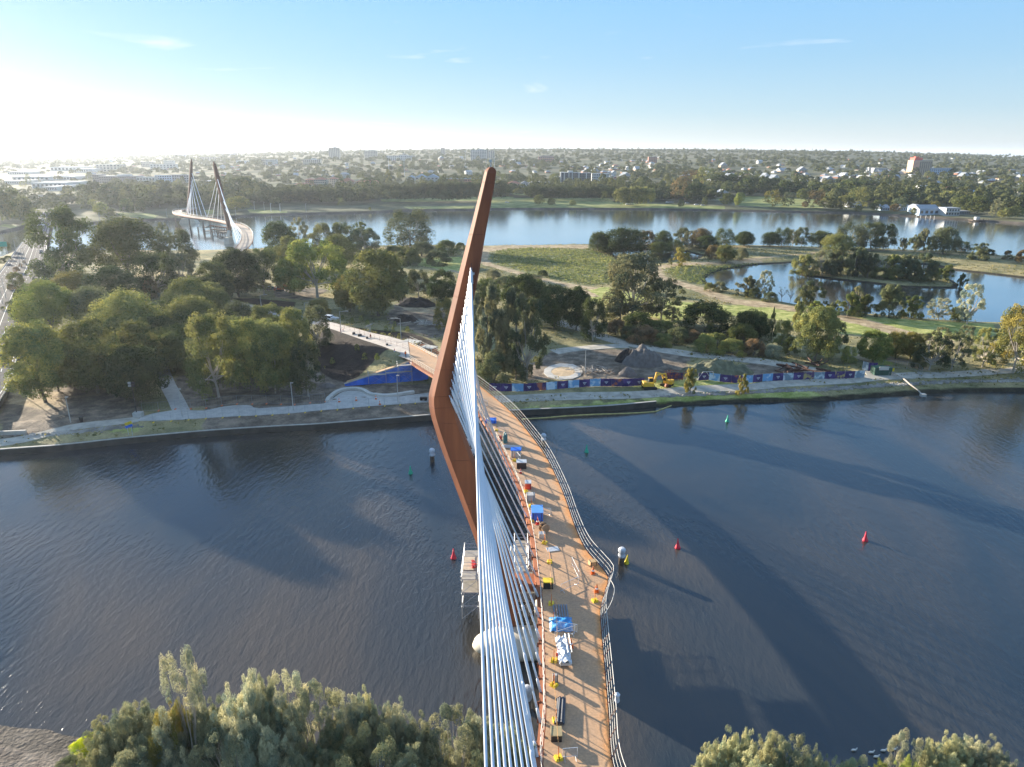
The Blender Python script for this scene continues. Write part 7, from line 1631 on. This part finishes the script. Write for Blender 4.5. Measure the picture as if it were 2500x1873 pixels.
for i, (u, v, m, lab) in enumerate(((887, 1023, M_green, 'green conical buoy left of the mast'), (1267, 977, M_green, 'green conical buoy right of the deck, below the yellow boom'), (1571, 911, M_green, 'green conical buoy at right, nearest the bank'), (980, 1206, M_redb, 'red conical buoy beside the scaffold platform'),
        (1464, 1184, M_redb, 'red conical buoy in the middle of the right hand water'), (1869, 1168, M_redb, 'red conical buoy farthest to the right'), (1353, 1217, M_yb, 'yellow buoy beside the white wrapped pile'))): buoy(u / .8848, v / .8848, m, lab, .68 if i != 6 else .62, i)
def wpile(u, v, lab, h=3.4):
    p = G(u, v, 0); root = empty('wrapped_pile', tuple(p)); tag(root, lab, 'pile'); MB().lathe((0, 0, 0), [(.42, -.6), (.40, h * .5), (.38, h * .6)], 12).build('pile', M_wood, root, smooth=True)
    rs_ = random.Random(int(u)); MB().lathe((0, 0, h * .36), [(.42, 0), (.52, .22), (.44, .6), (.54, .95), (.50, h * .40), (.32, h * .46), (.1, h * .47)], 9).build('wrapping', M_wrap, root)
for u, v, lab, h in ((934, 997, 'white wrapped pile left of the mast kink', 3.2), (1174, 962, 'white wrapped pile right beside the deck railing', 3.0), (1342, 1219, 'white wrapped pile next to the yellow buoy', 3.2), (1010, 976, 'white wrapped pile seen between the mast and the cables', 3.2), (1018, 1000, 'second white wrapped pile between mast and cables, lower one', 3.2)): wpile(u / .8848, v / .8848, lab, h)
for u, v, lab in ((U('L', 825, 1030)[0], U('L', 825, 1030)[1], 'white wrapped pile under the fan of near cables'), (U('K', 672, 690)[0], U('K', 672, 690)[1], 'white wrapped pile on the scaffold beside the cables')): wpile(u, v, lab, 3.6)
put_w = G(1506, 1716, 8.6); q = MB().lathe((0, 0, 0), [(.1, 0), (.24, .2), (.2, .6), (.26, .9), (.08, 1.1)], 8); tag(q.build('wrapped_fitting', M_wrap, loc=put_w), 'small white wrapped fitting hanging outside the right deck railing', 'fitting')
# birds resting on the water at lower right
M_bird = mat('white feathers', (.75, .74, .70), .8, .05, 4)
for u, v in ((1130, 868), (1240, 882), (1318, 870), (1272, 910), (1385, 862)):
    p = GU('O', u, v, 0); q = MB(); q.tube([(-.28, 0, .06), (-.12, 0, .12), (.12, 0, .13), (.22, 0, .2), (.26, 0, .34), (.33, 0, .36)], [.03, .11, .10, .05, .05, .02], 8); tag(q.build('gull', M_bird, smooth=True, loc=p), 'white gull resting on the water at lower right', 'bird', 'gulls on the water')

# ================================================================== THINGS STANDING ON THE DECK
DZ = 8.31
def D(c, u, v): x, y = U(c, u, v); return G(x, y, dz(y) + .01)
def put(mb, name, m, p, lab, cat, rz=0, group=None, smooth=False):
    o = mb.build(name, m, loc=p, smooth=smooth); o.rotation_euler = (0, 0, rz); return tag(o, lab, cat, group)
M_conew = mat('reflective white', (.8, .8, .8), .4, .03, 2)
def cone(p, lab, m=M_org, s=1.0, group=None):
    root = empty('traffic_cone', tuple(p)); root.scale = (s,) * 3; tag(root, lab, 'traffic cone', group); MB().box((0, 0, .03), (.42, .42, .06)).build('base', m, root); MB().lathe((0, 0, .06), [(.17, 0), (.03, .72)], 12).build('cone', m, root, smooth=True); MB().lathe((0, 0, .28), [(.128, 0), (.096, .16)], 12).build('reflective_band', M_conew, root)
cone(D('K', 1440, 830), 'orange cone below the wooden box near the right railing', s=1.25); cone(D('K', 1477, 1015), 'orange cone leaning in the widened bay of the deck', s=1.3); cone(D('K', 880, 330), 'pink red cone in front of the blue covered crate', M_red, 1.3); cone(D('L', 1298, 352), 'red and white cone beside the ladder trolley', s=1.3); cone(D('J', 898, 1012), 'red cone at the foot of the yellow frame', M_red, 1.0); cone(D('K', 1085, 1650), 'small red cone left of the ladder trolley', M_red, .9); cone(D('L', 1160, 432), 'red drum shaped cone at the left of the ladder trolley', M_red, .9)
def base_post(p, h, lab, m=M_yel, group='yellow weighted posts along the deck'):
    root = empty('weighted_post', tuple(p), hr.uniform(0, 3)); tag(root, lab, 'barrier post', group); MB().box((0, -.17, .13), (.62, .26, .26), taper=.8).build('weight', m, root); MB().box((0, .17, .13), (.62, .26, .26), taper=.8).build('weight', m, root); MB().tube([(0, 0, .05), (0, 0, h)], .035, 6).build('pole', M_org if h > 1 else M_railw, root)
LBP = 'yellow footed temporary post on the deck beside the left railing'
for c, u, v in (('J', 700, 668), ('J', 850, 912), ('J', 985, 1280), ('J', 1092, 1580), ('K', 1003, 718), ('K', 1018, 1140), ('L', 1118, 770), ('L', 1140, 1150), ('L', 1165, 1560), ('L', 1116, 505), ('J', 940, 1165), ('J', 990, 1398), ('K', 1042, 1325)): base_post(D(c, u, v), 1.25, LBP)
base_post(D('K', 1458, 1110), 1.9, 'yellow footed post with a slim pole in the widened bay, right side', group=None)
# rope strung between the posts
rp = [D(c, u, v) + Vector((0, 0, 1.15)) for c, u, v in (('J', 985, 1280), ('J', 1092, 1580), ('K', 1003, 718), ('K', 1018, 1140), ('K', 1065, 1180), ('L', 1150, 320), ('L', 1118, 770), ('L', 1140, 1150), ('L', 1165, 1560))]
pts = []
for a_, b_ in zip(rp, rp[1:]):
    for k in range(6): t = k / 6; pts.append(a_.lerp(b_, t) - Vector((0, 0, .9 * t * (1 - t))))
tag(MB().tube(pts, .02, 4).build('barrier_rope', mat('orange rope', (.6, .3, .1), .8, .1, 3)), 'thin orange rope strung between the yellow footed posts', 'rope')
def crate(p, d, m, lab, cat, nm, lid=None, rz=0):
    root = empty(nm, tuple(p), rz); tag(root, lab, cat); MB().box((0, 0, d[2] / 2), d, taper=.97).build('box', m, root)
    if lid: MB().box((0, 0, d[2] + .05), (d[0] * 1.06, d[1] * 1.06, .1)).build('lid', lid, root)
    for x in (-.36, .36): MB().box((d[0] * x, 0, d[2] * .5), (.06, d[1] * 1.02, d[2] * 1.01)).build('strap', M_black, root)
crate(D('K', 875, 262), (1.5, 2.1, 1.2), M_blue, 'tall blue covered crate beside the left railing', 'crate', 'covered_crate', mat('light blue lid', (.10, .30, .72), .5, .1, 1)); crate(D('J', 980, 1225), (1.2, 1.1, .9), M_railw, 'white plastic crate full of cables on the deck', 'crate', 'plastic_crate'); crate(D('K', 1437, 740), (.9, .7, .55), mat('plywood box', (.50, .32, .15), .8, .1, 3), 'small plywood box against the right railing', 'box', 'plywood_box', rz=.3)
crate(D('J', 658, 598), (2.0, 1.5, .6), M_blue, 'flat blue bundle on the far part of the deck', 'bundle', 'tarpaulin_bundle'); crate(D('J', 735, 742), (.5, .5, .7), M_red, 'small red drum at the far rope barrier', 'drum', 'fuel_drum'); crate(D('L', 1130, 735), (.5, .3, .9), M_railw, 'white notice bin on the post of the deck', 'notice box', 'notice_box'); crate(D('K', 985, 965), (1.1, .9, .8), M_black, 'black machine with a yellow guard beside the cross beam', 'machine', 'pump_unit', M_yel)
crate(D('L', 1140, 1330), (.9, 1.0, .6), M_black, 'black tool case with an open lid near the bottom of the deck', 'tool case', 'tool_case', mat('tan canvas', (.35, .28, .15), .9, .1, 2)); crate(D('K', 925, 460), (.8, .8, .6), M_galv, 'grey compressor behind the wooden cable drum', 'compressor', 'compressor'); crate(D('J', 905, 965), (1.5, 1.2, 1.0), M_black, 'dark generator beside the yellow frame', 'generator', 'generator', M_galv); crate(D('J', 860, 870), (1.6, 1.3, 1.1), M_galv, 'silver wrapped machine on the middle of the deck', 'machine', 'wrapped_machine', M_blue); crate(D('J', 958, 1130), (.9, 1.1, .9), M_red, 'red and grey welding set on the deck', 'welding set', 'welding_set', M_galv)
# gas bottles
for i, (u, v) in enumerate(((768, 770), (782, 765), (772, 752))): put(MB().lathe((0, 0, 0), [(.2, 0), (.22, .1), (.22, 1.4), (.12, 1.6), (.06, 1.7), (.06, 1.85)], 10), 'gas_bottle', mat('teal gas bottle', (.03, .16, .17), .4, .1, 2), D('J', u, v), 'teal gas bottle standing in the group beside the scaffold poles', 'gas bottle', group='gas bottles on the deck')
# wooden cable drum
p = D('K', 945, 410); root = empty('cable_drum', tuple(p + Vector((0, 0, .62))), .5); tag(root, 'wooden cable drum standing on its rim below the blue covered crate', 'cable drum')
for s in (-.35, .35): MB().tube([(0, s - .04, 0), (0, s + .04, 0)], .62, 18).build('flange', mat('drum wood', (.34, .22, .13), .85, .15, 3), root)
MB().tube([(0, -.31, 0), (0, .31, 0)], .36, 14).build('winding', M_black, root)
# pole bundle, mats
q = MB(); 
for k in range(8): q.tube([(-1.7, k * .13 - .5, .12 + .1 * (k % 2)), (1.7, k * .12 - .4, .12 + .1 * (k % 2))], .055, 6)
put(q, 'pole_bundle', M_galv, D('J', 830, 805), 'bundle of grey scaffold poles lying across the deck', 'pole bundle', rz=-.15)
q = MB(); 
for k in range(6): q.box((k * .28 - .7, 0, .08), (.16, 3.2, .14))
put(q, 'batten_stack', mat('grey battens', (.20, .22, .25), .8, .12, 2), D('K', 1117, 1245), 'row of grey battens lying above the blue tarpaulin', 'battens', rz=.02)
q = MB(); n = 14; vs = []; fs = []
for j in range(n):
    for i in range(n): vs.append(((i / (n - 1) - .5) * 2.4, (j / (n - 1) - .5) * 2.3, .38 + .12 * math.sin(i * 1.1) * math.cos(j * .9) - .35 * (max(abs(i / (n - 1) - .5), abs(j / (n - 1) - .5)) * 2) ** 6))
for j in range(n - 1):
    for i in range(n - 1): k = j * n + i; fs.append((k, k + 1, k + n + 1, k + n))
put(q.add(vs, fs), 'blue_tarpaulin', mat('sky blue tarpaulin', (.03, .24, .55), .45, .15, 2), D('K', 1117, 1350), 'sky blue tarpaulin thrown over a pallet on the deck', 'tarpaulin', smooth=True)
put(MB().box((0, 0, .03), (1.5, 1.0, .05)), 'rubber_mat', M_galv, D('J', 1158, 1628), 'pale sheet lying flat beside the thin rope', 'mat', rz=.25)
q = MB()
for k in range(5): q.tube([(k * .16 - .3, -1.5, .2 + .12 * (k % 2)), (k * .14 - .25, 1.5, .2 + .12 * (k % 2))], .11, 7)
put(q, 'pipe_bundle', mat('dark grey pipes', (.07, .075, .09), .5, .1, 2), D('L', 1185, 1060), 'bundle of dark pipes lying along the deck near the bottom', 'pipe bundle', rz=-.12)
# crowd barriers
def barrier(p, rz, lab, Lb=2.3, flat=False):
    root = empty('crowd_barrier', tuple(p), rz); tag(root, lab, 'crowd barrier'); q = MB(); q.tube([(-Lb / 2, 0, .1), (-Lb / 2, 0, 1.1), (Lb / 2, 0, 1.1), (Lb / 2, 0, .1)], .03, 5); q.tube([(-Lb / 2, 0, .25), (Lb / 2, 0, .25)], .025, 5)
    for k in range(1, 16): q.tube([(-Lb / 2 + k * Lb / 16, 0, .25), (-Lb / 2 + k * Lb / 16, 0, 1.1)], .012, 4)
    q.build('frame', M_galv, root)
    for s in (-1, 1): MB().tube([(s * Lb * .38, -.35, .02), (s * Lb * .38, 0, .16), (s * Lb * .38, .35, .02)], .025, 4).build('foot', M_galv, root)
    if flat: root.rotation_euler = (R(72), 0, rz)
barrier(D('K', 1262, 820), 1.75, 'grey crowd barrier in the middle of the deck, upper one', 3.2); barrier(D('K', 1205, 985), .62, 'grey crowd barrier in the middle of the deck, lower slanting one', 2.6); barrier(D('K', 1165, 1420), -.25, 'grey crowd barrier above the ladder trolley, upper one'); barrier(D('K', 1155, 1480), .45, 'grey crowd barrier just above the ladder trolley, slanting one'); barrier(D('J', 760, 690), 2.6, 'grey crowd barrier among the far gas bottles', 2.0); barrier(D('L', 1290, 1560), 0.1, 'faint small barrier frame at the bottom of the deck', 1.2); barrier(D('J', 1095, 1352), -.2, 'small grey barrier behind the blue covered crate', 1.6); barrier(D('J', 880, 905), 1.9, 'grey barrier frame by the silver wrapped machine', 2.0); barrier(D('J', 600, 460), 2.3, 'grey barrier at the far end of the deck', 2.4)
# ladder trolley
p = D('L', 1245, 440); root = empty('ladder_trolley', tuple(p), .04); root.scale = (.82,) * 3; tag(root, 'white wrapped trolley carrying an aluminium ladder', 'trolley'); MB().box((-.25, 0, .55), (1.35, 4.6, .35)).build('bed', M_railw, root)
q = MB(); n = 12; vs = []; fs = []
for j in range(n):
    for i in range(7): vs.append(((i / 6 - .5) * 1.5 - .3, (j / (n - 1) - .5) * 4.7, .95 + .28 * math.sin(i * 2.1 + j * 1.3) * math.cos(j * .8) - .3 * (abs(i / 6 - .5) * 2) ** 3))
for j in range(n - 1):
    for i in range(6): k = j * 7 + i; fs.append((k, k + 1, k + 8, k + 7))
q.add(vs, fs).build('wrapping', M_wrap, root); q = MB()
for x in (.1, .55): q.tube([(x, -1.2, 1.35), (x, 2.2, 1.35)], .04, 4)
for k in range(12): q.tube([(.1, -1.1 + k * .28, 1.35), (.55, -1.1 + k * .28, 1.35)], .025, 4)
q.build('ladder', M_galv, root)
for sx in (-.8, .4):
    for sy in (-1.6, 1.6): MB().tube([(sx - .08, sy, .24), (sx + .08, sy, .24)], .24, 10).build('wheel', M_tyre, root)
# cones and gear on the riverside path and approach
for c, u, v, lab in (('T', 65, 1600, 'red and white cone on the riverside path, leftmost of four'), ('T', 392, 1572, 'red and white cone on the riverside path, second of four'), ('T', 772, 1545, 'red and white cone on the riverside path by the seat wall'), ('T', 848, 1650, 'red and white cone at the fence foot on the riverside path')): p = GHU(c, u, v); cone(p + Vector((0, 0, .13)), lab, M_org, 1.2)
for u, v in ((90, 240), (140, 240)): cone(G(*U('T', u, v), 4.9), 'red cone at the foot of the lamp post on the approach path', M_red, 1.4, 'red cones at the approach lamp post')
p = G(*U('T', 1130, 650), 6.1); cone(p, 'tall red cone on the approach path near the worker', M_red, 1.6)
p = GHU('T', 1690, 1560); root = empty('hand_trolley', tuple(p)); tag(root, 'dark hand trolley parked on the riverside path next to the mast', 'trolley'); MB().box((0, 0, .6), (1.6, .8, .3)).build('bed', M_black, root); MB().tube([(.8, 0, .6), (1.6, 0, 1.2)], .04, 5).build('handle', M_black, root)
for dx in (-.5, .5): MB().tube([(dx, -.4, .3), (dx, .4, .3)], .3, 12).build('wheel', M_tyre, root)
for u, v, w_ in ((345, 300, .9), (462, 335, 1.2), (600, 385, .6), (985, 520, .6)):
    p = G(*U('T', u, v), float(np.interp(u, [0, 1200], [4.9, 6.2]))); root = empty('equipment_case', tuple(p), .4); tag(root, 'dark equipment case on the approach path beside the mulch railing', 'equipment case', 'cases along the approach railing'); MB().box((0, 0, .4), (w_, .7, .75), taper=.9).build('case', M_black, root); MB().tube([(-w_ * .3, 0, .75), (0, 0, 1.1), (w_ * .3, 0, .75)], .04, 5).build('handle', M_galv, root)
# ---- workers on the approach: one continuous skinned body each
def person(p, rz, lab, vest, legs, hat, lean=0.0):
    root = empty('person', tuple(p), rz); tag(root, lab, 'person'); V = [(0, 0, .95), (0, .02, 1.15), (0, .03 + lean * .3, 1.38), (0, .03 + lean * .45, 1.50), (0, .04 + lean * .5, 1.60), (0, .04 + lean * .5, 1.72),
         (.10, 0, .90), (.12, .03, .50), (.13, -.05, .10), (.13, .10, .05), (-.10, 0, .90), (-.13, -.06, .50), (-.15, -.12, .10), (-.15, .03, .05), (.19, .03 + lean * .4, 1.42), (.27, .06, 1.15), (.24, .24, 1.0), (-.19, .03 + lean * .4, 1.42), (-.28, .04, 1.15), (-.25, .20, .98)]
    E_ = [(0, 1), (1, 2), (2, 3), (3, 4), (4, 5), (0, 6), (6, 7), (7, 8), (8, 9), (0, 10), (10, 11), (11, 12), (12, 13), (2, 14), (14, 15), (15, 16), (2, 17), (17, 18), (18, 19)]; rad_ = [.15, .14, .16, .07, .105, .085, .10, .07, .055, .05, .10, .07, .055, .05, .065, .05, .04, .065, .05, .04]
    me = bpy.data.meshes.new('body'); me.from_pydata(V, E_, []); me.materials.append(legs); o = bpy.data.objects.new('body', me); col.objects.link(o); o.parent = root; sm = o.modifiers.new('skin', 'SKIN')
    for i, r_ in enumerate(rad_): me.skin_vertices[0].data[i].radius = (r_, r_ * .85)
    me.skin_vertices[0].data[0].use_root = True; o.modifiers.new('sub', 'SUBSURF').levels = 1
    q = MB(); q.lathe((0, .03, 1.0), [(.185, 0), (.19, .2), (.20, .38), (.13, .48)], 12); q.build('vest', vest, root); q = MB(); q.lathe((0, .04 + lean * .5, 1.66), [(.13, 0), (.125, .06), (.08, .13), (.02, .15)], 12); q.build('helmet', hat, root); q = MB(); q.lathe((0, .12, 1.55), [(.06, 0), (.07, .06), (.05, .11)], 8); q.build('face', mat('skin tone', (.45, .27, .18), .6, .05, 4), root)
M_navy = mat('navy cloth', (.02, .03, .06), .9, .1, 6)
person(G(*U('T', 1345, 738), 6.75), .6, 'worker in an orange vest standing at the railing above the blue wall', M_org, M_navy, M_org); person(G(*U('T', 675, 395), 5.3), 2.2, 'worker in a dark orange jacket walking on the approach path', mat('dark orange cloth', (.5, .09, .03), .8, .1, 4), M_navy, M_org)
# small platforms in the mulch right of the ramp
for i, (u, v, w_) in enumerate(((1460, 480, 5.0), (1790, 500, 4.2))): p = G(*U('T', u, v), 3.4); root = empty('formwork_table', (p.x, p.y, HS(p.x, p.y)), -.5); tag(root, ['pale formwork platform beside the approach railing, left one', 'pale formwork platform beside the approach railing, right one'][i], 'platform'); MB().box((0, 0, 1.0), (w_, 3, .12)).build('top', M_conc, root); [MB().box((sx * w_ * .42, sy * 1.3, .5), (.15, .15, 1.0)).build('leg', M_galv, root) for sx in (-1, 1) for sy in (-1, 1)]
for i, (u, v) in enumerate(((1660, 440), (1900, 540), (1985, 585))): p = G(*U('T', u, v), 3.4); put(MB().box((0, 0, .5), (1.6, .1, .9)).box((-.6, 0, .05), (.1, .6, .1)).box((.6, 0, .05), (.1, .6, .1)), 'safety_barrier', M_org, (p.x, p.y, HS(p.x, p.y)), 'orange plastic barrier in the mulch beside the approach railing', 'safety barrier', rz=-.5, group='orange barriers beside the ramp')
# ================================================================== labels that single each one out along its row
ORD = ['first', 'second', 'third', 'fourth', 'fifth', 'sixth', 'seventh', 'eighth', 'ninth', 'tenth', 'eleventh', 'twelfth', 'thirteenth', 'fourteenth', 'fifteenth', 'sixteenth', 'seventeenth', 'eighteenth', 'nineteenth', 'twentieth']
def ordinal(i):
    if i < 20: return ORD[i]
    n_ = i + 1; t_ = {2: 'twent', 3: 'thirt', 4: 'fort', 5: 'fift', 6: 'sixt', 7: 'sevent', 8: 'eight', 9: 'ninet'}[n_ // 10]
    return t_ + 'ieth' if n_ % 10 == 0 else t_ + 'y-' + ORD[n_ % 10 - 1]
def px_of(o):
    p = o.matrix_basis.translation; return p.x / max(1.0, p.y * cp + (CAM_H - p.z) * sp)
ROWS = {'figs in the far left avenue': 'dark fig, {} from the left in the left avenue of the far river park', 'figs in the far middle avenue': 'dark fig, {} from the left in the avenue behind the tall mast',
        'figs in the far right avenue': 'dark fig, {} from the left in the avenue right of the mast', 'trees along the wetland rim': '{} tree from the left in the row along the far wetland rim',
        'trees on the lagoon islet': 'bushy tree, {} from the left on the lagoon islet', 'shrubs on the lagoon edge': 'shrubby tree, {} from the left on the near edge of the lagoon',
        'trees of the far right wood': 'dark tree, {} from the left in the wood behind the far lawns', 'trees of the far left wood': 'hazy tree, {} from the left in the wood before the far bridge',
        'trees in the far river park': 'park tree, {} from the left among the loose trees on the far bank', 'shrubs beside the gravel road': 'shrub, {} from the left in the belt along the gravel road',
        'sheoaks on the near bank, left': 'feathery sheoak, {} from the left in the near thicket beside the cables', 'sheoaks on the near bank, right': 'pale sheoak, {} from the left on the near bank right of the bridge',
        'scrub behind the mast': 'scrub bush, {} from the left on the open ground behind the mast', 'trees of the left grove': 'olive crown, {} from the left among the packed trees of the grove',
        'townhouses above the fig avenue': 'brick townhouse, {} from the left in the gabled row above the figs', 'saplings in the mulch beds': 'sapling, {} from the left in the dark mulch', 'street lights along the left road': 'slim street light, {} from the left along the road',
        'yellow weighted posts along the deck': 'yellow footed post, {} from the left along the deck', 'floodlight masts behind the river': 'thin floodlight mast, {} from the left behind the far river', 'lamp posts on the far promenade': 'white lamp post, {} from the left on the far promenade',
        'white terraces right of the mast': 'white terrace house, {} from the left in the short row', 'hazy blocks in the far left suburb': 'hazy apartment block, {} from the left in the far left suburb', 'white roofed warehouses at left': 'long white roofed warehouse, {} from the left at the left edge',
        'cars parked in the far river park': 'pale parked car, {} from the left under the far park trees', 'shrubs in the road median': 'low shrub, {} from the left in the road median', 'gulls on the water': 'white gull, {} from the left on the water', 'mooring posts at the boathouse': 'white mooring post, {} from the left before the boathouse',
        'cases along the approach railing': 'dark equipment case, {} from the left along the approach railing', 'orange barriers beside the ramp': 'orange barrier, {} from the left beside the ramp', 'piles in the channel by the far bridge': 'dark pile, {} from the left in the far channel',
        'gas bottles on the deck': 'teal gas bottle, {} from the left on the deck', 'red reels on the plywood': 'small red reel, {} from the left on the plywood', 'yellow bushes by the beach': 'bright yellow bush, {} from the left beside the beach'}
byg = {}
for o_ in bpy.data.objects:
    if o_.parent is None and o_.get('group') in ROWS: byg.setdefault(o_['group'], []).append(o_)
for g_n, lst in byg.items():
    lst.sort(key=px_of)
    for i, o_ in enumerate(lst): o_['label'] = ROWS[g_n].format(ordinal(i))
for o_ in bpy.data.objects:      # keep every label short
    l_ = o_.get('label')
    if l_ and len(l_.split()) > 15: print('LONG', o_.name, l_)
# ================================================================== HAZE: one closed box of even air
hm = bpy.data.materials.new('morning haze'); hm.use_nodes = True; N, L = hm.node_tree.nodes, hm.node_tree.links
for n in list(N):
    if n.type == 'BSDF_PRINCIPLED': N.remove(n)
pv = N.new('ShaderNodeVolumePrincipled'); pv.inputs['Color'].default_value = (.80, .88, 1.0, 1); pv.inputs['Density'].default_value = HAZE_D; pv.inputs['Anisotropy'].default_value = .5
L.new(pv.outputs[0], N['Material Output'].inputs['Volume'])
hz_top = 110.0
o = MB().box((0, 6500, (hz_top - 6) / 2), (30000, 19000, hz_top + 6)).build('haze', hm); tag(o, 'thin pale morning haze', 'haze', kind='stuff')
